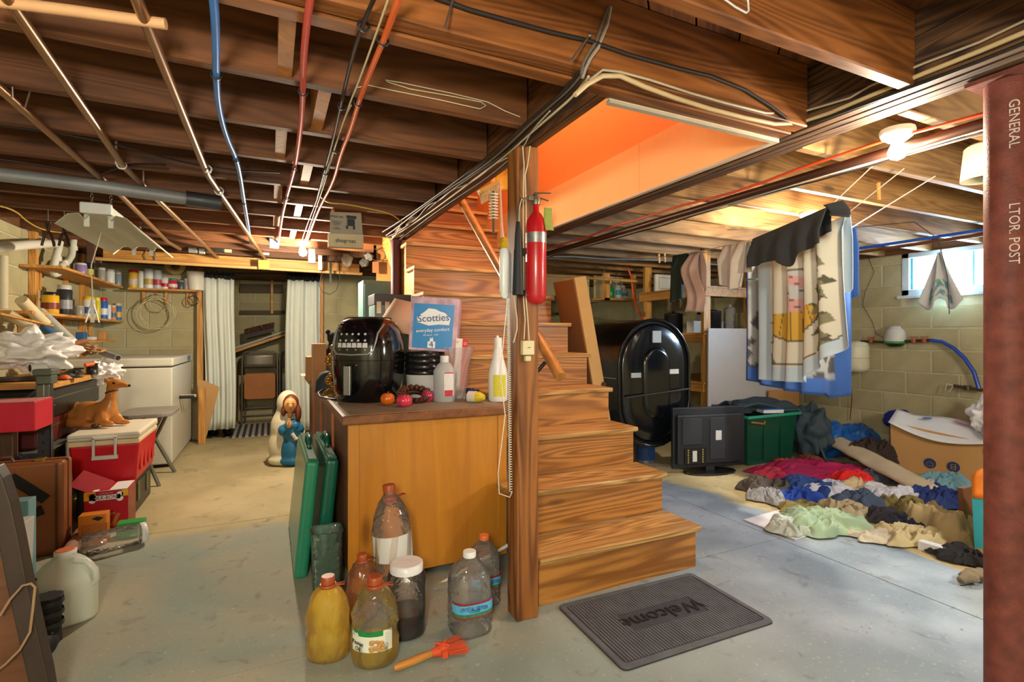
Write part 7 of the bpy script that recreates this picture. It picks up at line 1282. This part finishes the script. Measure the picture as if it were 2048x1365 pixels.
# fluorescent fixture
t = T('fluorescent_fixture', 'hanging white twin tube shop light over the workbench', 'lamp', (-.80, 3.75, 1.80)); FXM = mat('c9c9b4', .4, var=.03); x0, y0, y1, zf = -.80, 3.25, 4.35, 1.75
MB().box(x0-.06, x0+.06, y0, y1, zf+.03, zf+.075).obj('ballast_housing', FXM, t, bevel=.006)
for s_ in (-1, 1):
    m = MB(); pr = [(0, .03), (.035, .028), (.055, .0), (.075, .028), (.12, .02), (.17, -.035), (.175, -.03)]
    m.add([(x0+s_*a, y, zf+b_) for y in (y0+.03, y1) for a, b_ in pr], [(i, i+1, len(pr)+i+1, len(pr)+i) for i in range(len(pr)-1)]).obj('reflector', FXM, t, solid=.002)
    for y in (y0+.06, y1-.03): MB().box(x0+s_*.05-.012, x0+s_*.05+.012, y-.008, y+.008, zf-.035, zf+.03).obj('tube_socket', mat('e2e2da', .4), t, bevel=.003)
MB().box(x0-.065, x0+.065, y0-.004, y0+.03, zf+.025, zf+.08).obj('end_cap', mat('e2e4e0', .4), t, bevel=.006)
for x, y in ((x0-.04, y0+.1), (x0+.04, y0+.1), (x0, y1-.1)):
    m = MB(); 
    for k in range(6): z = zf+.08+k*.018; m.tube([(x+.006*math.cos(j*1.05)*(1 if k % 2 else .3), y+.006*math.cos(j*1.05)*(.3 if k % 2 else 1), z+.011*math.sin(j*1.05)) for j in range(6)], .0015, 4, closed=True)
    m.obj('chain', mat('8c8a80', .4, .7), t)
# white PVC waste
WP = mat('d5d3c4', .35, var=.05); t = T('waste_trap', 'white plastic waste pipe with u shaped trap on the left wall', 'pipe', on_x(100, 520, -1.50))
def ox(u, v): return on_x(u, v, -1.50)
MB().tube([ox(-60, 503), ox(55, 490), ox(112, 487)], .032, 14).obj('waste_arm', WP, t); MB().tube([ox(119, 484), ox(116, 500), ox(108, 530), ox(105, 541), ox(109, 549), ox(116, 547), ox(121, 536), ox(126, 528), ox(135, 524), ox(143, 512), ox(146, 490), ox(148, 462), ox(148, 445)], .026, 14).obj('trap_bend', WP, t)
for u, v in ((113, 518), (128, 527), (146, 497)): c_ = ox(u, v); MB().lathe([(.032, -.018), (.032, .018)], 14, c_).obj('slip_nut', WP, t)
run('vent_pipe', 'cream vertical vent pipe at the far left wall', 'pipe', [on_x(4, 512, -1.53), on_x(4, 618, -1.53)], .03, mat('b9b193', .6), 14)
run('pull_string', 'cream pull string with knotted end hanging from the shop light', 'string', [Vector((-.86, 3.6, 1.74)), Vector((-.90, 3.58, 1.55)), Vector((-.895, 3.58, 1.36))], .003, mat('d8cfb4', .8), 5)
c_ = Vector((-.895, 3.58, 1.36)); t = T('white_tags', 'bundle of white paper tags on the end of the pull string', 'tag', c_-Vector((0, 0, .1))); 
for k in (-1, 0, 1): MB().bar(c_, c_+Vector((.03*k, 0, -.13)), .018, .003).obj('paper_strip', mat('d8d8cc', .7), t)
# far header board, rail and small hung things
tag(MB().box(-1.33, .86, 5.62, 5.655, 1.83, 1.925).obj('ledger_board', PINEX, None), 'pale pine ledger board under the far joists lit by the bulb', 'board')
run('closet_pole', 'long round pine pole under the far ledger board', 'pole', [Vector((-1.35, 5.45, 1.815)), Vector((.86, 5.45, 1.80))], .016, mat('c0965a', .5, var=.1), 10)
def small(name, label, cat, u, v, Y, w_, h_, d_, col, rough=.5, met=0, hook=True, shape='box', trans=0):
    c_ = on_y(u, v, Y); t = T(name, label, cat, (c_.x, Y, c_.z-h_/2)); m_ = mat(col, rough, met, var=.15, nscale=20, trans=trans)
    if shape == 'box': MB().box(c_.x-w_/2, c_.x+w_/2, Y-d_/2, Y+d_/2, c_.z-h_/2, c_.z+h_/2).obj('body', m_, t, bevel=min(w_, h_, d_)*.15)
    elif shape == 'bag': MB().ball(c_, w_/2, d_/2, h_/2, 18, nz=.5, seed=int(u)).obj('body', m_, t, sub=1)
    elif shape == 'tool':
        MB().tube([(c_.x-w_/2, Y, c_.z-h_/2), (c_.x-w_*.3, Y, c_.z-h_*.1), (c_.x, Y, c_.z+h_*.15), (c_.x+w_*.2, Y, c_.z+h_/2)], d_*.35, 6).tube([(c_.x+w_/2, Y, c_.z-h_/2), (c_.x+w_*.3, Y, c_.z-h_*.1), (c_.x, Y+.003, c_.z+h_*.15), (c_.x-w_*.2, Y, c_.z+h_/2)], d_*.35, 6).obj('body', m_, t)
    elif shape == 'ring': MB().tube([(c_.x+w_/2*math.cos(k*.5236), Y+.01*(k % 2), c_.z+h_/2*math.sin(k*.5236)) for k in range(12)], d_, 6, closed=True).obj('body', m_, t)
    if hook: MB().tube([(c_.x, Y, c_.z+h_/2-.005), (c_.x, Y, 1.93 if u < 200 else min(1.93, max(c_.z+h_/2+.02, 1.86)))], .0025, 5).obj('hook', mat('77756e', .4, .7), t)
    return t
for a in (('switch_box', 'grey metal switch box under the far joists left of centre', 'switch', 386, 501, 5.3, .07, .05, .04, '8f8f88', .4, .4), ('switch_box', 'second grey switch box beside the first', 'switch', 404, 503, 5.3, .05, .05, .04, 'a8a8a0', .4, .4), ('outlet_plug', 'dark square gauge near the switch boxes', 'gauge', 438, 497, 5.3, .08, .07, .04, '22211f', .5), ('green_clip', 'green clip on the far ledger board', 'clip', 417, 492, 5.3, .05, .05, .03, '2c6a3a', .5), ('light_shade', 'small cream lamp shade hung near the dark gauge', 'shade', 456, 498, 5.3, .06, .07, .05, 'c5bb8a', .6),
    ('caulk_tube', 'white tube lying on the far ledger board', 'tube', 528, 508, 5.3, .09, .02, .03, 'd9d5c8', .5), ('yellow_cloth', 'yellow green folded cloth hung on the far pole', 'cloth', 528, 530, 5.42, .1, .09, .03, 'a39a4e', .9), ('thermometer', 'white long thermometer strip beside the lit bulb', 'thermometer', 640, 521, 5.3, .035, .19, .015, 'e0dccb', .5),
    ('hardware_bag', 'clear plastic hardware bag hung right of the bulb', 'bag', 694, 520, 5.2, .11, .13, .05, 'c6c1ae', .3, 0, True, 'bag', .3), ('hardware_bag', 'second crumpled clear bag on the far hooks', 'bag', 738, 514, 5.2, .09, .08, .05, 'bdb9a8', .3, 0, True, 'bag', .3), ('grey_pouch', 'grey pouch hung on the far hooks', 'pouch', 728, 526, 5.2, .09, .08, .05, '66655c', .7, 0, True, 'bag'), ('snack_packet', 'red and white packet hung at the right of the far hooks', 'packet', 751, 535, 5.2, .06, .11, .02, 'c9764a', .5), ('wire_ring', 'ring of coiled wire hung on the far hooks', 'coil', 716, 506, 5.2, .13, .08, .004, '8b8878', .4, .6, True, 'ring'), ('wire_ring', 'larger ring of coiled wire at the right of the far hooks', 'coil', 755, 510, 5.2, .16, .12, .004, '8b8878', .4, .6, True, 'ring'), ('spring_clamp', 'blue grey spring clamp hung left of the bulb', 'clamp', 548, 487, 4.6, .07, .08, .03, '6d7f98', .4, .3), ('pliers', 'dark pliers hung on a nail behind the shop light', 'tool', 128, 470, 4.06, .05, .14, .02, '2c2b29', .4, .5, True, 'tool'), ('shears', 'rusty shears hung at the upper left wall corner', 'tool', 96, 468, 4.06, .06, .15, .02, '4b3a30', .4, .5, True, 'tool'), ('paint_brush', 'dark paint brush hung beside the waste trap', 'brush', 182, 505, 4.9, .05, .16, .02, '4b3328', .6), ('wire_ring', 'small bundle of wire hung right of the shop light', 'coil', 300, 512, 5.6, .08, .14, .004, '77705f', .5, .4, True, 'ring'), ('work_light', 'round black work lamp head beside the lit bulb', 'lamp', 624, 512, 4.6, .06, .13, .05, '1d1c1b', .4)):
    small(*a)
run('power_cord', 'black cord hanging in a long loop before the back wall', 'cord', [on_y(u, v, 5.3) for u, v in ((672, 505), (660, 510), (645, 540), (638, 570), (645, 585), (660, 589), (672, 582), (680, 560), (678, 530), (668, 500))], .004, mat('1a1a18', .5), 6)
small('soldering_iron', 'black handled tool hanging in the cord loop', 'tool', 661, 545, 5.28, .02, .22, .02, '1b1b1c', .4)
# shop vacuum carton panel
t = T('vacuum_carton', 'flat vacuum carton tucked against the joists above the cabinet', 'box', on_y(692, 460, 3.36)); Yq = 3.36
def yq4(pl, dy): return [on_y(u, v, Yq+dy) for u, v in pl]
P = yq4([(660, 470), (726, 473), (722, 426), (661, 424)], 0); MB().add(P+[p+Vector((0, .012, 0)) for p in P], [(0, 1, 2, 3), (7, 6, 5, 4), (0, 4, 5, 1), (1, 5, 6, 2), (2, 6, 7, 3), (3, 7, 4, 0)]).obj('upper_panel', mat('8f8676', .7, var=.15), t)
P = yq4([(657, 493), (727, 497), (727, 470), (657, 467)], -.02); MB().add(P+[p+Vector((0, .05, 0)) for p in P], [(0, 1, 2, 3), (7, 6, 5, 4), (0, 4, 5, 1), (1, 5, 6, 2), (2, 6, 7, 3), (3, 7, 4, 0)]).obj('lower_flap', mat('b5a784', .7), t)
text('shop·vac', .036, mat('24344a', .6, var=0), t, on_y(692, 482, Yq-.024), (math.pi/2, -.03, 0)); text('shop·vac', .022, mat('24304a', .6, var=0), t, on_y(674, 433, Yq-.003), (math.pi/2, 0, 0))
text('WET DRY VAC\nassembled in\nthe U.S.A.\n\n5 YEAR\nWARRANTY', .009, mat('3a3833', .6, var=0), t, on_y(674, 451, Yq-.003), (math.pi/2, 0, 0))
c_ = on_y(703, 443, Yq-.004); MB().box(c_.x-.025, c_.x+.02, c_.y-.001, c_.y, c_.z-.03, c_.z+.015).box(c_.x-.03, c_.x+.03, c_.y-.001, c_.y, c_.z+.017, c_.z+.035).box(c_.x-.033, c_.x-.020, c_.y-.001, c_.y, c_.z-.05, c_.z-.03).box(c_.x+.01, c_.x+.022, c_.y-.001, c_.y, c_.z-.05, c_.z-.03).obj('vacuum_picture', mat('1d1d20', .6), t); MB().box(c_.x-.12, c_.x-.10, Yq+.012, Yq+.02, c_.z, JZ1-.01).obj('nailing_strip', PINE, t)
zr('cable', 'yellow cable draped along the upper left wall behind the pliers', 'cable', [(-20, 408), (30, 420), (55, 445), (90, 462), (130, 466)], 1.915, .005, mat('b99a3a', .5), 6)
# brushes hung beside the post in front of the stairwell
Yb2 = 2.05
t = T('dish_brush', 'pink handled dish brush with yellow sponge hung left of the post', 'brush', on_y(1004, 480, Yb2)); MB().tube([on_y(*q, Yb2) for q in ((1000, 366), (1001, 400), (1003, 450), (1005, 476))], [.005, .006, .007, .009], 8).obj('handle', mat('dba27c', .4), t); c_ = on_y(1009, 488, Yb2); MB().ball(c_, .024, .016, .030, 16, nz=.2, seed=4).obj('sponge', mat('c4a316', .95, bump=1, bscale=120, nbump=.01), t)
t = T('bottle_brush', 'white bottle brush hung before the orange stairwell', 'brush', on_y(987, 440, 2.2)); c_ = on_y(987, 438, 2.2); m = MB(); 
for k in range(9): m.lathe([(.008, k*.014), (.024, k*.014+.003), (.008, k*.014+.007)], 12, c_)
m.obj('bristle_rings', mat('e0cfae', .6), t); MB().tube([c_-Vector((0, 0, .07)), c_+Vector((0, 0, .13))], .006, 8).obj('wire_core', mat('4a4238', .5), t)
t = T('dustpan', 'yellow dustpan hung under the beam behind the post', 'dustpan', on_y(1012, 360, 2.3)); c_ = on_y(1010, 358, 2.3); MB().grid(lambda u, v: (c_.x-.05+.10*u, 2.3+.02*math.sin(u*3.14), c_.z-.06+.11*v+.02*u), 8, 6).obj('pan', mat('cf8f1c', .5), t, solid=.004)
t = T('hand_brush', 'cream bristled hand brush hung left of the dustpan', 'brush', on_y(978, 378, 2.25)); pa, pb = on_y(958, 385, 2.25), on_y(996, 364, 2.25); MB().bar(pa, pb, .03, .02).obj('brush_back', mat('b8863c', .5), t); m = MB()
for k in range(60): q = pa.lerp(pb, k/59); m.tube([q, q+Vector((.012, R.uniform(-.01, .01), -.055))], .0016, 3, caps=False)
m.obj('bristles', mat('d5b383', .8), t)['kind'] = 'stuff'
# shavings and flakes scattered over the concrete
m = MB()
for i in range(420):
    if R.random() < .6: x, y = R.uniform(1.9, 3.6), R.uniform(.9, 2.6)
    else: x, y = R.uniform(-.6, 1.1), R.uniform(1.4, 2.3)
    a_ = R.uniform(0, 3.14); s_ = R.uniform(.002, .007); m.add([(x-s_*math.cos(a_), y-s_*math.sin(a_), .0015), (x+s_*math.sin(a_)*.4, y-s_*math.cos(a_)*.4, .004), (x+s_*math.cos(a_), y+s_*math.sin(a_), .0015), (x-s_*math.sin(a_)*.4, y+s_*math.cos(a_)*.4, .002)], [(0, 1, 2, 3)])
o = m.obj('wood_shavings', mat('b58a5c', .8), None, kind='stuff'); tag(o, 'tiny wood shavings scattered over the grey floor', 'shavings')
# ---- groups for the repeats
GR = {'paint_can': 'paint cans and tins on the lower left shelf', 'shelf_bottle': 'bottles on the upper left shelf', 'spray_can': 'spray cans on the back shelf', 'clothing': 'clothes heaped on the floor', 'clothes_peg': 'clothes pegs on the lines', 'clothes_hanger': 'plastic hangers on the clothes line', 'clothes_line': 'clothes lines', 'oil_jug': 'cooking oil jugs by the counter', 'water_bottle': 'gallon water bottles by the post', 'ceiling_bulb': 'lamps under the joists', 'copper_pipe': 'long copper pipes under the left joists', 'water_tube': 'coloured water tubes under the left joists', 'folding_chair': 'folding chairs in the recess', 'curtain': 'curtains before the recess', 'stuffed_toy': 'stuffed toys on the counter', 'plastic_fruit': 'plastic fruit on the counter', 'tarp_bundle': 'blue tarp bundles', 'jacket': 'jackets on and by the tote', 'spray_bottle': 'spray bottles in the hanging cubby', 'cable': 'cables stapled along the joists and beams', 'hardware_bag': 'bags hung on the far hooks', 'wire_ring': 'wire coils hung from the joists', 'wall_shelf': 'pine shelves on the walls', 'plastic_bag': 'white plastic bags', 'stock_pot': 'dark pots on the shelf unit', 'pipe_hanger': 'pipe hangers under the joists', 'wall_stud': 'studs of the curtain opening', 'wire_coil': 'coils hung under the back shelf', 'paper_roll': 'rolled papers', 'wrapped_roll': 'wrapped rolls on the bench'}
for o in list(C.objects):
    if o.parent is None and 'label' in o and 'group' not in o:
        k = o.name.split('.')[0]
        if k in GR: o['group'] = GR[k]
